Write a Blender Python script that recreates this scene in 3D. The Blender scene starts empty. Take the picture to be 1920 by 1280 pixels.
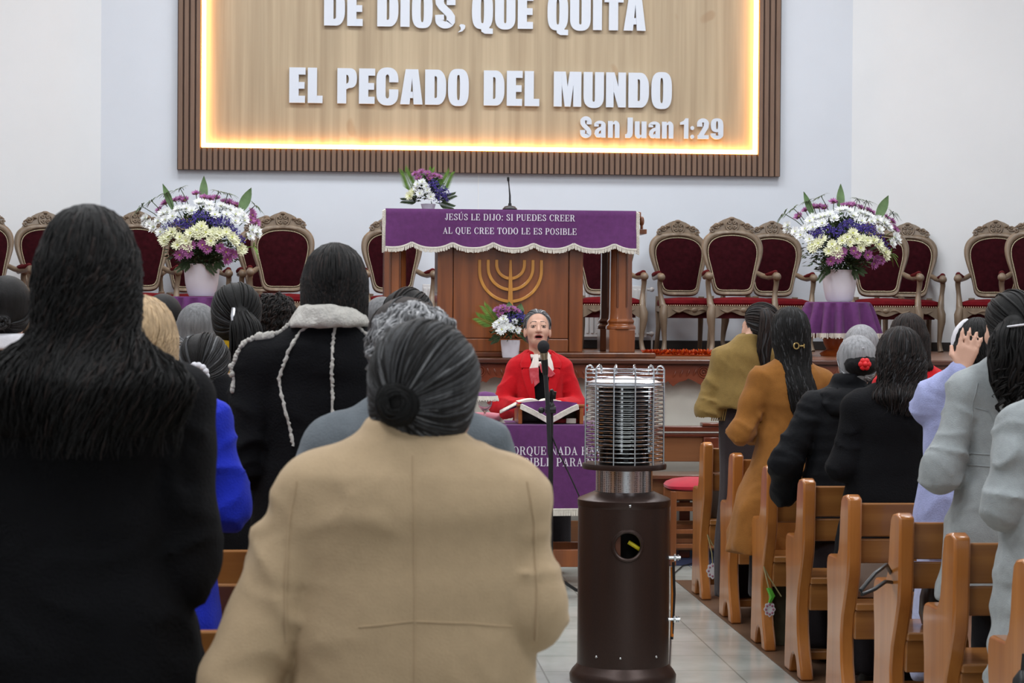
import bpy, math, random
import numpy as np
from mathutils import Vector, Matrix

# ------------------------------------------------------------------ camera
SC = bpy.context.scene
COL = SC.collection
PI = math.pi
FPX = 4000.0                       # focal length in pixels of the 1920 wide frame
EYE = Vector((0.0, 0.0, 1.55))
YAW, PITCH, ROLL = 0.0749, 0.0122, 0.0070
_f = Vector((math.sin(YAW) * math.cos(PITCH), math.cos(YAW) * math.cos(PITCH), -math.sin(PITCH)))
_r0 = Vector((math.cos(YAW), -math.sin(YAW), 0.0))
_u0 = _r0.cross(_f)
_r = _r0 * math.cos(ROLL) + _u0 * math.sin(ROLL)
_u = _u0 * math.cos(ROLL) - _r0 * math.sin(ROLL)
cam = bpy.data.cameras.new('camera')
cam.sensor_width = 36.0
cam.lens = FPX / 1920.0 * 36.0
cam.clip_start, cam.clip_end = 0.1, 100
cam.dof.use_dof = True
cam.dof.focus_distance = 11.5
cam.dof.aperture_fstop = 11.0
camo = bpy.data.objects.new('camera', cam)
COL.objects.link(camo)
M3 = Matrix((_r, _u, -_f)).transposed()
camo.matrix_world = Matrix.Translation(EYE) @ M3.to_4x4()
SC.camera = camo

def W(px, py, Y):
    """the point of the place at distance Y that the photo shows at px, py"""
    d = _f + _r * ((px - 960.0) / FPX) + _u * ((640.0 - py) / FPX)
    return EYE + d * (Y / d.y)

# ------------------------------------------------------------------ light
SC.view_settings.view_transform = 'Standard'
SC.view_settings.look = 'None'
SC.view_settings.gamma = 1.0
SC.view_settings.use_curve_mapping = False
SC.view_settings.exposure = -0.35
SC.cycles.use_denoising = True
SC.cycles.max_bounces = 6
SC.cycles.diffuse_bounces = 4
SC.cycles.glossy_bounces = 3
SC.cycles.sample_clamp_indirect = 6.0
SC.cycles.caustics_reflective = False
SC.cycles.caustics_refractive = False
wd = bpy.data.worlds.new('world')
SC.world = wd
wd.use_nodes = True
wd.node_tree.nodes['Background'].inputs[0].default_value = (0.86, 0.93, 1.0, 1)
wd.node_tree.nodes['Background'].inputs[1].default_value = 0.35

CEIL = 6.2
LAMPS = [(x, y) for y in (1.5, 5.0, 8.5, 12.0) for x in (-1.6, 3.8)]
STAGE_LAMPS = [(-1.3, 15.4), (1.1, 15.4), (3.5, 15.4)]
def area(name, loc, sx, sy, watts, col=(0.93, 0.97, 1.0)):
    l = bpy.data.lights.new(name, 'AREA')
    l.shape = 'RECTANGLE'; l.size = sx; l.size_y = sy; l.energy = watts; l.color = col
    o = bpy.data.objects.new(name, l); COL.objects.link(o); o.location = loc
    return o
for i, (x, y) in enumerate(LAMPS):
    area('nave_lamp', (x, y, CEIL - 0.09), 1.5, 1.5, 150)
for i, (x, y) in enumerate(STAGE_LAMPS):
    area('stage_lamp', (x, y, CEIL - 0.09), 1.5, 1.2, 92)

# ------------------------------------------------------------------ colours and materials
def lin(r, g, b):
    def c(v):
        v /= 255.0
        return v / 12.92 if v <= 0.04045 else ((v + 0.055) / 1.055) ** 2.4
    return (c(r), c(g), c(b), 1.0)

MATS = {}
def mat(name, rgb, rough=0.6, metal=0.0, var=0.0, vscale=8.0, stretch=(1, 1, 1), bump=0.0, bscale=40.0, sheen=0.0,
        bstretch=None, rgb2=None, spec=0.4, coat=0.0, wave=None):
    """plain surface: base colour mottled by noise, and a noise bump"""
    if name in MATS: return MATS[name]
    m = bpy.data.materials.new(name); m.use_nodes = True
    nt = m.node_tree; N = nt.nodes; L = nt.links
    b = N['Principled BSDF']
    c1 = lin(*rgb)
    b.inputs['Base Color'].default_value = c1
    b.inputs['Roughness'].default_value = rough
    b.inputs['Metallic'].default_value = metal
    b.inputs['Specular IOR Level'].default_value = spec
    if sheen: 
        b.inputs['Sheen Weight'].default_value = sheen
        b.inputs['Sheen Roughness'].default_value = 0.5
    if coat:
        b.inputs['Coat Weight'].default_value = coat
        b.inputs['Coat Roughness'].default_value = 0.12
    tc = N.new('ShaderNodeTexCoord')
    if var or rgb2:
        mp = N.new('ShaderNodeMapping'); mp.inputs['Scale'].default_value = stretch
        L.new(tc.outputs['Object'], mp.inputs['Vector'])
        no = N.new('ShaderNodeTexNoise'); no.inputs['Scale'].default_value = vscale
        no.inputs['Detail'].default_value = 5; no.inputs['Roughness'].default_value = 0.6
        L.new(mp.outputs[0], no.inputs['Vector'])
        mx = N.new('ShaderNodeValToRGB')
        c2 = lin(*rgb2) if rgb2 else tuple(min(1, v * (1 + var)) for v in c1[:3]) + (1,)
        c0 = c1 if rgb2 else tuple(v * (1 - var) for v in c1[:3]) + (1,)
        mx.color_ramp.elements[0].position = 0.3; mx.color_ramp.elements[0].color = c0
        mx.color_ramp.elements[1].position = 0.7; mx.color_ramp.elements[1].color = c2
        L.new(no.outputs['Fac'], mx.inputs[0]); L.new(mx.outputs[0], b.inputs['Base Color'])
    if bump:
        mp2 = N.new('ShaderNodeMapping'); mp2.inputs['Scale'].default_value = bstretch or stretch
        L.new(tc.outputs['Object'], mp2.inputs['Vector'])
        n2 = N.new('ShaderNodeTexNoise'); n2.inputs['Scale'].default_value = bscale; n2.inputs['Detail'].default_value = 3
        L.new(mp2.outputs[0], n2.inputs['Vector'])
        bp = N.new('ShaderNodeBump'); bp.inputs['Strength'].default_value = bump; bp.inputs['Distance'].default_value = 0.01
        L.new(n2.outputs['Fac'], bp.inputs['Height']); L.new(bp.outputs[0], b.inputs['Normal'])
    MATS[name] = m
    return m

def wood(name, rgb, rgb2, axis='z', rough=0.35, scale=14.0, coat=0.3, bump=0.05):
    st = {'x': (0.06, 1, 1), 'y': (1, 0.06, 1), 'z': (1, 1, 0.06)}[axis]
    return mat(name, rgb, rough, rgb2=rgb2, vscale=scale, stretch=st, bump=bump, bscale=60, coat=coat)

def emit(name, rgb, strength):
    if name in MATS: return MATS[name]
    m = bpy.data.materials.new(name); m.use_nodes = True
    b = m.node_tree.nodes['Principled BSDF']
    b.inputs['Base Color'].default_value = (0.8, 0.8, 0.8, 1)
    b.inputs['Emission Color'].default_value = lin(*rgb)
    b.inputs['Emission Strength'].default_value = strength
    MATS[name] = m
    return m

# ------------------------------------------------------------------ mesh building
class MB:
    """collects shapes and links them as one mesh object"""
    def __init__(s): s.v = []; s.f = []; s.mi = []; s.cur = 0
    def add(s, vs, fs):
        o = len(s.v); s.v += [tuple(p) for p in vs]
        s.f += [[i + o for i in f] for f in fs]; s.mi += [s.cur] * len(fs)
    def box(s, x0, x1, y0, y1, z0, z1):
        s.add([(x0, y0, z0), (x1, y0, z0), (x1, y1, z0), (x0, y1, z0), (x0, y0, z1), (x1, y0, z1), (x1, y1, z1), (x0, y1, z1)],
              [(0, 3, 2, 1), (4, 5, 6, 7), (0, 1, 5, 4), (1, 2, 6, 5), (2, 3, 7, 6), (3, 0, 4, 7)])
    def loft(s, rings, close=True, caps=True):
        n = len(rings[0]); vs = [p for r in rings for p in r]; fs = []
        for i in range(len(rings) - 1):
            for j in range(n if close else n - 1):
                k = (j + 1) % n
                fs.append((i * n + j, i * n + k, (i + 1) * n + k, (i + 1) * n + j))
        if caps and close:
            fs.append(tuple(range(n - 1, -1, -1))); b = (len(rings) - 1) * n
            fs.append(tuple(range(b, b + n)))
        s.add(vs, fs)
    def loop(s, rings):
        """rings joined in a closed chain"""
        n = len(rings[0]); m = len(rings); vs = [p for r in rings for p in r]; fs = []
        for i in range(m):
            a = i * n; b = ((i + 1) % m) * n
            for j in range(n):
                k = (j + 1) % n
                fs.append((a + j, a + k, b + k, b + j))
        s.add(vs, fs)
    def lathe(s, prof, seg=32, c=(0, 0, 0), caps=True, sq=None):
        rings = []
        for r, z in prof:
            ring = []
            for i in range(seg):
                a = 2 * PI * i / seg
                ring.append((c[0] + r * math.cos(a), c[1] + r * math.sin(a), c[2] + z))
            rings.append(ring)
        s.loft(rings, True, caps)
    def tube(s, pts, rad, seg=8, caps=True, flat=1.0, up=None):
        pts = [Vector(p) for p in pts]; n = len(pts)
        rr = rad if isinstance(rad, (list, tuple)) else [rad] * n
        t0 = (pts[1] - pts[0]).normalized()
        a = Vector(up) if up else (Vector((0, 0, 1)) if abs(t0.z) < 0.9 else Vector((1, 0, 0)))
        u = (a - t0 * a.dot(t0)).normalized(); rings = []
        for i in range(n):
            t = (pts[min(i + 1, n - 1)] - pts[max(i - 1, 0)])
            t = t.normalized() if t.length > 1e-9 else t0
            u = u - t * u.dot(t)
            u = u.normalized() if u.length > 1e-6 else Vector((1, 0, 0))
            w = t.cross(u)
            rings.append([pts[i] + (u * math.cos(2 * PI * k / seg) * flat + w * math.sin(2 * PI * k / seg)) * rr[i] for k in range(seg)])
        s.loft(rings, True, caps)
    def ball(s, c, r, seg=12, rings=8, M=None):
        if not isinstance(r, (tuple, list)): r = (r, r, r)
        c = Vector(c); R = []
        for i in range(rings + 1):
            th = PI * (0.001 + 0.998 * i / rings); ring = []
            for j in range(seg):
                a = 2 * PI * j / seg
                p = Vector((r[0] * math.sin(th) * math.cos(a), r[1] * math.sin(th) * math.sin(a), -r[2] * math.cos(th)))
                if M: p = M @ p
                ring.append(c + p)
            R.append(ring)
        s.loft(R)
    def prism(s, poly, fn, d0, d1):
        """poly: 2D outline, counter clockwise; fn(u, v, d) -> point"""
        n = len(poly)
        vs = [fn(u, v, d0) for u, v in poly] + [fn(u, v, d1) for u, v in poly]
        fs = [tuple(range(n)), tuple(range(2 * n - 1, n - 1, -1))]
        for i in range(n):
            j = (i + 1) % n
            fs.append((j, i, i + n, j + n))
        s.add(vs, fs)
    def strip(s, A, B, fn, d0, d1, closed=False):
        """band between two polylines, extruded"""
        n = len(A); o = []
        for d in (d0, d1):
            o += [fn(u, v, d) for u, v in A] + [fn(u, v, d) for u, v in B]
        fs = []
        for i in range(n if closed else n - 1):
            j = (i + 1) % n
            fs.append((i, j, n + j, n + i)); fs.append((2 * n + i, 3 * n + i, 3 * n + j, 2 * n + j))
            fs.append((i, 2 * n + i, 2 * n + j, j)); fs.append((n + i, n + j, 3 * n + j, 3 * n + i))
        if not closed:
            fs.append((0, n, 3 * n, 2 * n)); fs.append((n - 1, 3 * n - 1, 4 * n - 1, 2 * n - 1))
        s.add(o, fs)
    def build(s, name, m, parent=None, smooth=True, bevel=0.0, angle=40, loc=None, fix=True):
        return link(name, s.v, s.f, m, parent, smooth, bevel, angle, s.mi, loc, fix)

def link(name, v, f, m, parent=None, smooth=True, bevel=0.0, angle=40, mi=None, loc=None, fix=False):
    me = bpy.data.meshes.new(name)
    me.from_pydata([tuple(p) for p in v] if not isinstance(v, np.ndarray) else v.tolist(), [], f if not isinstance(f, np.ndarray) else f.tolist())
    ms = m if isinstance(m, (list, tuple)) else [m]
    for q in ms: me.materials.append(q)
    if mi is not None and len(ms) > 1: me.polygons.foreach_set('material_index', mi)
    if fix:
        import bmesh
        bm = bmesh.new(); bm.from_mesh(me)
        bmesh.ops.recalc_face_normals(bm, faces=bm.faces); bm.to_mesh(me); bm.free()
    if smooth:
        me.polygons.foreach_set('use_smooth', [True] * len(me.polygons))
        if angle < 180: me.set_sharp_from_angle(angle=math.radians(angle))
    me.update()
    o = bpy.data.objects.new(name, me); COL.objects.link(o)
    if bevel:
        bv = o.modifiers.new('bevel', 'BEVEL'); bv.width = bevel; bv.segments = 2; bv.limit_method = 'ANGLE'; bv.angle_limit = math.radians(40)
    if parent: o.parent = parent
    if loc: o.location = loc
    return o

def tag(o, label, cat, group=None):
    o['label'] = label; o['category'] = cat
    if group: o['group'] = group
    return o
def thing(name, label, cat, loc=(0, 0, 0), rz=0.0, group=None):
    o = bpy.data.objects.new(name, None); COL.objects.link(o)
    o.empty_display_size = 0.1
    o.location = loc; o.rotation_euler = (0, 0, rz)
    return tag(o, label, cat, group)
def struct(o):
    o['kind'] = 'structure'; return o
def dup(root, loc=None, rz=None, label=None):
    c = root.copy(); COL.objects.link(c)
    if loc is not None: c.location = loc
    if rz is not None: c.rotation_euler = (0, 0, rz)
    if label: c['label'] = label
    for ch in root.children:
        d = ch.copy(); COL.objects.link(d); d.parent = c
        for g in ch.children:
            e = g.copy(); COL.objects.link(e); e.parent = d
    return c
# ------------------------------------------------------------------ lettering drawn as outlines
def sarc(cx, cy, rx, ry, a0, a1, n=14, p=2.0):
    out = []
    for i in range(n + 1):
        a = a0 + (a1 - a0) * i / n
        c, s_ = math.cos(a), math.sin(a)
        out.append((cx + rx * math.copysign(abs(c) ** (2 / p), c), cy + ry * math.copysign(abs(s_) ** (2 / p), s_)))
    return out
def R_(x0, y0, x1, y1): return ('p', [(x0, y0), (x1, y0), (x1, y1), (x0, y1)])
def pen(path, hx, hy):
    """stroke of a broad pen: hx half width where the stroke runs upright, hy where it runs level"""
    A, B = [], []
    for i, (x, y) in enumerate(path):
        x0, y0 = path[max(i - 1, 0)]; x1, y1 = path[min(i + 1, len(path) - 1)]
        dx, dy = x1 - x0, y1 - y0; l = math.hypot(dx, dy) or 1
        nx, ny = -dy / l, dx / l
        A.append((x + nx * hx, y + ny * hy)); B.append((x - nx * hx, y - ny * hy))
    return ('s', A, B, False)
def ringl(cx, cy, ro, ri, po=2.6, pi_=2.6, n=36):
    return ('s', sarc(cx, cy, ro[0], ro[1], 0, 2 * PI, n, po)[:-1], sarc(cx, cy, ri[0], ri[1], 0, 2 * PI, n, pi_)[:-1], True)

def heavy(ch):
    """heavy condensed sans capitals in a unit box"""
    D2 = PI / 2
    if ch == 'E': return [R_(0, 0, .58, 1), R_(.58, .8, 1, 1), R_(.58, .4, .94, .59), R_(.58, 0, .97, .2)]
    if ch == 'L': return [R_(0, 0, .62, 1), R_(.62, 0, 1, .21)]
    if ch == 'I': return [R_(0, 0, 1, 1)]
    if ch == 'T': return [R_(.24, 0, .72, 1), R_(0, .8, .24, 1), R_(.72, .8, 1, 1)]
    if ch == 'D':
        o = [(.45, 1)] + sarc(.6, .6, .4, .4, D2, 0, 8) + sarc(.6, .4, .4, .4, 0, -D2, 8) + [(.45, 0)]
        i = [(.45, .81)] + sarc(.5, .75, .07, .06, D2, 0, 8) + sarc(.5, .25, .07, .06, 0, -D2, 8) + [(.45, .19)]
        return [R_(0, 0, .45, 1), ('s', o, i, False)]
    if ch in 'OQ':
        g = [ringl(.5, .5, (.5, .53), (.075, .36), 3.0, 3.4)]
        if ch == 'Q': g.append(('p', [(.42, .06), (.46, -.1), (.62, -.16), (1, -.16), (1, -.01), (.82, .0), (.78, .1)]))
        return g
    if ch == 'C':
        o = [(1, .62)] + sarc(.5, .68, .5, .36, 0, PI, 14, 2.4) + sarc(.5, .32, .5, .36, PI, 2 * PI, 14, 2.4) + [(1, .42)]
        i = [(.58, .62)] + sarc(.5, .76, .08, .08, 0, PI, 14) + sarc(.5, .24, .08, .08, PI, 2 * PI, 14) + [(.58, .42)]
        return [('s', o, i, False)]
    if ch == 'U':
        o = [(0, 1), (0, .4)] + sarc(.5, .32, .5, .35, PI, 2 * PI, 16, 2.5) + [(1, .4), (1, 1)]
        i = [(.44, 1), (.44, .4)] + sarc(.5, .2, .06, .05, PI, 2 * PI, 16) + [(.56, .4), (.56, 1)]
        return [('s', o, i, False)]
    if ch == 'P':
        o = [(.46, 1)] + sarc(.6, .72, .4, .28, D2, -D2, 16, 2.6) + [(.46, .4)]
        i = [(.46, .81)] + sarc(.5, .69, .09, .12, D2, -D2, 16) + [(.46, .56)]
        return [R_(0, 0, .46, 1), ('s', o, i, False)]
    if ch == 'A':
        return [('p', [(0, 0), (.42, 0), (.53, .74), (.53, 1), (.24, 1)]), ('p', [(.6, 0), (1, 0), (.8, 1), (.53, 1), (.53, .74)]), ('p', [(.446, .18), (.574, .18), (.558, .36), (.474, .36)])]
    if ch == 'M':
        return [R_(0, 0, .29, 1), R_(.71, 0, 1, 1), ('p', [(.29, 1), (.29, .62), (.4, 0), (.5, 0), (.5, .57), (.43, 1)]), ('p', [(.5, .57), (.5, 0), (.61, 0), (.71, .62), (.71, 1), (.58, 1)])]
    if ch == 'N':
        return [R_(0, 0, .38, 1), R_(.62, 0, 1, 1), ('p', [(.38, 1), (.38, .45), (.62, 0), (.62, .58), (.42, 1)])]
    if ch == 'S':
        p_ = [(.78, .64), (.78, .8)] + sarc(.5, .8, .27, .13, 0, PI, 12)[1:] + [(.23, .7), (.32, .6), (.5, .5), (.68, .4), (.77, .3)] + sarc(.5, .2, .27, .13, 0, -PI, 12)[1:] + [(.22, .36)]
        return [pen(p_, .215, .1)]
    if ch == ',': return [('p', [(.35, 1), (.75, 1), (1, .85), (.95, .5), (.6, .15), (.0, .0), (.4, .35), (.38, .62), (.2, .8)])]
    if ch == ':': return [('p', sarc(.5, .84, .5, .16, 0, 2 * PI, 16)[:-1]), ('p', sarc(.5, .16, .5, .16, 0, 2 * PI, 16)[:-1])]
    if ch == 'J': return [('p', [(.3, 1), (1, 1), (1, .25), (.9, .1), (.65, .0), (0, .0), (0, .18), (.2, .2), (.3, .3)])]
    if ch == '1': return [('p', [(.48, 0), (1, 0), (1, 1), (.66, 1), (.45, .88), (0, .8), (0, .68), (.48, .7)])]
    if ch == 'n':
        o = [(.42, .9), (.6, 1.02)] + sarc(.65, .72, .35, .3, D2, 0, 8) + [(1, 0)]
        i = [(.42, .78), (.5, .82)] + sarc(.52, .74, .07, .08, D2, 0, 8) + [(.6, 0)]
        return [R_(0, 0, .42, 1), ('s', o, i, False)]
    if ch == 'u':
        o = [(.58, .1), (.4, -.02)] + sarc(.35, .28, .35, .3, -D2, -PI, 8) + [(0, 1)]
        i = [(.58, .22), (.5, .18)] + sarc(.48, .26, .07, .08, -D2, -PI, 8) + [(.4, 1)]
        return [R_(.58, 0, 1, 1), ('s', o, i, False)]
    if ch == 'a':
        top = [(.2, .66), (.2, .8)] + sarc(.5, .78, .3, .14, PI, 0, 10)[1:] + [(.8, .5), (.8, 0)]
        low = [(.66, .56), (.42, .5), (.25, .38), (.22, .24), (.3, .11), (.45, .1), (.62, .18)]
        return [pen(top, .2, .09), pen(low, .2, .1)]
    if ch == '2':
        p_ = [(.22, .6), (.22, .76)] + sarc(.5, .76, .28, .15, PI, 0, 10)[1:] + [(.76, .6), (.55, .38), (.36, .2), (.3, .1)]
        return [pen(p_, .22, .1), R_(.05, 0, .98, .19)]
    if ch == '9':
        return [ringl(.5, .68, (.5, .34), (.08, .2)), pen([(.8, .68), (.8, .3)] + sarc(.5, .2, .3, .12, 0, -PI, 10) + [(.2, .28)], .21, .09)]
    return []

def serif(ch):
    """upright capitals with thick stems, hairlines and slab serifs; returns (width, pieces)"""
    T, t = .16, .07; D2 = PI / 2
    def stem(x): return [R_(x, 0, x + T, 1), R_(x - .08, 0, x + T + .08, .05), R_(x - .08, .95, x + T + .08, 1)]
    def thin(x): return [R_(x, 0, x + t, 1), R_(x - .08, .95, x + t + .08, 1), R_(x - .08, 0, x + t + .08, .05)]
    def bowl(x0, x1, y0, y1):
        cy = (y0 + y1) / 2; ry = (y1 - y0) / 2
        return ('s', [(x0, y1)] + sarc((x0 + x1) / 2 - .04, cy, (x1 - x0) / 2 + .04, ry, D2, -D2, 12) + [(x0, y0)],
                [(x0, y1 - .06)] + sarc((x0 + x1) / 2 - .04, cy, (x1 - x0) / 2 + .04 - T, ry - .06, D2, -D2, 12) + [(x0, y0 + .06)], False)
    if ch == 'I': return .42, stem(.13)
    if ch == 'L': return .72, stem(.1) + [R_(.26, 0, .68, .06), ('p', [(.6, .06), (.68, .06), (.68, .32), (.64, .32)])]
    if ch == 'E': return .78, stem(.1) + [R_(.26, 0, .72, .06), R_(.26, .94, .68, 1), R_(.26, .47, .5, .53), R_(.48, .36, .53, .64), ('p', [(.62, .06), (.72, .06), (.72, .32), (.68, .32)]), ('p', [(.6, .94), (.64, .7), (.68, .7), (.68, .94)])]
    if ch == 'T': return .76, stem(.3) + [R_(.03, .94, .3, 1), R_(.46, .94, .73, 1), ('p', [(.03, .94), (.03, .7), (.07, .7), (.11, .94)]), ('p', [(.65, .94), (.69, .7), (.73, .7), (.73, .94)])]
    if ch == 'D': return .86, stem(.1) + [bowl(.26, .82, 0, 1)]
    if ch == 'P': return .74, stem(.1) + [bowl(.26, .7, .44, 1)]
    if ch == 'B': return .78, stem(.1) + [bowl(.26, .68, .5, 1), bowl(.26, .74, 0, .55)]
    if ch == 'R': return .84, stem(.1) + [bowl(.26, .7, .48, 1), ('p', [(.4, .5), (.55, .5), (.74, .06), (.84, .05), (.84, 0), (.6, 0)])]
    if ch in 'OQ':
        g = [ringl(.43, .5, (.4, .52), (.24, .46), 2.0, 2.0, 28)]
        if ch == 'Q': g.append(('p', [(.4, .06), (.5, -.14), (.75, -.16), (.78, -.06), (.6, -.04), (.54, .08)]))
        return .88, g
    if ch == 'C':
        o = sarc(.44, .5, .4, .52, .75, 2 * PI - .75, 24); i = sarc(.46, .5, .26, .46, .75, 2 * PI - .75, 24)
        return .82, [('s', o, i, False), R_(.69, .64, .74, .96), R_(.7, .14, .75, .3)]
    if ch == 'S':
        p_ = [(.56, .74), (.48, .92)] + sarc(.34, .75, .22, .21, 1.2, PI, 8) + [(.16, .66), (.3, .55), (.44, .45), (.55, .34)] + sarc(.34, .25, .22, .22, .2, -PI + .3, 10) + [(.09, .26)]
        return .68, [pen(p_, .075, .035), R_(.52, .68, .56, .98), R_(.07, .02, .11, .32)]
    if ch == 'U': return .86, [R_(.1, .3, .26, 1), R_(.02, .95, .34, 1), R_(.66, .3, .72, 1), R_(.56, .95, .82, 1), ('s', sarc(.41, .3, .31, .32, PI, 2 * PI, 14), sarc(.46, .3, .2, .25, PI, 2 * PI, 14), False)]
    if ch == 'J': return .58, [R_(.3, .25, .46, 1), R_(.2, .95, .54, 1), ('s', sarc(.26, .25, .2, .27, 0, -PI, 12), sarc(.2, .25, .1, .2, 0, -PI, 12), False), ('p', sarc(.1, .24, .07, .08, 0, 2 * PI, 10)[:-1])]
    if ch == 'N': return .9, thin(.12) + [R_(.72, 0, .78, 1), R_(.62, .95, .88, 1), ('p', [(.12, 1), (.72, 0), (.78, 0), (.3, 1)])]
    if ch == 'M': return 1.04, thin(.1) + stem(.78) + [('p', [(.1, 1), (.47, 0), (.52, 0), (.28, 1)]), ('p', [(.47, 0), (.52, 0), (.86, 1), (.8, 1)])]
    if ch == 'A': return .84, [('p', [(.1, 0), (.16, 0), (.43, .84), (.4, 1)]), ('p', [(.58, 0), (.76, 0), (.44, 1), (.38, 1), (.37, .84)]), R_(.22, .3, .6, .36), R_(.0, 0, .26, .05), R_(.5, 0, .84, .05)]
    if ch == 'H': return .92, stem(.1) + stem(.66) + [R_(.26, .47, .66, .53)]
    if ch == 'Y': return .84, [R_(.34, 0, .5, .48), R_(.24, 0, .6, .05), ('p', [(.34, .45), (.5, .45), (.24, 1), (.06, 1)]), ('p', [(.4, .45), (.5, .45), (.76, 1), (.7, 1)]), R_(0, .95, .32, 1), R_(.6, .95, .84, 1)]
    if ch == ':': return .32, [('p', sarc(.15, .66, .09, .1, 0, 2 * PI, 10)[:-1]), ('p', sarc(.15, .1, .09, .1, 0, 2 * PI, 10)[:-1])]
    return .36, []

def put(mb, pieces, fn, d0, d1):
    for i, p in enumerate(pieces):
        e = (d1 - d0) * .06 * i           # pieces that cross do not share a face
        if p[0] == 'p': mb.prism(p[1], fn, d0 - e, d1 + e)
        else: mb.strip(p[1], p[2], fn, d0 - e, d1 + e, p[3])

def serif_line(parent, text, fn, xc, y0, h, width, d0, d1):
    """a line of capitals centred on xc, fitted to the given width"""
    adv = []
    for ch in text:
        base = {'Ú': 'U'}.get(ch, ch)
        w, g = serif(base)
        g = list(g)
        if ch == 'Ú': g.append(('p', [(.4, 1.1), (.48, 1.1), (.62, 1.3), (.5, 1.3)]))
        adv.append((w + .07, g))
    tot = sum(a for a, g in adv); k = width / tot; x = xc - width / 2
    for a, g in adv:
        if g:
            mb = MB(); put(mb, g, (lambda u, v, d, x=x: fn(x + u * k, y0 + v * h, d)), d0, d1)
            mb.build('letter', m_text, parent, smooth=False)
        x += a * k
# ------------------------------------------------------------------ the room
STAGE = 1.27; WALLY = 18.2; LIP = 14.0
XL, XR = -5.2, 7.6
CL, CR = -2.12, 4.30              # the corners of the back wall
m_wall = mat('white_paint', (226, 229, 232), 0.75, var=0.02, vscale=1.5, bump=0.04, bscale=120)
m_wallc = mat('back_wall_paint', (216, 222, 231), 0.75, var=0.02, vscale=1.5, bump=0.04, bscale=120)
m_cream = mat('cream_paint', (208, 203, 192), 0.7, var=0.05, vscale=3, bump=0.05, bscale=90)
m_ceil = mat('ceiling_paint', (230, 230, 228), 0.8, var=0.02, bump=0.03, bscale=60)
m_dark = mat('black_void', (14, 12, 12), 0.9, var=0.2)

def tile_floor():
    m = bpy.data.materials.new('glazed_tile'); m.use_nodes = True
    nt = m.node_tree; N = nt.nodes; L = nt.links; b = N['Principled BSDF']
    tc = N.new('ShaderNodeTexCoord')
    br = N.new('ShaderNodeTexBrick'); br.offset = 0.0; br.squash = 1.0
    br.inputs['Scale'].default_value = 1.0
    br.inputs['Brick Width'].default_value = 0.42; br.inputs['Row Height'].default_value = 0.42
    br.inputs['Mortar Size'].default_value = 0.004
    br.inputs['Color1'].default_value = lin(182, 184, 178); br.inputs['Color2'].default_value = lin(170, 174, 168)
    br.inputs['Mortar'].default_value = lin(146, 148, 142); br.inputs['Bias'].default_value = 0.0
    L.new(tc.outputs['Object'], br.inputs['Vector'])
    no = N.new('ShaderNodeTexNoise'); no.inputs['Scale'].default_value = 5; no.inputs['Detail'].default_value = 6
    L.new(tc.outputs['Object'], no.inputs['Vector'])
    mx = N.new('ShaderNodeMixRGB'); mx.blend_type = 'SOFT_LIGHT'; mx.inputs[0].default_value = 0.5
    L.new(br.outputs['Color'], mx.inputs[1]); L.new(no.outputs['Fac'], mx.inputs[2])
    L.new(mx.outputs[0], b.inputs['Base Color'])
    b.inputs['Roughness'].default_value = 0.16
    return m
def slab(name, x0, x1, y0, y1, z0, z1, m):
    b = MB(); b.box(x0, x1, y0, y1, z0, z1)
    return struct(b.build(name, m, smooth=False))
slab('floor', XL, XR, -3.5, WALLY + 0.3, -0.2, 0.0, tile_floor())
m_floorwood = wood('dark_floorboards', (70, 50, 38), (98, 72, 52), 'y', 0.4, 6, 0.1)
slab('floor_right', 1.9, XR, 3.0, 12.4, 0.0, 0.004, m_floorwood)
slab('floor_left', XL, 0.3, 1.5, 12.4, 0.0, 0.004, m_floorwood)
m_blue = mat('blue_carpet', (44, 52, 84), 0.95, var=0.2, vscale=60)
slab('floor_front', -1.5, 5.0, 13.15, LIP, 0.0, 0.006, m_blue)
slab('ceiling', XL, XR, -3.5, WALLY + 0.3, CEIL, CEIL + 0.2, m_ceil)
slab('wall_back', CL - 0.2, CR + 0.2, WALLY, WALLY + 0.2, 0.0, CEIL, m_wallc)
slab('wall_rear', XL, XR, -3.7, -3.5, 0.0, CEIL, m_wall)
slab('wall_left', XL - 0.2, XL, -3.5, 17.0, 0.0, CEIL, m_wall)
slab('wall_right', XR, XR + 0.2, -3.5, 17.0, 0.0, CEIL, m_wall)
b = MB(); b.prism([(CR, WALLY), (XR + 0.1, 17.0), (XR + 0.1, 17.25), (CR, WALLY + 0.2)], lambda u, v, d: (u, v, d), 0, CEIL)
struct(b.build('wall_right_splay', m_wall, smooth=False))
b = MB(); b.prism([(CL, WALLY), (CL, WALLY + 0.2), (XL - 0.1, 17.25), (XL - 0.1, 17.0)], lambda u, v, d: (u, v, d), 0, CEIL)
struct(b.build('wall_left_splay', m_wall, smooth=False))
# dark skirting along the stage walls
m_skirt = mat('dark_skirting', (46, 40, 38), 0.5, var=0.1)
b = MB(); b.box(CL, CR, WALLY - 0.02, WALLY, STAGE, STAGE + 0.075)
struct(b.build('baseboard_back', m_skirt, bevel=0.004))
def splay_skirt(name, x0, x1):
    b = MB(); n = Vector((x1[0] - x0[0], x1[1] - x0[1], 0)).normalized(); q = Vector((n.y, -n.x, 0))
    if q.y > 0: q = -q
    b.prism([(x0[0], x0[1]), (x1[0], x1[1]), (x1[0] + q.x * .02, x1[1] + q.y * .02), (x0[0] + q.x * .02, x0[1] + q.y * .02)], lambda u, v, d: (u, v, d), STAGE, STAGE + .075)
    struct(b.build(name, m_skirt))
splay_skirt('baseboard_right', (CR, WALLY), (XR, 17.03)); splay_skirt('baseboard_left', (CL, WALLY), (XL, 17.03))
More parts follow.
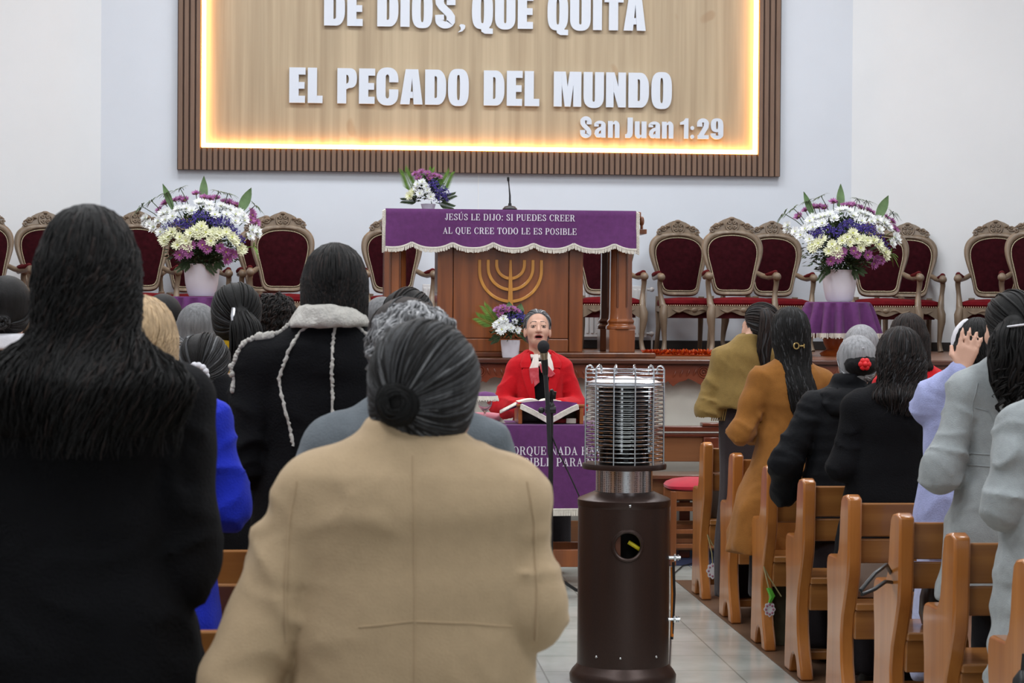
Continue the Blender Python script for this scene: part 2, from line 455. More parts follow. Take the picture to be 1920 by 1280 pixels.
# a panel joint in the back wall behind the pulpit
b = MB(); jx = W(897, 345, WALLY).x
b.box(jx - .004, jx + .004, WALLY - 0.004, WALLY, STAGE, 2.76); struct(b.build('trim_1', m_wall, smooth=False))

# stage: floor, cream front wall, carved wooden fascia
m_stagefloor = wood('stage_boards', (92, 58, 36), (120, 76, 48), 'x', 0.35, 5, 0.2)
slab('floor_stage', XL, XR, LIP, WALLY, STAGE - 0.12, STAGE, m_stagefloor)
slab('wall_stage_front', XL, XR, LIP + 0.06, LIP + 0.2, 0.0, STAGE - 0.12, m_cream)
m_fascia = wood('carved_fascia_wood', (96, 42, 24), (126, 60, 34), 'x', 0.35, 9, 0.4)
b = MB(); b.box(XL, XR, LIP - 0.09, LIP + 0.02, STAGE - 0.035, STAGE - 0.002)
struct(b.build('trim_2', wood('stage_nosing_wood', (66, 34, 24), (86, 46, 30), 'x', .3, 9, .4), bevel=0.008))
b = MB(); b.box(XL, XR, LIP - 0.02, LIP + 0.06, STAGE - 0.09, STAGE - 0.035)
P = 0.494; x = W(1150, 690, LIP).x - 14 * P
low = [(0, -.11), (.05, -.135), (.09, -.16), (.12, -.135), (.145, -.145), (.165, -.12), (.2, -.105), (.24, -.115), (.27, -.105), (.30, -.12), (.33, -.15), (.355, -.128), (.39, -.165), (.43, -.135), (.47, -.125)]
edge = []
xs = x
while xs < XR - P:
    if xs > XL + .1: edge += [(xs + u, STAGE - 0.035 + v * .95 + .012) for u, v in low]
    xs += P
top = [(edge[-1][0], STAGE - .04), (edge[0][0], STAGE - .04)]
b.prism(edge + top, lambda u, v, d: (u, LIP - 0.03 - d, v), 0.0, 0.022)
xs = x
while xs < XR - P:
    if xs > XL + .2:
        c = (xs + .1, LIP - .055, STAGE - .085)
        for r in (.034, .02):
            b.tube([(c[0] + r * math.cos(a * PI / 10), c[1], c[2] + r * math.sin(a * PI / 10)) for a in range(21)], .006, 6)
        b.ball(c, (.009, .008, .009), 8, 6)
        for k in (-1, 1):
            for j in range(4):
                b.tube([(c[0] + k * (.05 + .045 * j + .02 * i / 4), c[1] + .004, c[2] + .02 - .012 * i - .004 * j) for i in range(5)], [.003, .008, .009, .007, .002], 6)
    xs += P
struct(b.build('trim_3', m_fascia))

# ceiling light fittings
m_diff = emit('lamp_diffuser', (245, 250, 255), 2.0)
m_white = mat('white_metal', (228, 230, 232), 0.4, var=0.02)
for i, (x, y) in enumerate(LAMPS + STAGE_LAMPS):
    t = thing('ceiling_light', 'square white ceiling light panel above the hall', 'ceiling light', (x, y, CEIL), group='ceiling light panels')
    b = MB(); b.box(-.8, .8, -.8, -.76, -.06, 0); b.box(-.8, .8, .76, .8, -.06, 0); b.box(-.8, -.76, -.76, .76, -.06, 0); b.box(.76, .8, -.76, .76, -.06, 0)
    b.build('light_frame', m_white, t)
    b = MB(); b.box(-.76, .76, -.76, .76, -.05, -.02); b.build('diffuser', m_diff, t, smooth=False)

# ------------------------------------------------------------------ scripture panel on the back wall
m_slat = mat('slat_wood', (128, 103, 86), 0.55, rgb2=(108, 84, 70), vscale=10, stretch=(2, 1, .15), bump=.1, bscale=40)
m_groove = mat('slat_groove', (62, 46, 40), 0.8, var=.1)
def panel_wood():
    m = bpy.data.materials.new('oak_veneer'); m.use_nodes = True
    nt = m.node_tree; N = nt.nodes; L = nt.links; b = N['Principled BSDF']
    tc = N.new('ShaderNodeTexCoord')
    def noise(sc, st, det):
        mp = N.new('ShaderNodeMapping'); mp.inputs['Scale'].default_value = st; L.new(tc.outputs['Object'], mp.inputs[0])
        n = N.new('ShaderNodeTexNoise'); n.inputs['Scale'].default_value = sc; n.inputs['Detail'].default_value = det
        L.new(mp.outputs[0], n.inputs['Vector']); return n
    n1 = noise(16, (1, 1, .03), 6); n2 = noise(3.0, (1.4, 1, .02), 2); n3 = noise(5, (1, 1, .8), 1)
    r = N.new('ShaderNodeValToRGB'); r.color_ramp.elements[0].position = .3; r.color_ramp.elements[1].position = .72
    r.color_ramp.elements[0].color = lin(162, 143, 116); r.color_ramp.elements[1].color = lin(190, 172, 143)
    L.new(n1.outputs['Fac'], r.inputs[0])
    mx = N.new('ShaderNodeMixRGB'); mx.blend_type = 'OVERLAY'; mx.inputs[0].default_value = .12
    L.new(r.outputs[0], mx.inputs[1]); L.new(n2.outputs['Fac'], mx.inputs[2])
    kn = N.new('ShaderNodeValToRGB'); kn.color_ramp.elements[0].position = .74; kn.color_ramp.elements[1].position = .8
    kn.color_ramp.elements[0].color = (1, 1, 1, 1); kn.color_ramp.elements[1].color = (.86, .76, .68, 1)
    L.new(n3.outputs['Fac'], kn.inputs[0])
    m2 = N.new('ShaderNodeMixRGB'); m2.blend_type = 'MULTIPLY'; m2.inputs[0].default_value = .8
    L.new(mx.outputs[0], m2.inputs[1]); L.new(kn.outputs[0], m2.inputs[2])
    L.new(m2.outputs[0], b.inputs['Base Color']); b.inputs['Roughness'].default_value = .5
    return m
SX0, SX1, SZ0, SZ1 = -1.477, 3.663, 2.76, 5.55
IX0, IX1, IZ0, IZ1 = -1.275, 3.462, 2.948, 5.36
sign = thing('scripture_panel', 'large oak wall panel with white raised letters, slatted frame and warm light strip', 'wall panel', ((SX0 + SX1) / 2, WALLY, SZ0))
ox, oy, oz = sign.location
def rel(x, y, z): return (x - ox, y - oy, z - oz)
b = MB(); b.box(IX0 - ox - .02, IX1 - ox + .02, -.035, -.003, IZ0 - oz - .02, IZ1 - oz + .02); b.build('oak_board', panel_wood(), sign, smooth=False)
b = MB()
for x0, x1, z0, z1 in ((SX0, IX0, SZ0, SZ1), (IX1, SX1, SZ0, SZ1), (IX0, IX1, SZ0, IZ0), (IX0, IX1, IZ1, SZ1)):
    b.box(x0 - ox, x1 - ox, -.058, -.003, z0 - oz, z1 - oz)
fr = b.build('slatted_frame', m_groove, sign, smooth=False)
b = MB()
def slats(x0, x1, z0, z1):
    n = max(1, round((x1 - x0) / 0.0475)); w = (x1 - x0) / n
    for i in range(n):
        a, c = x0 + i * w + .005, x0 + (i + 1) * w - .005
        b.prism([(a, -.058), (a + .003, -.071), (c - .003, -.071), (c, -.058)], lambda u, v, d: (u - ox, v, d - oz), z0, z1)
slats(SX0, IX0 - .002, SZ0, SZ1); slats(IX1 + .002, SX1, SZ0, SZ1); slats(IX0, IX1, SZ0, IZ0 - .002); slats(IX0, IX1, IZ1 + .002, SZ1)
sl = b.build('slat', m_slat, fr, smooth=False, fix=True)
m_led = emit('warm_light_strip', (255, 176, 84), 22.0)
b = MB(); t_ = .034
b.box(IX0 - ox, IX1 - ox, -.074, -.034, IZ0 - oz, IZ0 + t_ - oz)
b.box(IX0 - ox, IX1 - ox, -.074, -.034, IZ1 - t_ - oz, IZ1 - oz)
b.box(IX0 - ox, IX0 + t_ - ox, -.074, -.034, IZ0 + t_ - oz, IZ1 - t_ - oz)
b.box(IX1 - t_ - ox, IX1 - ox, -.074, -.034, IZ0 + t_ - oz, IZ1 - t_ - oz)
b.build('light_strip', m_led, sign, smooth=False)
m_letter = mat('white_acrylic', (214, 221, 232), 0.4, var=.01)
def letter(ch, p0, p1, z0, z1):
    x0 = W(p0, 190, WALLY - .06).x; x1 = W(p1, 190, WALLY - .06).x
    mb = MB()
    put(mb, heavy(ch), lambda u, v, d: (x0 + u * (x1 - x0) - ox, -.05 - d, z0 + v * (z1 - z0) - oz), 0.0, .022)
    mb.build('letter', m_letter, sign, smooth=False)
ZB2 = W(541, 192.6, WALLY - .06).z; CH = .298
r1 = lambda x: 530 + x / 5.0526
r2 = lambda x: 890 + x / 5.0526
for ch, a, c in (('E', 62, 216), ('L', 237, 378), ('P', 517, 702), ('E', 722, 875), ('C', 887, 1095), ('A', 1112, 1325), ('D', 1348, 1547), ('O', 1565, 1762)):
    letter(ch, r1(a), r1(c), ZB2, ZB2 + CH)
for ch, a, c in (('D', 85, 280), ('E', 303, 452), ('L', 472, 611), ('M', 748, 1008), ('U', 1030, 1222), ('N', 1243, 1430), ('D', 1455, 1648), ('O', 1672, 1866)):
    letter(ch, r2(a), r2(c), ZB2, ZB2 + CH)
ZB1 = W(610, 48, WALLY - .06).z
r3 = lambda x: 590 + x / 6.0
r4 = lambda x: 890 + x / 5.818
for ch, a, c in (('D', 100, 335), ('E', 360, 540), ('D', 698, 935), ('I', 958, 1062), ('O', 1087, 1320), ('S', 1347, 1578), ('Q', 1762, 1998)):
    letter(ch, r3(a), r3(c), ZB1, ZB1 + CH)
letter(',', r3(1605), r3(1688), ZB1 - .04, ZB1 + .03)
for ch, a, c in (('U', 215, 437), ('E', 463, 634), ('Q', 787, 1012), ('U', 1033, 1257), ('I', 1283, 1380), ('T', 1407, 1615), ('A', 1617, 1858)):
    letter(ch, r4(a), r4(c), ZB1, ZB1 + CH)
ZB3 = W(1088, 257.6, WALLY - .06).z
r5 = lambda x: 1070 + x / 4.8
for ch, a, c in (('S', 85, 190), ('a', 212, 315), ('n', 337, 440), ('J', 492, 560), ('u', 578, 683), ('a', 702, 805), ('n', 822, 925), ('1', 985, 1060), (':', 1078, 1112), ('2', 1138, 1245), ('9', 1262, 1373)):
    letter(ch, r5(a), r5(c), ZB3, ZB3 + (.143 if ch in 'anu' else (.11 if ch == ':' else .175)))
# ------------------------------------------------------------------ throne chairs
m_carved = wood('limed_carved_wood', (104, 88, 72), (134, 117, 98), 'z', 0.45, 16, 0.15, bump=.15)
m_velvet = mat('wine_velvet', (44, 9, 15), 0.95, var=.35, vscale=26, spec=.08)
m_redseat = mat('red_velvet', (94, 10, 19), 0.85, var=.25, vscale=20, spec=.12)
m_stud = mat('brass_stud', (226, 212, 180), 0.3, 0.3)
m_armred = mat('dark_red_velvet', (82, 14, 20), .85, var=.25, vscale=20, spec=.12)
m_lining = mat('dark_red_lining', (70, 12, 20), 0.9, var=.2)
def prof_loop(tab, n=64):
    """closed outline from (z, half width) pairs; right side going up then left side going down"""
    zs = [t[0] for t in tab]; ws = [t[1] for t in tab]
    L = [0.0]
    for i in range(1, len(tab)): L.append(L[-1] + math.hypot(zs[i] - zs[i - 1], ws[i] - ws[i - 1]))
    u = np.linspace(0, L[-1], n // 2 + 1)
    z = np.interp(u, L, zs); w = np.interp(u, L, ws)
    for k in range(3):
        z[1:-1] = (z[:-2] + 2 * z[1:-1] + z[2:]) / 4; w[1:-1] = (w[:-2] + 2 * w[1:-1] + w[2:]) / 4
    return [(w[i], z[i]) for i in range(n // 2 + 1)] + [(-w[i], z[i]) for i in range(n // 2 - 1, 0, -1)]
def tilt(x, y, z):
    return (x, y + .20 + (z - .45) * .16, z)
def make_chair(label):
    t = thing('throne_chair', label, 'chair', group=None)
    outer = prof_loop([(.45, 0), (.45, .13), (.47, .168), (.54, .174), (.62, .195), (.71, .228), (.80, .256), (.87, .258), (.93, .235), (.975, .18), (.995, .10), (1.0, 0)])
    inner = prof_loop([(.492, 0), (.49, .12), (.50, .146), (.55, .154), (.63, .17), (.71, .19), (.79, .208), (.85, .208), (.90, .185), (.935, .13), (.95, .06), (.952, 0)])
    b = MB(); rings = []
    for k in range(10):
        a = 2 * PI * k / 10; c, s_ = math.cos(a), math.sin(a)
        rings.append([tilt(o[0] * (.5 + .5 * c) + i[0] * (.5 - .5 * c), s_ * .028, o[1] * (.5 + .5 * c) + i[1] * (.5 - .5 * c)) for o, i in zip(outer, inner)])
    b.loop(rings); fr = b.build('back_frame', m_carved, t)
    # velvet panel, domed to the front, flat behind
    b = MB(); R = []
    for k in range(7):
        q = 1 - k / 6.6
        R.append([tilt(p[0] * q, -.012 - .03 * (1 - q * q), .74 + (p[1] - .74) * q) for p in inner])
    R = [[tilt(p[0], .014, p[1]) for p in inner]] + R
    b.loft(R); b.build('backrest', m_velvet, t)
    b = MB()
    for i in range(len(inner)):
        for q in (0, .5):
            p = inner[i]; p2 = inner[(i + 1) % len(inner)]
            x, z = p[0] + (p2[0] - p[0]) * q, p[1] + (p2[1] - p[1]) * q
            b.ball(tilt(x * .975, -.018, .74 + (z - .74) * .975), .0046, 6, 4)
    b.build('stud_border', m_stud, t)
    # carved crest
    b = MB()
    sil = [(-.19, .955), (-.1, .985), (0, .99), (.1, .985), (.19, .955), (.175, .99), (.15, 1.0), (.145, 1.025), (.12, 1.03), (.105, 1.055), (.07, 1.075), (.03, 1.09), (-.03, 1.09), (-.07, 1.075), (-.105, 1.055), (-.12, 1.03), (-.145, 1.025), (-.15, 1.0), (-.175, .99)]
    b.prism(sil, lambda u, v, d: tilt(u, d, v), .018, -.014)
    b.tube([tilt(.052 * math.cos(a * PI / 12), -.02, 1.03 + .052 * math.sin(a * PI / 12)) for a in range(25)], .008, 6)
    for s_ in (-1, 1):
        for cx, cz, r0, tu in ((.022, 1.052, .018, 1.5), (.125, 1.02, .024, 1.5), (.165, .985, .018, 1.4), (.02, 1.012, .016, 1.3)):
            b.tube([tilt(s_ * (cx + r0 * (1 - i / 20) * math.cos(i * tu * 2 * PI / 16)), -.02, cz + r0 * (1 - i / 20) * math.sin(i * tu * 2 * PI / 16)) for i in range(17)], [.009 * (1 - i / 26) for i in range(17)], 6)
        for k in range(4):
            a = .25 + k * .3
            b.tube([tilt(s_ * (.07 + .02 * k), -.012, 1.0 + .012 * (3 - k)), tilt(s_ * (.085 + .025 * k), -.026, 1.02 + .008 * (3 - k)), tilt(s_ * (.1 + .027 * k), -.016, 1.045 - .012 * k)], [.006, .011, .003], 6)
    b.ball(tilt(0, -.018, 1.085), (.03, .014, .014), 10, 6)
    b.build('crest', m_carved, fr)
    # seat
    def slab_ring(w0, w1, y0, y1, z, n=40, p=5):
        ring = []
        for i in range(n):
            a = 2 * PI * i / n; c, s_ = math.cos(a), math.sin(a)
            u = math.copysign(abs(c) ** (2 / p), c); v = math.copysign(abs(s_) ** (2 / p), s_)
            y = y0 + (y1 - y0) * (v + 1) / 2
            w = w0 + (w1 - w0) * (v + 1) / 2
            ring.append((u * w, y, z))
        return ring
    b = MB()
    b.loft([slab_ring(.25, .20, -.27, .21, .365), slab_ring(.262, .21, -.285, .22, .39), slab_ring(.255, .205, -.275, .215, .415), slab_ring(.2, .16, -.22, .17, .432), slab_ring(.05, .05, -.08, .03, .44)])
    b.build('seat', m_redseat, t)
    b = MB()
    for s_ in range(-13, 14):
        b.ball((s_ * .018, -.287 + abs(s_) * .0006, .372), .0046, 6, 4)
    b.build('stud_border', m_stud, t)
    # carved rail under the seat, wavy at its lower edge
    b = MB()
    low = [(-.25 + .5 * i / 24, .30 - .022 * math.cos(2 * PI * i / 24 * 2) - .012 * math.cos(2 * PI * i / 24)) for i in range(25)]
    b.prism(low + [(.25, .366), (-.25, .366)], lambda u, v, d: (u, -.265 - d, v), 0, .025)
    for s_ in (-1, 1):
        b.tube([(s_ * (.03 + .02 * i), -.292, .33 + .012 * math.sin(i * .9)) for i in range(9)], [.003, .008, .01, .008, .006, .008, .009, .006, .002], 6)
        b.prism([(-.26, .31), (.2, .325), (.2, .366), (-.26, .366)], lambda u, v, d: (s_ * (.252 - (u + .26) * .1 - d), u, v), 0, .025)
    b.ball((0, -.29, .335), (.028, .012, .02), 10, 6)
    b.build('seat_rail', m_carved, t)
    b = MB(); b.loft([slab_ring(.225, .18, -.25, .19, .268), slab_ring(.225, .18, -.25, .19, .32)])
    b.build('seat_lining', m_lining, t)
    for s_ in (-1, 1):
        b = MB()
        pts = [(s_ * .248, -.265, .37), (s_ * .262, -.282, .31), (s_ * .262, -.285, .25), (s_ * .252, -.272, .16), (s_ * .246, -.266, .08), (s_ * .252, -.278, .03), (s_ * .258, -.292, .0)]
        b.tube(pts, [.03, .036, .033, .023, .018, .021, .024], 10); b.build('leg', m_carved, t)
        b = MB()
        b.tube([(s_ * .185, .19, .45), (s_ * .185, .20, .34), (s_ * .182, .20, .2), (s_ * .186, .225, .08), (s_ * .19, .25, .0)], [.026, .026, .022, .02, .018], 8); b.build('leg', m_carved, t)
        b = MB()
        pts = [(s_ * .2, .225, .64), (s_ * .235, .15, .615), (s_ * .262, .04, .60), (s_ * .275, -.1, .605), (s_ * .272, -.2, .618), (s_ * .272, -.245, .608)]
        b.tube(pts, [.02, .022, .02, .02, .024, .03], 10)
        b.ball((s_ * .272, -.245, .602), (.034, .036, .032), 10, 8)
        sup = [(s_ * .272, -.22, .6), (s_ * .275, -.205, .55), (s_ * .268, -.19, .48), (s_ * .262, -.21, .42), (s_ * .256, -.245, .36)]
        b.tube(sup, [.024, .021, .019, .024, .03], 10)
        ar = b.build('armrest', m_carved, t)
        b = MB(); b.tube([(s_ * .25, .1, .622), (s_ * .268, .02, .625), (s_ * .276, -.08, .628), (s_ * .274, -.16, .634), (s_ * .272, -.215, .634)], [.012, .022, .025, .024, .014], 10)
        b.build('arm_pad', m_armred, ar)
    return t
chair0 = make_chair('wine velvet throne chair right of the pulpit, the middle one, overlapping two others')
def at_stage(px, Y): 
    p = W(px, 655, Y); return (p.x, Y, STAGE)
CH_ = [  # px, Y, turn, label
    (1285, 17.62, .10, 'wine velvet throne chair, first right of the pulpit, overlapped by a nearer one'),
    (1455, 17.62, -.05, 'wine velvet throne chair half hidden between its neighbour and the right flowers'),
    (1652, 16.95, -.12, 'wine velvet throne chair whose back shows behind the right hand flower vase'),
    (1702, 17.68, -.22, 'wine velvet throne chair turned inward, only its right edge past the flowers'),
    (1862, 17.05, -.34, 'wine velvet throne chair turned inward against the right hand wall, whole crest in view'),
    (1944, 16.4, -.30, 'wine velvet throne chair cut off by the right edge of the photo'),
    (1138, 17.4, .0, 'wine velvet throne chair seen between the pulpit panel and its right column'),
    (742, 17.35, .12, 'wine velvet throne chair behind the left column of the pulpit'),
    (532, 16.9, .08, 'wine velvet throne chair left of the pulpit, the one with its whole crest in view'),
    (508, 17.62, .2, 'wine velvet throne chair mostly hidden, only its left edge shows behind another'),
    (362, 17.6, .12, 'wine velvet throne chair hidden behind the white vase of the left flowers'),
    (262, 16.95, .18, 'wine velvet throne chair at the left flowers, crest cut by a dark haired head'),
    (98, 17.25, .35, 'wine velvet throne chair behind the long haired woman, just a crest corner showing'),
    (-22, 16.7, .38, 'wine velvet throne chair cut off by the left edge of the photo'),
]
p = at_stage(1382, 17.0); chair0.location = p; chair0.rotation_euler = (0, 0, .0)
chair0['group'] = 'throne chairs along the stage'
for px, Y, rz, lab in CH_:
    dup(chair0, at_stage(px, Y), rz, lab)

# ------------------------------------------------------------------ radiator
rx0, rx1 = W(792, 600, 18.05).x, W(1212, 600, 18.05).x
rz0, rz1 = W(1200, 632, 18.05).z, W(1200, 536, 18.05).z
t = thing('radiator', 'white panel radiator on the back wall behind the pulpit', 'radiator', ((rx0 + rx1) / 2, 18.03, rz0))
hw = (rx1 - rx0) / 2; rh = rz1 - rz0
b = MB(); b.box(-hw, hw, .0, .06, 0, rh)
n = int(hw * 2 / .04)
for i in range(n):
    x = -hw + .02 + i * (2 * hw - .04) / (n - 1)
    b.box(x - .012, x + .012, -.012, .001, .03, rh - .03)
b.build('radiator_panel', m_white, t, bevel=.004)
for z in (.03, rh - .03):
    b = MB(); b.tube([(hw, .03, z), (hw + .06, .03, z)], .012, 8); b.ball((hw + .045, .02, z), (.022, .022, .02)); b.build('valve', m_white, t)
b = MB(); b.box(-hw + .1, -hw + .14, .06, .168, .05, rh - .05); b.box(hw - .14, hw - .1, .06, .168, .05, rh - .05); b.build('wall_bracket', m_white, t)
b = MB(); b.tube([(hw + .05, .03, .03), (hw + .05, .03, -rz0 + STAGE)], .008, 8); b.build('pipe', m_white, t)

# ------------------------------------------------------------------ pulpit
PY = 14.35                      # its front face
m_pul = wood('pulpit_wood', (98, 50, 24), (146, 82, 40), 'z', 0.3, 12, .5)
m_puld = wood('pulpit_dark_wood', (72, 36, 18), (104, 56, 28), 'z', 0.3, 12, .5)
m_gold = wood('light_inlay_wood', (176, 116, 44), (206, 146, 66), 'z', .35, 20, .4)
px0, px1 = W(820, 560, PY).x, W(1093, 560, PY).x
pc = W(957, 560, PY).x
pt = thing('pulpit', 'large reddish wooden pulpit with columns and a seven branched candlestick emblem', 'pulpit', (pc, PY, STAGE))
bz = W(1000, 655, PY).z - STAGE
b = MB()
b.box(-1.03, .96, -.22, .9, 0, .035); b.build('plinth', m_puld, pt, bevel=.008)
ztop = W(957, 392, PY).z - STAGE
b = MB(); hw0, hw1 = px0 - pc, px1 - pc
b.box(hw0, hw1, .03, .5, .035, ztop - .04)
b.build('body', m_puld, pt, bevel=.004)
b = MB()
def fr_(x0, x1, z0, z1, y0=0.0, y1=.03): b.box(x0, x1, y0, y1, z0, z1)
xa = W(850, 560, PY).x - pc; xb = W(1066, 560, PY).x - pc; zc_ = W(957, 634, PY).z - STAGE
fr_(hw0, xa - .004, .035, ztop - .04); fr_(xb + .004, hw1, .035, ztop - .04); fr_(xa, xb, .035, zc_ - .004)
b.build('stile', m_pul, pt, bevel=.005)
b = MB(); fr_(xa, xb, zc_, ztop - .04, .008, .03); pan = b.build('front_panel', m_pul, pt, bevel=.004)
# the seven branched candlestick
b = MB()
mcx = W(957, 530, PY).x - pc
def pz(py): return W(957, py, PY).z - STAGE
def pxm(px): return W(px, 530, PY).x - pc
def flat(pts, w, d=.016):
    A, B = [], []
    for i, (x, z) in enumerate(pts):
        x0, z0 = pts[max(i - 1, 0)]; x1, z1 = pts[min(i + 1, len(pts) - 1)]
        l = math.hypot(x1 - x0, z1 - z0); nx, nz = -(z1 - z0) / l, (x1 - x0) / l
        A.append((x + nx * w, z + nz * w)); B.append((x - nx * w, z - nz * w))
    b.strip(A, B, lambda u, v, dd: (u, .008 - dd, v), 0, d)
for pxo, pyt, pyb in ((899, 487, 565), (915, 487, 543), (931, 487, 522)):
    rx = mcx - pxm(pxo); z1 = pz(pyt); zb = pz(pyb); zs = zb + min((z1 - zb) * .75, rx)
    for s_ in (-1, 1):
        pts = [(mcx + s_ * rx, z1), (mcx + s_ * rx, zs)] + [(mcx + s_ * rx * math.cos(a), zs - (zs - zb) * math.sin(a)) for a in [i * PI / 2 / 14 for i in range(1, 15)]]
        flat(pts, .0105)
b.strip([(mcx - .008, pz(487)), (mcx - .017, pz(568)), (mcx - .03, pz(590))], [(mcx + .008, pz(487)), (mcx + .017, pz(568)), (mcx + .03, pz(590))], lambda u, v, dd: (u, .008 - dd, v), 0, .02)
b.build('candlestick_emblem', m_gold, pan, smooth=False, bevel=.003)
# columns: fluted octagonal shaft on a square base
def column(cx, cy, m):
    b = MB(); w = .088
    zt = ztop - .06
    def oct_(r, z): return [(cx + r * math.cos(PI / 8 + k * PI / 4) * 1.08, cy + r * math.sin(PI / 8 + k * PI / 4) * 1.08, z) for k in range(8)]
    b.box(cx - w, cx + w, cy - w, cy + w, .035, .19)
    b.loft([oct_(.098, .19), oct_(.098, .21), oct_(.082, .225), oct_(.09, .245), oct_(.078, .262), oct_(.075, .3), oct_(.072, zt - .14), oct_(.08, zt - .13), oct_(.08, zt - .115), oct_(.072, zt - .105), oct_(.092, zt - .06), oct_(.092, zt)])
    o = b.build('column', m, pt, bevel=.004, angle=30)
    f = MB()
    for k in (-.032, .032):
        f.tube([(cx + k, cy - .072, zt - .2), (cx + k, cy - .074, .34)], .008, 6)
    f.build('flute', m_puld, o)
cxl = W(741, 560, PY).x - pc; cxr = W(1167, 560, PY).x - pc
column(cxl, .09, m_pul); column(cxr, .09, m_pul); column(cxl, .62, m_puld); column(cxr, .62, m_puld)
b = MB(); xl, xr = W(724, 400, PY).x - pc, W(1200, 400, PY).x - pc
b.box(xl, xr, -.06, .8, ztop - .05, ztop - .012); b.box(xl + .03, xr - .02, -.03, .75, ztop - .1, ztop - .05)
b.build('table_top', m_pul, pt, bevel=.006)
b = MB(); zk = W(1200, 434, PY).z - STAGE
b.box(xr - .06, xr + .045, -.02, .25, zk - .016, zk + .016); b.ball((xr + .012, .0, zk + .07), (.018, .018, .034)); b.tube([(xr + .012, 0, zk + .016), (xr + .012, 0, zk + .05)], .01, 8)
b.build('side_bracket', m_pul, pt, bevel=.003)

# purple cloth over the pulpit
m_purple = mat('purple_cloth', (94, 44, 100), 0.85, var=.14, vscale=30, bump=.12, bscale=300, sheen=.1)
m_fringe = mat('white_fringe', (212, 206, 196), 0.8, var=.12, vscale=60)
m_text = mat('white_embroidery', (226, 220, 232), 0.7, var=.03)
ct = thing('pulpit_cloth', 'purple cloth with white fringe and two lines of lettering hanging over the pulpit', 'cloth', (pc, PY, STAGE))
cw = 1920
x0c, x1c = W(723, 420, PY - .1).x - pc, W(1194, 420, PY - .1).x - pc
zt = ztop - .012 + .004
zbl = W(957, 466, PY - .1).z - STAGE
def wav(s): 
    k = s * 6.0
    return .036 * (1 - abs(math.sin(PI * (s * 6.2 - .65)))) ** 1.3 - .012
def cloth_y(s, q): return -.068 - .018 * math.sin(s * 40 + 1) * q * .35 - .014 * math.sin(s * 13 + q * 2) * q - .01 * q
n = 96; rows = 14; th = .004
def cloth_sheet(off):
    R = []
    for j in range(6):         # over the top
        R.append([(x0c + (x1c - x0c) * i / n, .78 - (.78 + .06) * j / 5, zt + off + .0) for i in range(n + 1)])
    for j in range(1, rows + 1):
        q = j / rows; row = []
        for i in range(n + 1):
            s = i / n
            z = zt - q * (zt - zbl) + q * wav(s)
            row.append((x0c + (x1c - x0c) * s, cloth_y(s, q) - off, z - (0.0 if j > 1 else 0)))
        R.append(row)
    return R
b = MB(); A = cloth_sheet(0.002); B = cloth_sheet(-.002)
b.loft(A, close=False); b.loft(B, close=False)
b.build('cloth_sheet', m_purple, ct, fix=True)
b = MB()
for i in range(n * 2):
    s = i / (n * 2); z = zbl + wav(s)
    x = x0c + (x1c - x0c) * s; y = cloth_y(s, 1)
    b.tube([(x, y - .004, z + .012), (x + random.Random(i).uniform(-.004, .004), y - .008, z - .014 - random.Random(i + 7).uniform(0, .006))], [.0055, .0045], 5)
    if i % 2 == 0: 
        s2 = (i + 2) / (n * 2)
        b.tube([(x, y - .004, z + .012), (x0c + (x1c - x0c) * s2, cloth_y(s2, 1) - .004, zbl + wav(s2) + .012)], .008, 6)
for x, sg in ((x0c, -1), (x1c, 1)):
    for i in range(26):
        z = zt - .01 - (zt - zbl + .01) * i / 25
        b.tube([(x, -.075, z), (x + sg * .022, -.078, z - .012)], [.008, .005], 5)
b.build('fringe', m_fringe, ct)
b = MB()
def on_cloth(u, v, d):
    s = (u - x0c) / (x1c - x0c); q = (zt - v) / (zt - zbl)
    return (u, cloth_y(s, max(q, 0)) - .003 - d, v)
xt = W(957, 407, PY - .08).x - pc
wl1 = W(1079, 407, PY - .08).x - W(834, 407, PY - .08).x
wl2 = W(1082, 432, PY - .08).x - W(830, 432, PY - .08).x
hL = .043
serif_line(ct, 'JESÚS LE DIJO: SI PUEDES CREER', on_cloth, xt, W(957, 413.5, PY - .08).z - STAGE, hL, wl1, 0, .002)
serif_line(ct, 'AL QUE CREE TODO LE ES POSIBLE', on_cloth, xt, W(957, 439, PY - .08).z - STAGE, hL, wl2, 0, .002)

# gooseneck microphone on the pulpit
m_black = mat('black_plastic', (26, 26, 28), 0.45, var=.1)
p = W(956, 385, PY + .1)
t = thing('gooseneck_microphone', 'black gooseneck microphone standing on the pulpit', 'microphone', (p.x, PY + .1, STAGE + zt + .003))
b = MB(); b.lathe([(.0, 0), (.048, 0), (.05, .012), (.036, .028), (.012, .034), (.01, .05), (0, .05)], 24); b.build('base', m_black, t)
b = MB(); b.tube([(0, 0, .045), (0, 0, .1), (-.006, 0, .16), (-.01, 0, .2)], [.007, .006, .004, .004], 8); b.build('neck', m_black, t)
b = MB(); b.tube([(-.01, 0, .195), (-.012, 0, .205), (-.013, 0, .225), (-.013, 0, .23)], [.004, .008, .008, .003], 10); b.build('capsule', m_black, t)

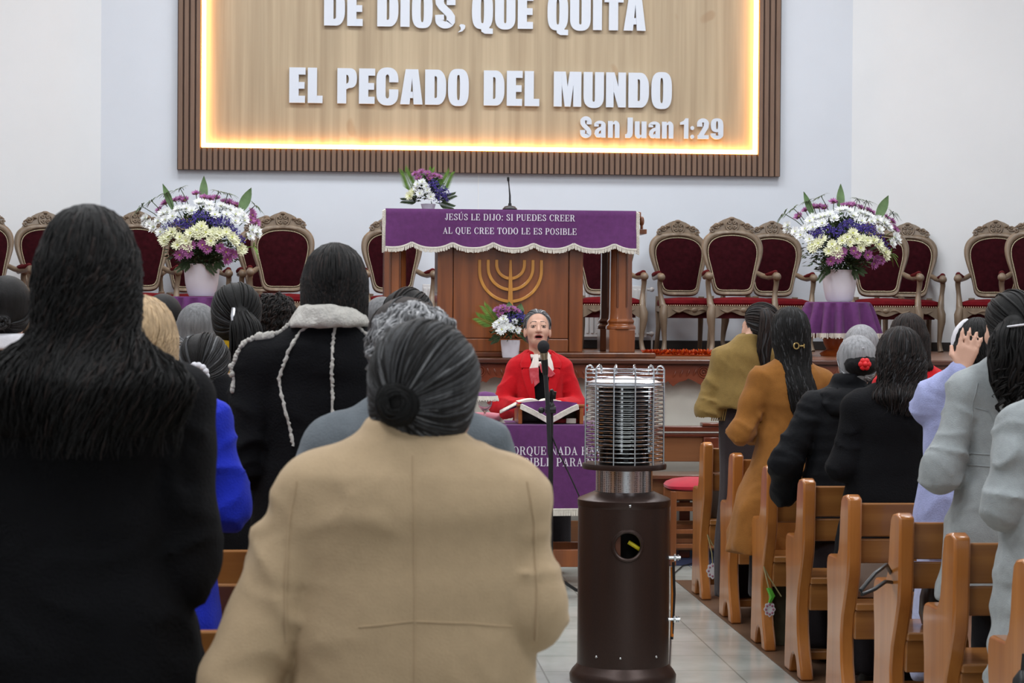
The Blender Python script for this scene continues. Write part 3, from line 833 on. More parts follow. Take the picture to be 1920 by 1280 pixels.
# ------------------------------------------------------------------ garland on the stage edge
def garland(x0, x1, y, z, label, r=.035, seed=1):
    rnd = random.Random(seed); n = int((x1 - x0) * 2200)
    b = MB()
    for i in range(n):
        x = rnd.uniform(x0, x1); a = rnd.uniform(0, 2 * PI); e = rnd.uniform(-.2, 1.0)
        d = Vector((rnd.uniform(-.6, .6), math.cos(a), abs(math.sin(a)))).normalized() * r * rnd.uniform(.6, 1.15)
        c = Vector((x, y, z + r * .75)); q = c + d; s_ = Vector((rnd.uniform(-1, 1), rnd.uniform(-1, 1), rnd.uniform(-1, 1))) * .004
        b.cur = 0 if rnd.random() < .6 else 1
        b.add([c + s_, c - s_, q - s_, q + s_], [(0, 1, 2, 3)])
    b.cur = 0
    b.tube([(x0, y, z + r * .7), ((x0 + x1) / 2, y, z + r * .7), (x1, y, z + r * .7)], r * .3, 8)
    o = b.build('tinsel_garland', [mat('copper_tinsel', (206, 88, 28), .4, .0, var=.3, vscale=200), mat('red_tinsel', (160, 40, 18), .4, .0, var=.3, vscale=200)], fix=False, smooth=False)
    return tag(o, label, 'garland')
gx0, gx1 = W(1206, 662, 14.25).x, W(1500, 662, 14.25).x
garland(gx0, gx1, 14.22, STAGE + .0, 'orange and red tinsel garland lying along the stage edge right of the pulpit')
garland(W(905, 662, 14.2).x - .8, pc - 1.06, 14.25, STAGE, 'orange tinsel garland along the stage edge left of the pulpit', seed=3)

# ------------------------------------------------------------------ flower stands
def flower_stand(px, pytop, Y, pw, label, label2):
    p = W(px, pytop, Y); h = p.z - STAGE; r = pw / 2 * Y / FPX
    t = thing('plant_stand', label2, 'small table', (p.x, Y, STAGE))
    b = MB(); b.lathe([(0, h - .02), (r * .96, h - .02), (r * .98, h - .008), (0, h - .008)], 40); b.build('table_top', m_pul, t)
    b = MB(); b.lathe([(0, 0), (.12, 0), (.13, .02), (.08, .05), (.1, .09), (.11, .13), (.07, .18), (.045, .21), (.05, .25), (.04, h - .02), (0, h - .02)], 24); b.build('pedestal', wood('orange_turned_wood', (150, 66, 24), (182, 92, 40), 'z', .3, 10, .4), t)
    c = thing('table_cloth', label, 'cloth', (p.x, Y, STAGE))
    n = 240; R = []; L = .225 * (58 / 58)
    R.append([(r * .3 * math.cos(2 * PI * i / n), r * .3 * math.sin(2 * PI * i / n), h) for i in range(n)])
    R.append([(r * .97 * math.cos(2 * PI * i / n), r * .97 * math.sin(2 * PI * i / n), h) for i in range(n)])
    def edge(q, i, o=0.0):
        a = 2 * PI * i / n
        sn = math.sin(a * 14 + 1.2 * math.sin(3 * a)); f = .044 * q ** .6 * math.copysign(abs(sn) ** .7, sn) + .045 * q
        rr = r * 1.02 + f + o
        return (rr * math.cos(a), rr * math.sin(a), h - .008 - q * L)
    for j in range(0, 9): R.append([edge(j / 8, i) for i in range(n)])
    for j in range(8, -1, -1): R.append([edge(j / 8, i, -.006) for i in range(n)])
    b = MB(); b.loft(R, True, False); b.add(R[0], [tuple(range(n))])
    b.build('cloth_sheet', m_purple, c)
    b = MB()
    for i in range(n):
        p0 = Vector(edge(1, i)); 
        b.tube([p0 + Vector((0, 0, .006)), p0 + Vector((0, 0, -.028 - .006 * math.sin(i * 2.3)))], [.007, .006], 5)
    b.build('fringe', m_fringe, c)
    return p.x, STAGE + h
VR = flower_stand(1571, 566, 15.4, 122, 'purple pleated cloth with white fringe on the right flower stand', 'small round wooden stand under the right flower vase')
VL = flower_stand(366, 556, 15.4, 122, 'purple cloth on the left flower stand, mostly behind heads', 'small round stand under the left flower vase')

# ------------------------------------------------------------------ flowers
m_pot = mat('white_ceramic', (226, 224, 234), 0.35, var=.02, bump=.05, bscale=30)
m_leaf = mat('leaf_green', (104, 132, 88), 0.5, var=.3, vscale=14)
m_dleaf = mat('dark_foliage', (56, 74, 44), 0.6, var=.35, vscale=20)
m_lleaf = mat('fresh_frond', (104, 142, 58), 0.5, var=.25, vscale=20)
m_petalw = mat('white_petal', (238, 240, 240), 0.6, var=.03)
m_petalc = mat('cream_petal', (238, 239, 208), 0.6, var=.05, vscale=30)
m_petalp = mat('mauve_petal', (160, 92, 148), 0.6, var=.2, vscale=40)
m_viol = mat('violet_statice', (64, 48, 132), 0.7, var=.35, vscale=60)
m_eye = mat('flower_eye', (196, 200, 90), 0.7, var=.2)
def mum_mesh(name, m, seed, layers=((.036, 16, .15), (.03, 14, .55), (.02, 10, 1.0))):
    rnd = random.Random(seed); b = MB()
    for L_, n, el in layers:
        for i in range(n):
            a = 2 * PI * (i + rnd.uniform(-.3, .3)) / n; e = el + rnd.uniform(-.15, .15)
            d = Vector((math.cos(a) * math.cos(e), math.sin(a) * math.cos(e), math.sin(e))); s_ = Vector((-math.sin(a), math.cos(a), 0)) * L_ * .16
            q = Vector((0, 0, .012)); l = L_ * rnd.uniform(.85, 1.1)
            b.add([q - s_ * .5, q + d * l * .6 - s_, q + d * l + Vector((0, 0, .1 * l)), q + d * l * .6 + s_, q + s_ * .5], [(0, 1, 2, 3, 4)])
    b.cur = 1; b.ball((0, 0, .012), (.009, .009, .008), 8, 5)
    b.cur = 2; b.tube([(0, 0, .01), (0, 0, -.05)], .0025, 5)
    o = b.build(name, [m, m_eye, m_leaf], fix=False, smooth=False)
    me = o.data; bpy.data.objects.remove(o); return me
def statice_mesh():
    rnd = random.Random(4); b = MB()
    for i in range(46):
        p = Vector((rnd.gauss(0, .02), rnd.gauss(0, .02), rnd.gauss(.01, .014)))
        for k in range(2):
            d = Vector((rnd.uniform(-1, 1), rnd.uniform(-1, 1), rnd.uniform(-.3, 1))).normalized() * .011; s_ = d.cross(Vector((.3, .5, .8))).normalized() * .005
            b.add([p, p + d * .6 - s_, p + d, p + d * .6 + s_], [(0, 1, 2, 3)])
    b.cur = 1; b.tube([(0, 0, .01), (0, 0, -.05)], .003, 5)
    o = b.build('statice', [m_viol, m_leaf], fix=False, smooth=False); me = o.data; bpy.data.objects.remove(o); return me
ME = {'w': mum_mesh('white_chrysanthemum', m_petalw, 1), 'c': mum_mesh('cream_chrysanthemum', m_petalc, 2), 'p': mum_mesh('mauve_chrysanthemum', m_petalp, 3), 'v': statice_mesh()}
NM = {'w': 'white_chrysanthemum', 'c': 'cream_chrysanthemum', 'p': 'mauve_chrysanthemum', 'v': 'violet_statice'}
def bloom(kind, loc, d, parent, sc=1.0, spin=0.0):
    o = bpy.data.objects.new(NM[kind], ME[kind]); COL.objects.link(o); o.parent = parent
    q = Vector((0, 0, 1)).rotation_difference(Vector(d).normalized())
    o.matrix_local = Matrix.Translation(loc) @ q.to_matrix().to_4x4() @ Matrix.Rotation(spin, 4, 'Z') @ Matrix.Scale(sc, 4)
def blade(parent, base, tip, w, m, name='leaf', nrm=(0, -1, 0), bend=.0):
    base, tip = Vector(base), Vector(tip); ax = tip - base; s_ = ax.cross(Vector(nrm)).normalized(); nn = Vector(nrm)
    A, B, C_ = [], [], []
    for i in range(11):
        q = i / 10; ww = w * (math.sin(PI * min(1, .12 + .88 * q) ** 1.15) + .02)
        c = base + ax * q + nn * (bend * q * q)
        A.append(c - s_ * ww + nn * .006); C_.append(c); B.append(c + s_ * ww + nn * .006)
    b = MB(); b.loft([A, C_, B], close=False)
    back = [[p - nn * .002 for p in r] for r in (A, C_, B)]
    b.loft(back, close=False)
    b.build(name, m, parent)
def frond(parent, base, tip, n, L_, m, seed, name='frond', droop=.5):
    """a stalk ending in an umbrella of narrow drooping leaflets"""
    rnd = random.Random(seed); base, tip = Vector(base), Vector(tip); b = MB()
    b.tube([base, (base + tip) / 2 + Vector((0, 0, .01)), tip], .003, 5)
    ax = (tip - base).normalized()
    for i in range(n):
        a = 2 * PI * i / n + rnd.uniform(-.2, .2)
        u = ax.orthogonal().normalized(); v = ax.cross(u); d = (u * math.cos(a) + v * math.sin(a) + ax * .35).normalized()
        l = L_ * rnd.uniform(.75, 1.15); s_ = d.cross(Vector((0, -.3, 1))).normalized() * .0035
        P_ = [tip + d * l * q + Vector((0, 0, -droop * l * q * q)) for q in (0, .3, .6, .85, 1)]
        w_ = [.5, 1.2, 1.1, .7, .1]
        vs = [p_ - s_ * k for p_, k in zip(P_, w_)] + [p_ + s_ * k for p_, k in zip(P_, w_)]
        b.add(vs, [(j, j + 1, j + 6, j + 5) for j in range(4)])
    b.build(name, m, parent, fix=False)
def palm(parent, base, tip, m, seed, name='palm_leaf', L_=.09):
    rnd = random.Random(seed); base, tip = Vector(base), Vector(tip); ax = tip - base; b = MB()
    b.tube([base, base + ax * .5, tip], [.003, .003, .001], 5)
    for i in range(14):
        q = .2 + .8 * i / 13
        for sg in (-1, 1):
            c = base + ax * q; d = (ax.normalized() * .8 + ax.cross(Vector((0, 1, 0))).normalized() * sg * .55 + Vector((0, rnd.uniform(-.2, .2), 0))).normalized()
            l = L_ * (1.15 - .5 * q); s_ = d.cross(Vector((0, 1, 0))).normalized() * .004
            b.add([c, c + d * l * .5 - s_, c + d * l, c + d * l * .5 + s_], [(0, 1, 2, 3)])
    b.build(name, m, parent, fix=False)
def filler(parent, cx, cy, cz, rx, rz, n, seed, ry=None):
    rnd = random.Random(seed); b = MB(); ry = ry or rx
    for i in range(n):
        a = rnd.uniform(0, 2 * PI); e = rnd.uniform(-.5, 1.45); k = rnd.uniform(.35, 1.0)
        d = Vector((math.cos(a) * math.cos(e), math.sin(a) * math.cos(e), math.sin(e)))
        p = Vector((cx + d.x * rx * k, cy + d.y * ry * k, cz + d.z * rz * k))
        q = (d + Vector((rnd.uniform(-.7, .7), rnd.uniform(-.7, .7), rnd.uniform(-.5, .5)))).normalized() * rnd.uniform(.025, .055)
        s_ = q.cross(Vector((rnd.uniform(-1, 1), rnd.uniform(-1, 1), 1))).normalized() * .008
        b.add([p, p + q * .5 - s_, p + q, p + q * .5 + s_], [(0, 1, 2, 3)])
    for i in range(26):
        a = rnd.uniform(0, 2 * PI); e = rnd.uniform(.1, 1.4); d = Vector((math.cos(a) * math.cos(e), math.sin(a) * math.cos(e), math.sin(e)))
        b.tube([(cx, cy, cz - rz * .4), (cx + d.x * rx * .5, cy + d.y * ry * .5, cz + d.z * rz * .45), (cx + d.x * rx * .95, cy + d.y * ry * .95, cz + d.z * rz * .95)], .0022, 4)
    b.build('foliage', m_dleaf, parent, fix=False)

BIG = {'p': [(1190, 330), (1240, 285), (1300, 262), (1340, 255), (1380, 258), (1450, 215), (1520, 242), (1560, 245), (1600, 245), (1650, 270), (1700, 278), (1740, 290), (1860, 330), (1870, 360), (1890, 420), (1850, 400), (1370, 660), (1400, 622), (1440, 600), (1530, 590), (1550, 612), (1640, 610), (1690, 680), (1720, 640), (1745, 655), (1690, 640), (1420, 640)],
       'w': [(1100, 400), (1130, 440), (1090, 430), (1240, 372), (1270, 350), (1330, 340), (1360, 325), (1390, 320), (1430, 345), (1480, 290), (1510, 280), (1550, 295), (1570, 330), (1640, 300), (1670, 320), (1700, 330), (1740, 360), (1770, 350), (1800, 380), (1820, 410), (1870, 480), (1890, 470), (1850, 520), (1900, 500), (1250, 410), (1200, 420), (1165, 470), (1610, 370), (1690, 365), (1740, 420), (1220, 500), (1310, 385)],
       'v': [(1300, 440), (1340, 420), (1380, 435), (1480, 385), (1520, 380), (1440, 420), (1600, 410), (1650, 420), (1700, 450), (1740, 480), (1770, 520), (1790, 550), (1560, 420), (1410, 460), (1290, 480), (1690, 410), (1620, 440), (1250, 460)],
       'c': [(1250, 575), (1235, 545), (1280, 535), (1310, 505), (1370, 540), (1400, 570), (1350, 590), (1440, 510), (1480, 490), (1520, 465), (1550, 500), (1500, 520), (1610, 530), (1580, 560), (1640, 510), (1680, 505), (1720, 540), (1750, 570), (1780, 600), (1790, 620), (1600, 500), (1410, 600)]}
def arrangement(px, pyv, Y, topz, seed, label, flip=False, sx=1.0):
    rnd = random.Random(seed); k = Y / FPX / 4.0 * sx
    cx = W(px, pyv, Y).x; cz = topz
    t = thing('flower_arrangement', label, 'flowers', (cx, Y, cz))
    hp = .23; r1_, r0_ = .128, .088
    b = MB(); b.lathe([(0, 0), (r0_, 0), (r0_ + .012, .02), (r0_ + .028, .09), (r1_, .2), (r1_, hp), (r1_ - .008, hp), (r1_ - .012, hp - .02), (0, hp - .02)], 40); b.build('vase', m_pot, t)
    cen = Vector((0, 0, hp + .12))
    for kind, pts in BIG.items():
        for (u, v) in pts:
            x = (u - 1497) * k * (-1 if flip else 1) + rnd.uniform(-.008, .008); z = hp + (720 - v) * k + rnd.uniform(-.006, .006)
            rr = min(.98, math.hypot(x / .44, (z - cen.z) / .36))
            y = -.30 * math.sqrt(1 - rr * rr) + .02
            if z > hp + .35: y += .08
            d = Vector((x, y - .05, z - cen.z + (.08 if z > cen.z else -.0))).normalized()
            if kind == 'c': d = (d + Vector((0, -.5, .15))).normalized()
            if kind in 'pw' and z > cen.z: d = (d + Vector((0, -.45, .0))).normalized()
            bloom(kind, (x, y, z), d, t, {'w': 1.25, 'c': 1.3, 'p': 1.2, 'v': .95}[kind] * rnd.uniform(.9, 1.1), rnd.uniform(0, 6))
    filler(t, 0, -.02, hp + .14, .27, .24, 1700, seed, .2)
    filler(t, 0, -.02, hp + .03, .17, .09, 1100, seed + 50, .16)
    f = -1 if flip else 1
    def q(u, v, y=0): return ((u - 1497) * k * f, y, hp + (720 - v) * k)
    blade(t, q(1505, 300, .02), q(1507, 62, .06), .03, m_leaf, bend=.02)
    blade(t, q(1290, 330, -.02), q(1208, 128, .0), .024, m_leaf, bend=.02)
    blade(t, q(1770, 350, -.02), q(1862, 150, .0), .036, m_leaf, bend=.02)
    for i, (u, v, bu, bv) in enumerate(((1340, 165, 1420, 330), (1130, 260, 1250, 400), (1240, 200, 1300, 350), (1620, 185, 1580, 330), (1690, 200, 1650, 330), (1890, 285, 1780, 400), (1880, 590, 1750, 620), (1060, 300, 1230, 420))):
        frond(t, q(bu, bv, -.05), q(u, v, -.04), 11, .085, m_dleaf if i != 6 else m_lleaf, seed + i)
    # foliage spilling over the rim
    for i in range(5):
        x = rnd.uniform(-.12, .12)
        palm(t, (x, -.1, hp + .02), (x + rnd.uniform(-.04, .04) + .05 * (1 if x > 0 else -1), -.16, hp - rnd.uniform(.0, .08)), m_dleaf, seed + 20 + i, 'leaf_spray', .05)
    return t
arrangement(1574, 558, 15.35, VR[1] + .003, 5, 'big vase of white, cream, mauve and violet flowers on the right stand')
arrangement(378, 546, 15.35, VL[1] + .003, 9, 'big vase of mixed flowers on the left stand, behind the dark heads', flip=False)

def bouquet(loc, label, hp, rp, spec, seed, pot_slim=.8):
    rnd = random.Random(seed)
    t = thing('flower_pot', label, 'flowers', loc)
    b = MB(); b.lathe([(0, 0), (rp * .8, 0), (rp * .85, .01), (rp, hp * .85), (rp, hp), (rp - .005, hp), (rp - .01, hp - .015), (0, hp - .015)], 32); b.build('vase', m_pot, t)
    for kind, x, z, y, sc in spec['b']:
        d = Vector((x * 1.2, -.12 + y, (z - hp) * .8 + .02)).normalized()
        bloom(kind, (x, y, z), d, t, sc, rnd.uniform(0, 6))
    for (x0, z0, x1, z1, w, kind) in spec['l']:
        if kind == 'b': blade(t, (x0, .01, z0), (x1, .02, z1), w, m_leaf)
        else: palm(t, (x0, .0, z0), (x1, -.02, z1), m_lleaf if kind == 'p' else m_dleaf, seed + int(x1 * 900), L_=w)
    filler(t, 0, 0, hp + .07, *spec['f'], 420, seed)
    return t
k = PY / FPX
def bq(spec_px, cx, cy): return [(kd, (x - cx) * k, (cy - y) * k + spec_px['hp'], yy, s_) for kd, x, y, yy, s_ in spec_px['list']]
# on the pulpit: pixel offsets from the photo, vase foot at (805, 386)
S1 = {'hp': 0.0, 'list': [('p', 779, 322, -.03, .9), ('p', 790, 318, -.03, .9), ('p', 801, 321, -.03, .9), ('p', 813, 324, -.02, .9), ('p', 822, 326, -.02, .8), ('p', 785, 329, -.05, .9), ('p', 805, 329, -.04, .8),
      ('w', 783, 341, -.08, .9), ('w', 791, 337, -.08, .9), ('w', 798, 345, -.09, .9), ('w', 787, 358, -.1, 1.0), ('w', 806, 364, -.1, 1.0), ('w', 800, 352, -.1, .8), ('w', 780, 348, -.07, .8),
      ('v', 810, 340, -.08, 1.0), ('v', 815, 348, -.08, 1.0), ('v', 827, 352, -.07, 1.0), ('v', 832, 358, -.06, 1.0), ('v', 820, 362, -.08, .9), ('v', 785, 352, -.06, .6), ('c', 770, 362, -.06, 1.1), ('c', 775, 354, -.05, .9)]}
bouquet((W(803, 386, PY + .12).x, PY + .12, STAGE + zt + .003), 'small white vase of flowers at the left end of the pulpit top', .04, .05,
        {'b': bq(S1, 803, 386), 'l': [(-.08, .08, -.16, .25, .09, 'p'), (.06, .08, .14, .24, .08, 'p'), (-.02, .15, -.04, .27, .03, 'b'), (.06, .15, .085, .25, .03, 'b'), (.05, .05, .16, .02, .05, 'd'), (-.05, .06, -.17, .06, .05, 'd'), (.06, .06, .17, .1, .05, 'd'), (.0, .15, .02, .27, .05, 'p')], 'f': (.11, .09)}, 11)
S2 = {'hp': 0.0, 'list': [('p', 932, 582, -.04, .9), ('p', 942, 578, -.04, .9), ('p', 950, 582, -.04, .9), ('p', 960, 580, -.03, .9), ('p', 938, 590, -.05, .9), ('p', 968, 584, -.03, .8),
      ('w', 935, 605, -.09, .95), ('w', 943, 598, -.09, .95), ('w', 930, 609, -.08, .9), ('w', 949, 612, -.1, .9), ('w', 940, 617, -.11, 1.25), ('w', 962, 603, -.08, .8), ('w', 956, 614, -.1, .95), ('w', 967, 618, -.09, .9), ('w', 947, 602, -.09, .8),
      ('v', 955, 597, -.07, 1.0), ('v', 972, 594, -.05, 1.1), ('v', 978, 598, -.04, 1.0), ('v', 949, 606, -.06, .6)]}
pb = W(957, 668, 14.05)
bouquet((pb.x, 14.06, STAGE + .002), 'small white pot of flowers on the stage edge behind the preacher', .115, .064,
        {'b': bq(S2, 957, 667), 'l': [(-.08, .2, -.21, .26, .08, 'p'), (-.06, .2, -.17, .33, .07, 'p'), (.0, .26, -.01, .37, .032, 'b'), (.05, .25, .07, .36, .03, 'b'), (.08, .22, .15, .29, .03, 'b'), (.05, .18, .14, .1, .05, 'd'), (-.05, .15, -.12, .11, .05, 'd')], 'f': (.12, .13)}, 17)
# ------------------------------------------------------------------ pews
m_pew = wood('pew_wood', (150, 87, 38), (186, 120, 58), 'z', 0.28, 9, .6)
m_pewx = wood('pew_board_wood', (130, 80, 38), (172, 116, 62), 'x', 0.3, 9, .5)
PEWX = 1.925
prof = [(.0, .85), (-.005, .80), (.0, .70), (.002, .62), (.012, .55), (.055, .46), (.098, .38), (.115, .30), (.105, .2), (.075, .12), (.03, .05), (.015, .0),
        (.10, .0), (.115, .05), (.14, .08), (.18, .095), (.22, .08), (.245, .05), (.26, .0), (.375, .0), (.372, .08), (.36, .2), (.35, .32), (.352, .42), (.365, .5), (.368, .56), (.355, .592), (.33, .60), (.20, .60),
        (.165, .64), (.15, .70), (.14, .78), (.125, .835), (.1, .853), (.04, .862)]
prof = prof[::-1]
def make_pew(label, length=2.6, side=1):
    """base at the aisle end; runs away from the aisle along side * x; its back is towards -y"""
    t = thing('pew', label, 'pew', group='wooden pews')
    for x0 in (0.0, length - .055):
        b = MB(); b.prism(prof, lambda u, v, d: (side * (x0 + d), u, v), 0, .055)
        b.build('end_panel', m_pew, t, bevel=.009, angle=50)
    def board(name, y0, y1, z0, z1, dy=0.0):
        b = MB()
        vs = [(side * .05, y0, z0), (side * (length - .05), y0, z0), (side * (length - .05), y1, z0), (side * .05, y1, z0),
              (side * .05, y0 + dy, z1), (side * (length - .05), y0 + dy, z1), (side * (length - .05), y1 + dy, z1), (side * .05, y1 + dy, z1)]
        b.add(vs, [(0, 3, 2, 1), (4, 5, 6, 7), (0, 1, 5, 4), (1, 2, 6, 5), (2, 3, 7, 6), (3, 0, 4, 7)])
        b.build(name, m_pewx, t, bevel=.006)
    board('backrest_board', .045, .075, .697, .828, -.012)
    board('backrest_board', .058, .088, .592, .688, -.008)
    board('seat', .07, .42, .405, .435)
    board('seat_apron', .09, .115, .29, .405)
    board('foot_rail', .2, .26, .06, .1)
    return t
PR = [11.5, 10.6, 9.72, 8.92, 8.1, 7.33, 6.65, 5.92]
names = ['frontmost pew on the right of the aisle, nearest the red stool', 'second pew from the stage on the right, white tag hanging behind it', 'third pew from the stage on the right, camel coat beside its end',
         'fourth pew from the stage on the right, behind the black puffer jacket', 'fifth pew from the stage on the right, behind the black coat and dark hair', 'pew with the black bag strap over its end, in front of the grey coat',
         'seventh pew from the stage on the right, the nearest whole pew end', 'pew at the lower right corner, only its arm end in view']
pew0 = None
for Y, nm in zip(PR, names):
    if pew0 is None: o = pew0 = make_pew('wooden ' + nm)
    else: o = dup(pew0, label='wooden ' + nm)
    o.location = (PEWX - .012, Y, .004)
PL = [11.5, 10.6, 9.72, 8.92, 8.1, 7.29, 6.47, 5.65, 4.82, 4.0, 3.1]
pewl = None
ln = ['wooden pew on the left side, hidden behind the standing women'] * 11
for Y, nm in zip(PL, ln):
    if Y == 6.47: nm = 'wooden pew on the left, its top board showing right of the long black coat'
    if Y == 5.65: nm = 'wooden pew on the left, edge showing beside the blue coat'
    if Y == 4.82: nm = 'wooden pew on the left, top edge showing under the blue coat by the beige sleeve'
    if Y in (4.0, 3.1): continue
    if pewl is None: o = pewl = make_pew(nm, 3.6, -1)
    else: o = dup(pewl, label=nm)
    o.location = (.27, Y, .004)

# ------------------------------------------------------------------ patio heater
HX, HY = W(1168, 1200, 9.0).x, 9.0
m_brown = mat('brown_hammered_enamel', (58, 44, 40), 0.36, 0.5, var=.12, vscale=150, bump=.05, bscale=300)
m_chrome = mat('polished_steel', (205, 208, 212), 0.14, 1.0, var=.05)
m_darkglass = mat('dark_glass', (24, 24, 28), 0.12, .6, var=.2)
m_wire = mat('chrome_wire', (190, 192, 196), 0.22, 1.0, var=.05)
ht = thing('gas_heater', 'tall dark brown gas patio heater with chrome wire cage standing in the aisle', 'heater', (HX, HY, 0))
def hz(py): return W(1168, py, HY).z
def hr(d): return d / 2 * HY / FPX
b = MB(); b.lathe([(0, 0), (hr(200), 0), (hr(202), .03), (hr(192), .05), (hr(176), .07), (hr(170), .085), (0, .085)], 64); b.build('base', m_brown, ht)
zb, ztp = .075, hz(948)
b = MB(); R0 = hr(173)
hole_z, hole_r = hz(1014), hr(54)
# body: a drum with a round port; the wall is a grid with the port cut out
seg, rows = 120, 56
vs = []; fs = []
for j in range(rows + 1):
    z = zb + (ztp - zb) * j / rows
    for i in range(seg):
        a = 2 * PI * i / seg
        vs.append([R0 * math.cos(a), R0 * math.sin(a), z])
ha = -PI / 2 - .04
inside = set()
for q, v in enumerate(vs):
    da = (math.atan2(v[1], v[0]) - ha + PI) % (2 * PI) - PI
    x, z = da * R0, v[2] - hole_z
    d = math.hypot(x, z)
    if d < hole_r * .8: inside.add(q)
    elif d < hole_r * 1.32:       # pull the ring of vertices on to the circle
        s_ = hole_r / d; a = ha + x * s_ / R0
        if d < hole_r * 1.16:
            vs[q] = [R0 * math.cos(a), R0 * math.sin(a), hole_z + z * s_]
for j in range(rows):
    for i in range(seg):
        k_ = (i + 1) % seg; f4 = (j * seg + i, j * seg + k_, (j + 1) * seg + k_, (j + 1) * seg + i)
        if any(q in inside for q in f4): continue
        fs.append(f4)
b.add(vs, fs)
b.lathe([(R0, ztp), (R0 * 1.015, ztp + .004), (R0 * 1.015, ztp + .03), (R0 * .98, ztp + .036), (hr(120), hz(922)), (hr(112), hz(920)), (hr(108), hz(921))], 64, caps=False)
body = b.build('body', m_brown, ht, fix=False)
b = MB(); b.lathe([(.085, zb), (.085, ztp - .1), (.03, ztp - .06)], 32); b.build('gas_bottle', mat('heater_inside', (30, 27, 26), .8, var=.2), ht)
b = MB()
for i in range(41):
    pass
b.tube([(R0 * 1.004 * math.cos(ha + hole_r * math.cos(t_ * PI / 20) / R0), R0 * 1.004 * math.sin(ha + hole_r * math.cos(t_ * PI / 20) / R0), hole_z + hole_r * math.sin(t_ * PI / 20)) for t_ in range(41)], .0085, 8)
b.build('port_ring', m_brown, body)
b = MB(); b.tube([(.0, -.155, hole_z + .012), (.02, -.16, hole_z + .0), (.05, -.165, hole_z - .02), (.09, -.15, hole_z - .03)], .009, 8); b.build('yellow_hose', mat('yellow_rubber', (206, 190, 30), .5, var=.1), ht)
b = MB(); b.box(-.075, -.035, -.17, -.16, hole_z - .08, hole_z + .08); b.build('inner_bracket', mat('copper_brown', (92, 50, 30), .5, var=.2), ht)
# side hose, door edge and wing nuts
b = MB(); b.tube([(R0 + .006, -.05, hz(1060)), (R0 + .009, -.05, hz(1110)), (R0 + .008, -.05, hz(1190))], .007, 8); b.build('orange_gas_hose', mat('orange_rubber', (190, 108, 30), .5, var=.1), ht)
b = MB(); b.tube([(R0 + .01, -.06, hz(1050)), (R0 + .016, -.055, hz(1110)), (R0 + .008, -.05, hz(1195))], .006, 8); b.build('black_edge', m_black, ht)
for py in (1042, 1157):
    b = MB(); z = hz(py); b.tube([(R0 - .01, -.06, z), (R0 + .04, -.06, z)], .007, 8); b.tube([(R0 + .012, -.06, z), (R0 + .02, -.06, z)], .015, 10); b.tube([(R0 + .03, -.06, z - .012), (R0 + .03, -.06, z + .012)], .006, 6); b.build('wing_nut', m_chrome, ht)
b = MB()
for a in (-.9, -1.75, -2.3): b.ball((R0 * math.cos(a), R0 * math.sin(a), zb + .05), .006, 8, 6)
b.ball((0, -R0 * 1.015, ztp + .016), .007, 8, 6)
b.build('screw', m_chrome, ht)
# perforated neck
def perf():
    m = bpy.data.materials.new('perforated_steel'); m.use_nodes = True
    nt = m.node_tree; N = nt.nodes; L = nt.links; bb = N['Principled BSDF']
    tc = N.new('ShaderNodeTexCoord'); v = N.new('ShaderNodeTexVoronoi'); v.inputs['Scale'].default_value = 130; v.inputs['Randomness'].default_value = .15
    L.new(tc.outputs['Object'], v.inputs['Vector'])
    r = N.new('ShaderNodeValToRGB'); r.color_ramp.elements[0].position = .28; r.color_ramp.elements[1].position = .36
    r.color_ramp.elements[0].color = lin(40, 40, 42); r.color_ramp.elements[1].color = lin(196, 196, 200)
    L.new(v.outputs['Distance'], r.inputs[0]); L.new(r.outputs[0], bb.inputs['Base Color'])
    bb.inputs['Metallic'].default_value = .9; bb.inputs['Roughness'].default_value = .25
    return m
b = MB(); b.lathe([(hr(107), hz(923)), (hr(107), hz(878))], 64, caps=False); b.build('perforated_neck', perf(), ht)
b = MB(); b.lathe([(0, hz(880)), (hr(112), hz(880)), (hr(158), hz(878)), (hr(160), hz(872)), (hr(158), hz(868)), (hr(120), hz(869)), (0, hz(869))], 64); b.build('burner_plate', m_brown, ht)
# louvred chrome emitter inside the cage
b = MB(); b.lathe([(hr(96), hz(868)), (hr(96), hz(838)), (hr(104), hz(830)), (hr(112), hz(722)), (hr(60), hz(716)), (0, hz(716))], 48, caps=False); b.build('emitter', m_darkglass, ht)
b = MB()
for i in range(15):
    z = hz(836) + (hz(726) - hz(836)) * i / 14
    b.lathe([(hr(108), z - .002), (hr(128), z + .006), (hr(129), z + .009), (hr(126), z + .009), (hr(106), z + .003)], 48, caps=False)
b.build('louvre', m_chrome, ht)
b = MB()
for a in range(6):
    an = a * PI / 3 + .3; b.tube([(hr(112) * math.cos(an), hr(112) * math.sin(an), hz(845)), (hr(112) * math.cos(an), hr(112) * math.sin(an), hz(722))], .008, 6)
b.build('strut', m_chrome, ht)
b = MB(); b.lathe([(0, hz(704)), (hr(40), hz(706)), (hr(118), hz(712)), (hr(138), hz(716)), (hr(140), hz(721)), (hr(136), hz(722)), (hr(60), hz(718)), (0, hz(717))], 64); b.build('reflector', mat('pale_steel', (222, 226, 236), .3, .5, var=.03), ht)
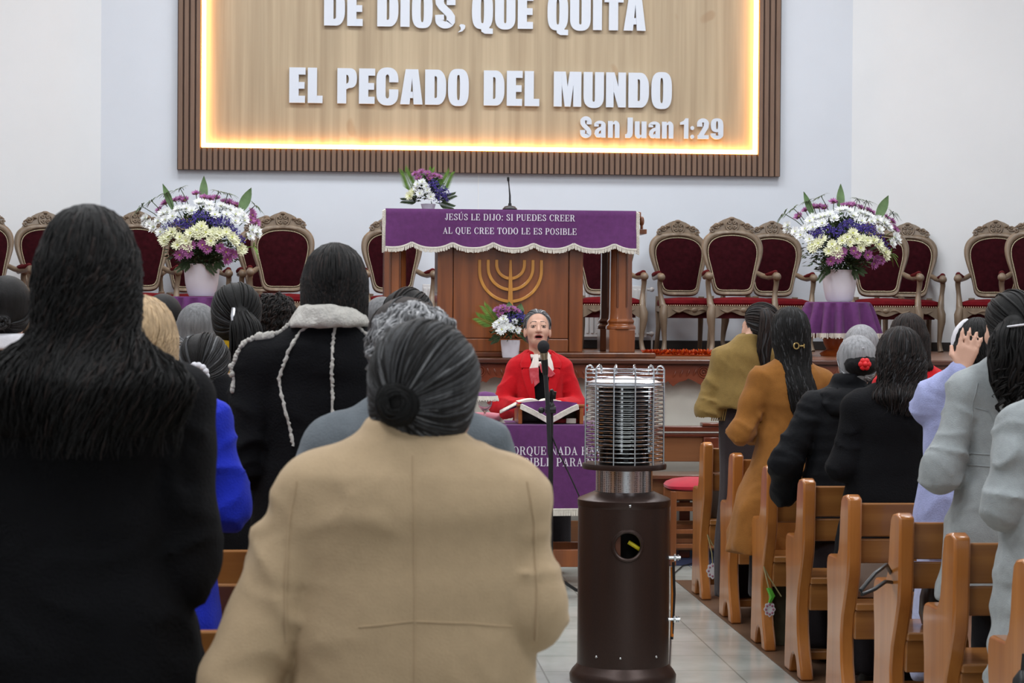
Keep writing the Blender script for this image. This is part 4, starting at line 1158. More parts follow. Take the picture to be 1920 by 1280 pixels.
# wire cage
cg = bpy.data.objects.new('cage', None); 
b = MB(); rc = hr(150)
ringz = [hz(862) + (hz(700) - hz(862)) * i / 20 for i in range(21)] + [hz(693)]
for z in ringz:
    b.tube([(rc * math.cos(2 * PI * i / 64), rc * math.sin(2 * PI * i / 64), z) for i in range(65)], .0024, 5, caps=False)
for a in range(12):
    an = 2 * PI * a / 12 + .13; c, s_ = math.cos(an), math.sin(an)
    pts = [((rc + .003) * c, (rc + .003) * s_, hz(868)), ((rc + .003) * c, (rc + .003) * s_, hz(694))]
    for i in range(1, 9):
        w = i / 8 * PI * 1.25; q = rc + .003 - .016 * (1 - math.cos(w)); pts.append((q * c, q * s_, hz(694) + .02 * math.sin(w)))
    b.tube(pts, .0032, 6)
b.build('wire_cage', m_wire, ht)
bpy.data.objects.remove(cg)
# thin cable on the floor by the heater
b = MB(); pts = [(HX + R0 + .02, HY + .1, .006)] + [tuple(W(px, py, 6200 / (py - 592))) for px, py in ((1262, 1082), (1280, 1066), (1300, 1061), (1315, 1062))]
pts = [(p_[0], p_[1], .007) for p_ in pts]; b.tube(pts, .004, 6)
tag(b.build('cable', m_black), 'thin black cable on the floor between heater and first pew', 'cable')

# ------------------------------------------------------------------ communion table, lectern box, goblet, microphone
TY = 12.0
tx0, tx1 = W(868, 800, TY).x, W(1214, 800, TY).x; tcx = (tx0 + tx1) / 2; TZ = W(1040, 797, TY).z
tt = thing("communion_table", "wooden table hidden under a purple cloth in front of the stage", "table", (tcx, TY + .29, 0))
hw = (tx1 - tx0) / 2
b = MB(); b.box(-hw + .02, hw - .02, -.25, .25, TZ - .045, TZ - .006); b.build('table_top', m_pul, tt, bevel=.004)
for sx in (-1, 1):
    for sy in (-1, 1):
        b = MB(); b.box(sx * (hw - .08) - .035, sx * (hw - .08) + .035, sy * .19 - .035, sy * .19 + .035, .0, TZ - .045); b.build('leg', m_pul, tt, bevel=.004)
for y in (-.2, .2):
    b = MB(); b.box(-hw + .11, hw - .11, y - .02, y + .02, .12, .22); b.build('stretcher', m_pul, tt, bevel=.004)
tc_ = thing('table_cloth', 'purple cloth with white lettering and fringe hanging down the front of the table', 'cloth', (tcx, TY + .29, 0))
zlo = W(1065, 957, TY).z
def tcy(x, q): return -.272 - .010 * math.sin(x * 9 + 1) * q - .006 * math.sin(x * 23 + 2 * q) * q
n = 80
def sheet(o):
    R = []
    for j in range(5): R.append([(-hw + 2 * hw * i / n,   .27 - .54 * j / 4, TZ - .003 + o) for i in range(n + 1)])
    for j in range(1, 13):
        q = j / 12; R.append([(-hw + 2 * hw * i / n, tcy(-hw + 2 * hw * i / n, q) - o, TZ - .003 - q * (TZ - zlo)) for i in range(n + 1)])
    return R
b = MB(); b.loft(sheet(.002), close=False); b.loft(sheet(-.002), close=False); b.build('cloth_sheet', m_purple, tc_)
b = MB()
for i in range(150):
    x = -hw + 2 * hw * i / 149; y = tcy(x, 1) - .003
    b.tube([(x, y, zlo + .008), (x + .002 * math.sin(i * 3.1), y - .004, zlo - .03)], [.005, .004], 5)
b.tube([(-hw + 2 * hw * i / 40, tcy(-hw + 2 * hw * i / 40, 1) - .003, zlo + .006) for i in range(41)], .006, 6)
b.build('fringe', m_fringe, tc_)
b = MB()
def on_tc(u, v, d): return (u, tcy(u, max(0, (TZ - v) / (TZ - zlo))) - .003 - d, v)
kx = TY / FPX
l1 = W(1040, 853, TY); l2 = W(1040, 874, TY)
serif_line(tc_, 'PORQUE NADA HAY', on_tc, l1.x - tcx, l1.z, .047, 182 * kx, 0, .002)
serif_line(tc_, 'IMPOSIBLE PARA DIOS', on_tc, l2.x - tcx, l2.z, .047, 214 * kx, 0, .002)
# small lectern box on the table
LY = TY + .14
lx0, lx1 = W(972, 780, LY).x, W(1094, 780, LY).x; lcx = (lx0 + lx1) / 2; lw = (lx1 - lx0) / 2
lz = W(1030, 758, LY).z
lt = thing('table_lectern', 'open wooden lectern box standing on the purple table', 'lectern', (lcx, LY, TZ))
m_lec = wood('lectern_wood', (150, 82, 40), (178, 108, 58), 'x', .35, 12, .3)
hh = lz - TZ
for x0, x1 in ((-lw, -lw + .022), (lw - .022, lw)):
    b = MB(); b.prism([(0, 0), (.3, 0), (.3, hh - .03), (0, hh - .012)], lambda u, v, d: (d, u, v), x0, x1); b.build('side_panel', m_lec, lt, bevel=.002)
b = MB(); b.prism([(-.01, hh - .012), (.31, hh - .03), (.31, hh - .016), (-.01, hh + .002)], lambda u, v, d: (d, u, v), -lw - .012, lw + .012); b.build('top_board', m_lec, lt, bevel=.002)
b = MB(); b.box(-lw + .022, lw - .022, .28, .3, 0, hh - .04); b.build('back_panel', m_puld, lt)
lc = thing('lectern_cloth', 'small purple cloth with white fringed point hanging over the lectern box', 'cloth', (lcx, LY, TZ))
def lcp(u, q):   # u -1..1 across, q 0..1 down
    dep = .012 + (1 - abs(u)) * .095
    zt_ = hh + .006 + .012 * (1 - u * u)
    return Vector((u * .160 - .012, -.016 - .014 * math.sin(u * 7) * q * .6 - .01 * q, zt_ - q * dep))
b = MB(); n = 40
for o in (0, .004):
    R = [[(u * .160 - .012, .30, hh - .022 + .008 + o) for u in [-1 + 2 * i / n for i in range(n + 1)]], [(u * .160 - .012, .1, hh - .012 + .009 + .012 * (1 - u * u) + o) for u in [-1 + 2 * i / n for i in range(n + 1)]]]
    for j in range(0, 9):
        R.append([lcp(-1 + 2 * i / n, j / 8) + Vector((0, -o, o if j < 1 else 0)) for i in range(n + 1)])
    b.loft(R, close=False)
b.build('cloth_sheet', m_purple, lc)
b = MB()
for i in range(100):
    u = -1 + 2 * i / 99; p = lcp(u, 1) + Vector((0, -.006, 0)); dx = .014 * (1 if u > 0 else -1) * (1 - .3 * abs(u))
    b.tube([p + Vector((0, 0, .008)), p + Vector((dx * .5, -.003, -.02))], [.0055, .0045], 5)
pl = [lcp(-1 + 2 * i / 30, 1) + Vector((0, -.005, .004)) for i in range(31)]; b.tube(pl, .007, 6)
# the corner of the cloth thrown over the left side
for i in range(16):
    q = i / 15; x = -lw - .015 - .085 * q; z = hh + .002 - .045 * q
    b.tube([(x, .02, z + .006), (x - .004, -.004, z - .008)], [.006, .004], 5)
b.build('fringe', m_fringe, lc)
b = MB(); b.prism([(-lw - .0, hh + .005), (-lw - .02, hh - .002), (-lw - .095, hh - .038), (-lw - .09, hh - .046), (-lw - .015, hh - .02), (-lw, hh - .006)], lambda u, v, d: (u, .02 + d, v), 0, .12); b.build('cloth_corner', m_purple, lc)
# open book on the lectern
bk = thing('open_book', 'open pale book lying on the lectern under the preacher', 'book', (W(1012, 750, LY + .15).x, LY + .16, lz + .008))
for s_ in (-1, 1):
    b = MB(); R = []
    for i in range(9):
        q = i / 8; R.append([(s_ * .13 * q, -.08, .004 + .018 * math.sin(PI * min(1, q * 1.1)) ** .7 * (1 - .5 * q)), (s_ * .13 * q, .09, .004 + .018 * math.sin(PI * min(1, q * 1.1)) ** .7 * (1 - .5 * q)), (s_ * .13 * q, .09, 0), (s_ * .13 * q, -.08, 0)])
    b.loft(R); b.build('page_block', mat('paper', (222, 214, 198), .8, var=.04), bk)
bk2 = MB(); bk2.box(-.09, .09, -.1, .06, 0, .022)
rb = W(1056, 789, LY + .2); bk2 = bk2.build('book', mat('red_book_cover', (170, 24, 26), .5, var=.1), bevel=.002, loc=(rb.x - .02, LY + .16, TZ + .003))
tag(bk2, 'red book lying inside the open lectern box', 'book')
cd = MB(); cd.box(-.028, .028, -.002, .002, 0, .028); cd = cd.build('card', mat('paper', (222, 214, 198), .8), loc=(W(1071, 789, LY + .03).x, LY + .035, TZ + .003)); tag(cd, 'small white card standing in the lectern box', 'card')
# goblet with covered top, pink cloth
GY = TY + .12
g = W(909, 797, GY)
gt = thing('goblet', 'clear stemmed goblet at the left end of the purple table', 'goblet', (g.x, GY, TZ + .001))
m_glass = bpy.data.materials.new('clear_glass'); m_glass.use_nodes = True
bb = m_glass.node_tree.nodes['Principled BSDF']; bb.inputs['Base Color'].default_value = (.95, .93, .93, 1); bb.inputs['Transmission Weight'].default_value = .85; bb.inputs['Roughness'].default_value = .05; bb.inputs['IOR'].default_value = 1.3
k = GY / FPX
b = MB(); b.lathe([(0, 0), (.04, 0), (.04, .004), (.008, .012), (.006, .06), (.008, .068), (.02, .078), (.038, .1), (.044, .13), (.044, .15), (.041, .15), (.041, .13), (.034, .102), (.01, .082), (0, .08)], 28); b.build('cup', m_glass, gt)
gc = thing('goblet_cover', 'round purple cover with white fringe laid over the goblet', 'cloth', (g.x, GY, TZ + .152))
b = MB(); b.lathe([(0, .034), (.052, .026), (.07, .008), (.071, .004), (0, .001)], 32); b.build('cloth_sheet', m_purple, gc)
b = MB()
for i in range(70):
    a = 2 * PI * i / 70; b.tube([(.068 * math.cos(a), .068 * math.sin(a), .008), (.076 * math.cos(a), .076 * math.sin(a), -.018 + .004 * math.sin(i * 2.7))], [.005, .004], 5)
b.build('fringe', m_fringe, gc)
pk = W(912, 783, GY + .1)
b = MB()
b.loft([[(x, .055 * math.cos(a) * (1 if abs(x) < .07 else .8), .03 + .03 * math.sin(a) * (1 if abs(x) < .07 else .85)) for a in [2 * PI * i / 20 for i in range(20)]] for x in (-.1, -.095, -.05, 0, .05, .085, .095)])
o = b.build('folded_napkin', mat('pink_cloth', (204, 128, 140), .9, var=.1, bump=.2, bscale=60), loc=(pk.x - .02, GY + .12, TZ + .001)); tag(o, 'rolled pink cloth lying beside the goblet on the table', 'cloth')
b = MB(); b.add([(0, 0, 0), (.07, -.02, 0), (.03, .02, .045), (-.01, .03, .045)], [(0, 1, 2, 3)]); b.add([(0, 0.004, 0), (.07, -.016, 0), (.03, .024, .045), (-.01, .034, .045)], [(3, 2, 1, 0)])
o = b.build('paper_slip', mat('paper', (222, 214, 198), .8), loc=(W(925, 790, GY + .1).x, GY + .12, TZ + .002)); tag(o, 'folded white paper beside the pink cloth', 'paper')

# microphone stand
MY = 11.62
mp = W(1033, 1000, MY)
ms = thing('microphone_stand', 'black microphone stand with tilted boom in front of the purple table', 'microphone stand', (mp.x, MY, 0))
def rl(px, py, dy=0.0):
    q = W(px, py, MY + dy); return (q.x - mp.x, dy, q.z)
b = MB(); b.tube([(0, 0, .03), rl(1033, 742)], .0135, 10); b.build('pole', m_black, ms)
for a in range(3):
    b = MB(); an = a * 2 * PI / 3 + .4; b.tube([(0, 0, .14), (.16 * math.cos(an), .16 * math.sin(an), .04), (.27 * math.cos(an), .27 * math.sin(an), .012)], [.009, .009, .012], 8); b.build('leg', m_black, ms)
b = MB(); b.tube([rl(1022, 690, -.06), rl(1028, 770, -.03), rl(1031, 852, .0)], .0125, 10); b.build('boom', mat('grey_painted_tube', (52, 54, 58), .4, .3, var=.1), ms)
b = MB(); b.tube([rl(1022, 768, -.02), rl(1042, 768, -.02)], .02, 10); b.ball(rl(1033, 762), (.022, .03, .03)); b.ball(rl(1015, 769, -.02), (.018, .02, .018)); b.build('clutch', m_black, ms)
b = MB(); b.tube([rl(1033, 748), rl(1036, 738, -.01), rl(1034, 730, -.02)], [.012, .02, .008], 8); b.tube([rl(1039, 748, -.01), rl(1041, 734, -.02)], .008, 8); b.build('clip', m_black, ms)
mi = thing('microphone', 'black handheld microphone in the stand before the preacher', 'microphone', (mp.x, MY, 0))
b = MB(); top = Vector(rl(1019, 650, -.09)); tail = Vector(rl(1022, 692, -.06))
M_ = (top - tail).normalized()
b.ball(top, (.033, .033, .036), 16, 12); b.build('grille', mat('black_foam', (30, 30, 34), .9, var=.3, vscale=200, bump=.4, bscale=300), mi)
b = MB(); b.tube([top - M_ * .03, top - M_ * .045, top - M_ * .075], [.024, .02, .017], 12); b.build('collar', mat('champagne_metal', (150, 136, 116), .35, .6, var=.1), mi)
b = MB(); b.tube([top - M_ * .07, tail, tail - M_ * .03], [.019, .018, .015], 12); b.build('handle', m_black, mi)
b = MB(); b.tube([tuple(W(px, py, MY - .01)) for px, py in ((1034, 815), (1048, 850), (1065, 884), (1078, 912), (1086, 930))] + [(W(1090, 960, MY).x, MY, .3), (W(1096, 960, MY).x, MY - .02, .008)], .004, 6)
tag(b.build('microphone_cable', m_black), 'thin black cable hanging from the microphone stand across the purple cloth', 'cable')

# ------------------------------------------------------------------ bench against the stage wall, red stool
BX0, BX1 = W(1000, 850, 13.6).x, W(1560, 850, 13.6).x
bt = thing('front_bench', 'long wooden bench against the cream stage wall', 'bench', ((BX0 + BX1) / 2, 13.75, .006))
hw = (BX1 - BX0) / 2
m_bench = wood('bench_wood', (110, 70, 42), (140, 94, 60), 'x', .35, 7, .4)
m_benchd = wood('bench_rail_wood', (84, 36, 22), (108, 52, 32), 'x', .3, 9, .4)
zt2 = W(1290, 799, 13.7).z - .006
b = MB(); b.box(-hw, hw, -.05, .06, zt2 - .035, zt2); b.box(-hw, hw, -.03, .05, zt2 - .07, zt2 - .045); b.build('top_rail', m_benchd, bt, bevel=.006)
z1 = W(1290, 866, 13.7).z - .006
b = MB(); b.box(-hw, hw, -.01, .02, z1, zt2 - .07); b.build('backrest', m_bench, bt, bevel=.004)
z2 = W(1290, 890, 13.45).z - .006
b = MB(); b.box(-hw, hw, -.3, .02, z2 - .03, z2); b.build('seat', wood('bench_seat_wood', (88, 56, 38), (112, 76, 50), 'x', .3, 7, .4), bt, bevel=.006)
b = MB(); b.box(-hw, hw, -.25, -.225, z2 - .17, z2 - .03); b.box(-hw, hw, -.25, -.225, .05, .24); b.build('front_board', m_bench, bt, bevel=.004)
for i in range(5):
    x = -hw + .04 + i * (2 * hw - .08) / 4
    b = MB(); b.box(x - .035, x + .035, -.22, .04, 0, z2 - .03); b.build('leg', m_benchd, bt, bevel=.004)
xs_ = W(1336, 850, 13.65).x - (BX0 + BX1) / 2
b = MB(); b.box(xs_ - .05, xs_ + .05, -.055, -.0, z2, zt2 - .07); b.box(xs_ - .06, xs_ + .06, -.06, .05, zt2, zt2 + .022); b.build('post', m_benchd, bt, bevel=.006)
b = MB(); b.cur = 0
SY = 13.1
sx0 = W(1257, 1000, SY).x; st = thing('stool', 'wooden stool with domed red seat beside the first pew', 'stool', (sx0 + .19, SY + .17, .006))
m_st = wood('stool_wood', (118, 66, 36), (146, 88, 50), 'z', .35, 10, .3)
zs = W(1290, 921, SY).z - .006
for sx in (-1, 1):
    for sy in (-1, 1):
        b = MB(); b.box(sx * .17 - .018, sx * .17 + .018, sy * .15 - .018, sy * .15 + .018, 0, zs - .0); b.build('leg', m_st, st, bevel=.003)
for z in (.12, .21, zs - .11):
    for sy in (-1, 1):
        b = MB(); b.box(-.155, .155, sy * .15 - .01, sy * .15 + .01, z - .014, z + .014); b.build('rung', m_st, st, bevel=.003)
b = MB(); b.box(-.185, .185, -.165, -.145, zs - .05, zs); b.box(-.185, .185, .145, .165, zs - .05, zs); b.box(-.185, -.165, -.145, .145, zs - .05, zs); b.box(.165, .185, -.145, .145, zs - .05, zs); b.build('seat_frame', m_st, st, bevel=.002)
b = MB(); R = []
for rr, z in ((.9, 0), (1.02, .012), (1.03, .028), (.96, .045), (.75, .062), (.4, .074), (.02, .078)):
    R.append([(.195 * rr * math.copysign(abs(math.cos(a)) ** .5, math.cos(a)), .175 * rr * math.copysign(abs(math.sin(a)) ** .5, math.sin(a)), zs + z) for a in [2 * PI * i / 40 for i in range(40)]])
b.loft(R); b.build('seat', mat('crimson_seat_cloth', (170, 18, 44), .7, var=.1, vscale=20, sheen=.2), st)

# ------------------------------------------------------------------ bags and small things at the pews
def bag(label, loc, w, d, h, m, strap=None, rz=0):
    t = thing('handbag', label, 'bag', loc, rz)
    b = MB(); R = []
    for q, z in ((.92, 0), (1, .04), (1, h * .6), (.9, h * .92), (.82, h)):
        R.append([(w / 2 * q * math.copysign(abs(math.cos(a)) ** .4, math.cos(a)), d / 2 * (q if z < h * .5 else q * .7) * math.copysign(abs(math.sin(a)) ** .4, math.sin(a)), z) for a in [2 * PI * i / 32 for i in range(32)]])
    b.loft(R); b.build('bag_body', m, t)
    if strap:
        b = MB(); b.tube(strap, .008, 8, flat=.8); b.build('strap', m_black, t)
    return t
m_bagk = mat('black_leather', (24, 23, 24), .35, var=.2, bump=.1, bscale=60)
m_bagg = mat('grey_fabric', (92, 88, 84), .8, var=.15, bump=.1, bscale=60)
p = W(1700, 1090, 7.5)
cx, cy, cz = p.x + .2, 7.56, .442
def sp(px, py, Y): 
    q = W(px, py, Y); return (q.x - cx, Y - cy, q.z - cz)
b_ = bag('black handbag on a pew seat, its stiff round strap looping past the pew end', (cx, cy, cz), .26, .14, .17, m_bagk,
    [sp(1675, 1082, 7.5), sp(1662, 1058, 7.36), sp(1640, 1075, 7.25), sp(1614, 1106, 7.2), sp(1616, 1114, 7.2), sp(1640, 1104, 7.24), sp(1660, 1090, 7.32), sp(1680, 1092, 7.5)])
p = W(1620, 1075, 8.2); bag('pale grey bag on the pew seat seen under the backrest boards', (p.x + .1, 8.38, .442), .28, .14, .14, mat('pale_bag_cloth', (160, 150, 140), .8, var=.1))
p = W(1330, 960, 11.75); bag('dark bag on the seat of the first pew', (p.x + .05, 11.72, .442), .22, .16, .16, m_bagg)
def paper_tag(px, py, Y, r, label, green=True):
    p = W(px, py, Y)
    t = thing('hanging_tag', label, 'tag', (p.x, Y, p.z))
    b = MB(); n = 48
    ring = [((r * (1 + .1 * math.cos(8 * a))) * math.cos(a) * .85, (r * (1 + .1 * math.cos(8 * a))) * math.sin(a) * 1.1) for a in [2 * PI * i / n for i in range(n)]]
    b.prism(ring, lambda u, v, d: (u, d, v), -.002, .002); b.build('disc', mat('white_card', (214, 210, 214), .7, var=.1, vscale=40), t)
    b = MB()
    for i in range(8):
        a = 2 * PI * i / 8; b.ball((r * .68 * math.cos(a) * .85, -.003, r * .68 * math.sin(a) * 1.1), (.006, .002, .006), 6, 4)
    b.build('dot', mat('mauve_ink', (170, 110, 130), .7), t)
    h = .16
    b = MB(); b.tube([(.0, 0, r), (-.005, -.005, h * .6), (-.03, 0, h * 1.25), (-.005, .01, h * .95), (.06, .03, h * .35)], .0032, 5); b.build('string', mat('straw_string', (168, 156, 112), .8), t)
    if green:
        b = MB(); b.tube([(.0, 0, r * 1.05), (.012, -.004, h * .38), (-.006, -.003, h * .62), (.012, 0, h * .5)], [.008, .014, .012, .006], 6); b.build('ribbon', mat('green_ribbon', (88, 168, 52), .5), t)
    return t
paper_tag(1443, 1142, 9.78, .03, 'white scalloped tag with green ribbon hanging at the third pew end')
paper_tag(1336, 1070, 11.56, .038, 'white oval tag on a string hanging behind the first pew end', False)
def sack(px, py, Y, w, h, label):
    p = W(px, py, Y)
    t = thing('cloth_bag', label, 'bag', (p.x, Y, .004)); z0 = p.z - .004
    b = MB(); b.loft([[(w * q * math.cos(a), .05 * q * math.sin(a), z) for a in [2 * PI * i / 20 for i in range(20)]] for q, z in ((.7, z0 - h), (1, z0 - h * .8), (1, z0 - h * .3), (.8, z0))]); b.build('bag_body', mat('olive_sack', (84, 80, 62), .9, var=.2), t)
    b = MB(); b.box(-.01, .01, -.006, .006, 0, z0 - h + .01); b.build('stand', m_black, t)
    return t
bag('olive cloth bag on the floor behind the third pew end', (W(1466, 1170, 9.95).x + .02, 9.98, .006), .18, .14, .34, mat('olive_sack', (84, 80, 62), .9, var=.2))
# black folded umbrella at the lower right corner
p = W(1898, 1262, 5.75)
um = thing('folded_umbrella', 'black folded umbrella leaning on the pew at the lower right corner', 'umbrella', (p.x + .03, 5.75, .004))
b = MB(); zt_ = p.z; b.tube([(0, 0, .02), (0, 0, .1), (.0, .0, zt_ - .12), (0, 0, zt_ - .02), (0, 0, zt_ + .005)], [.008, .03, .045, .028, .01], 10); b.build('canopy', m_bagk, um)
b = MB(); b.tube([(0, 0, zt_), (.004, .0, zt_ + .05)], .007, 8); b.build('handle', m_black, um)
b = MB(); b.tube([(0, 0, zt_), (.02, -.01, zt_ + .06), (.05, -.01, zt_ + .15)], .005, 6); b.build('strap', m_black, um)
# ------------------------------------------------------------------ people: smooth blended solids turned into one skin
def _v(a): return np.array(a, dtype=float)
def cone(P, a, b, r1, r2):
    a = _v(a); ab = _v(b) - a
    q = P - a; t = np.clip(q @ ab / max(ab @ ab, 1e-12), 0, 1)
    return np.linalg.norm(q - t[:, None] * ab, axis=1) - (r1 + (r2 - r1) * t)
def ell(P, c, r, R=None):
    q = P - _v(c)
    if R is not None: q = q @ R
    r = _v(r); k0 = np.linalg.norm(q / r, axis=1); k1 = np.linalg.norm(q / (r * r), axis=1)
    return k0 * (k0 - 1) / np.maximum(k1, 1e-9)
def lofts(P, secs, n=2.3, cap=.02):
    """stack of super-ellipses: secs (z, rx, ry, cx, cy)"""
    S = np.array(sorted(secs)); z = P[:, 2]
    zz = np.clip(z, S[0, 0], S[-1, 0])
    rx, ry, cx, cy = (np.interp(zz, S[:, 0], S[:, i]) for i in (1, 2, 3, 4))
    x = (P[:, 0] - cx) / rx; y = (P[:, 1] - cy) / ry
    k0 = (np.abs(x) ** n + np.abs(y) ** n) ** (1 / n)
    g = np.sqrt((x / rx) ** 2 + (y / ry) ** 2)
    d = (k0 - 1) * np.where(k0 > .05, k0 / np.maximum(g, 1e-6), np.minimum(rx, ry))
    dz = np.maximum(S[0, 0] - z, z - S[-1, 0])
    return smax(d, dz, cap)
def smin(a, b, k):
    h = np.maximum(k - np.abs(a - b), 0) / k
    return np.minimum(a, b) - h * h * k * .25
def smax(a, b, k): return -smin(-a, -b, k)
def group(P, c, R, fn):
    d = np.linalg.norm(P - _v(c), axis=1) - R
    m = d < .06; out = d + .02
    if m.any(): out[m] = fn(P[m])
    return out
_wr = np.random.RandomState(5)
_WK = _wr.normal(size=(8, 3)); _WK /= np.linalg.norm(_WK, axis=1)[:, None]; _WP = _wr.uniform(0, 6.28, 8)
def wob(P, sc, amp, seed=0):
    """gentle folds; sc = waves per metre along x, y, z"""
    Q = P * _v(sc) * 6.283; o = np.zeros(len(P))
    for i in range(8): o += np.sin(Q @ _WK[(i + seed) % 8] * (1 + .22 * i) + _WP[i] + seed * 1.7)
    return o * amp / 3.0
def ridge(P, amp, seed=0, axis=None, freq=3.0):
    """a few soft cloth folds, most of them across the given axis, coming and going"""
    rs = np.random.RandomState(seed + 77); o = np.zeros(len(P)); warp = wob(P, (2.5, 2.5, 2.5), 1.0, seed)
    for i in range(3):
        k = rs.normal(size=3)
        if axis is not None: k = k * .35 + _v(axis) * 1.5 * (1 if i % 2 else -1)
        k /= np.linalg.norm(k)
        m = np.clip(wob(P, (1.6, 1.6, 1.6), 1.6, seed + i * 2 + 1), 0, 1)
        o += m * (1 - np.abs(np.sin(P @ k * PI * freq * (1 + .35 * i) + 1.1 * warp + i * 2.1))) ** 2.2
    return o * amp
def isomesh(f, lo, hi, h, B=8):
    lo = _v(lo); n = [int(math.ceil((hi[i] - lo[i]) / h / B)) for i in range(3)]
    ci = np.stack(np.meshgrid(*[np.arange(k) for k in n], indexing='ij'), -1).reshape(-1, 3)
    d = f(lo + (ci * B + B / 2) * h)
    keep = np.abs(d) < B * h * 1.5
    V = np.repeat(np.repeat(np.repeat(np.sign(d).reshape(n), B, 0), B, 1), B, 2).astype(np.float32)
    off = np.stack(np.meshgrid(*[np.arange(B)] * 3, indexing='ij'), -1).reshape(-1, 3)
    K = ci[keep]
    for s in range(0, len(K), 256):
        I = (K[s:s + 256, None, :] * B + off[None]).reshape(-1, 3)
        V[I[:, 0], I[:, 1], I[:, 2]] = f(lo + I * h)
    S = V < 0
    c = np.zeros(tuple(k - 1 for k in V.shape), np.int8)
    for a in (0, 1):
        for b in (0, 1):
            for e in (0, 1): c += S[a:a + c.shape[0], b:b + c.shape[1], e:e + c.shape[2]]
    act = (c > 0) & (c < 8); A = np.argwhere(act)
    acc = np.zeros((len(A), 3)); cnt = np.zeros(len(A))
    for ax in range(3):
        o1, o2 = [i for i in range(3) if i != ax]
        for p in (0, 1):
            for q in (0, 1):
                a0 = A.copy(); a0[:, o1] += p; a0[:, o2] += q; a1 = a0.copy(); a1[:, ax] += 1
                v0 = V[tuple(a0.T)]; v1 = V[tuple(a1.T)]; m = (v0 < 0) != (v1 < 0)
                t = np.where(m, v0 / np.where(m, v0 - v1, 1), 0); pt = a0.astype(float); pt[:, ax] += t
                acc[m] += pt[m]; cnt[m] += 1
    vs = lo + acc / cnt[:, None] * h
    idx = np.full(c.shape, -1, np.int64); idx[tuple(A.T)] = np.arange(len(A))
    quads = []
    for ax in range(3):
        o1, o2 = (ax + 1) % 3, (ax + 2) % 3
        sl0 = [slice(1, -1)] * 3; sl1 = [slice(1, -1)] * 3
        sl0[ax] = slice(0, -1); sl1[ax] = slice(1, None)
        s0, s1 = S[tuple(sl0)], S[tuple(sl1)]
        E = np.argwhere(s0 != s1); flip = s0[tuple(E.T)]
        E = E + 1; E[:, ax] -= 1
        def cell(a, b):
            q = E.copy(); q[:, o1] += a; q[:, o2] += b; return idx[tuple(q.T)]
        Q = np.stack([cell(-1, -1), cell(0, -1), cell(0, 0), cell(-1, 0)], 1)
        Q[~flip] = Q[~flip][:, ::-1]; quads.append(Q)
    Q = np.concatenate(quads); Q = Q[(Q >= 0).all(1)]
    return vs, Q
def solid(name, f, lo, hi, h, m, parent, mi=None):
    v, q = isomesh(f, lo, hi, h)
    return link(name, v, q, m, parent, True, 0, 180, mi(v, q) if mi else None)

# ---- materials
m_skin = mat('skin', (202, 158, 137), 0.5, var=.05, vscale=20, bump=.03, bscale=200)
def fabric(name, rgb, bump=.25, bs=220, rough=.9, var=.08, vs=40, sheen=.08): return mat(name, rgb, rough, var=var, vscale=vs, bump=bump, bscale=bs, sheen=sheen, spec=.15)
def hairm(name, rgb, rough=.6): return mat(name, rgb, rough, var=.35, vscale=30, stretch=(3, 3, .4), bump=.25, bscale=120, bstretch=(3, 3, .15), spec=.18)
H_black = hairm('hair_black', (15, 14, 14)); H_dark = hairm('hair_dark', (24, 22, 22)); H_brown = hairm('hair_dark_brown', (38, 30, 28))
H_grey = hairm('hair_grey', (104, 104, 106), .6); H_mid = hairm('hair_iron_grey', (58, 58, 60), .6); H_white = hairm('hair_white', (176, 176, 178), .6); H_blond = hairm('hair_blond', (176, 150, 118), .6)
m_shoe = mat('black_shoe', (18, 17, 17), .4, var=.1)
m_eyew = mat('eye_white', (132, 112, 104), .3); m_iris = mat('dark_iris', (36, 24, 18), .2)

def rotz(a): c, s = math.cos(a), math.sin(a); return np.array([[c, -s, 0], [s, c, 0], [0, 0, 1.]])
def rotx(a): c, s = math.cos(a), math.sin(a); return np.array([[1., 0, 0], [0, c, -s], [0, s, c]])
def roty(a): c, s = math.cos(a), math.sin(a); return np.array([[c, 0, s], [0, 1., 0], [-s, 0, c]])

def hand_parts(w, d, nrm, curl=.5, s=1.0, spread=.12, side=1):
    """palm and five fingers from wrist w along d; nrm = back of the hand; side = which side the thumb leaves"""
    d = _v(d) / np.linalg.norm(d); nrm = _v(nrm); nrm -= d * (nrm @ d); nrm /= np.linalg.norm(nrm); x = np.cross(d, nrm) * side
    w = _v(w); out = []
    for i, (u, l) in enumerate(((.030, .068), (.010, .076), (-.011, .071), (-.030, .055))):
        k = w + d * .085 * s + x * u * s; out.append((w + d * .012 * s + x * u * .55 * s, k, .016 * s, .0125 * s))
        dd = d + x * u / .03 * spread; dd /= np.linalg.norm(dd); p = k
        for j, q in enumerate((.45, .32, .23)):
            a = curl * (j + .6) * .75; v = dd * math.cos(a) - nrm * math.sin(a); e = p + v * l * s * q
            out.append((p, e, (.0095 - .0010 * j) * s, (.0085 - .001 * j) * s)); p = e
    p = w + d * .03 * s + x * .022 * s; e = p + (d * .55 + x * .75 - nrm * .25) * .038 * s; f_ = e + (d * .85 + x * .25 - nrm * .3) * .034 * s
    out += [(w + d * .015 * s, p, .015 * s, .015 * s), (p, e, .0135 * s, .011 * s), (e, f_, .0105 * s, .008 * s)]
    return out

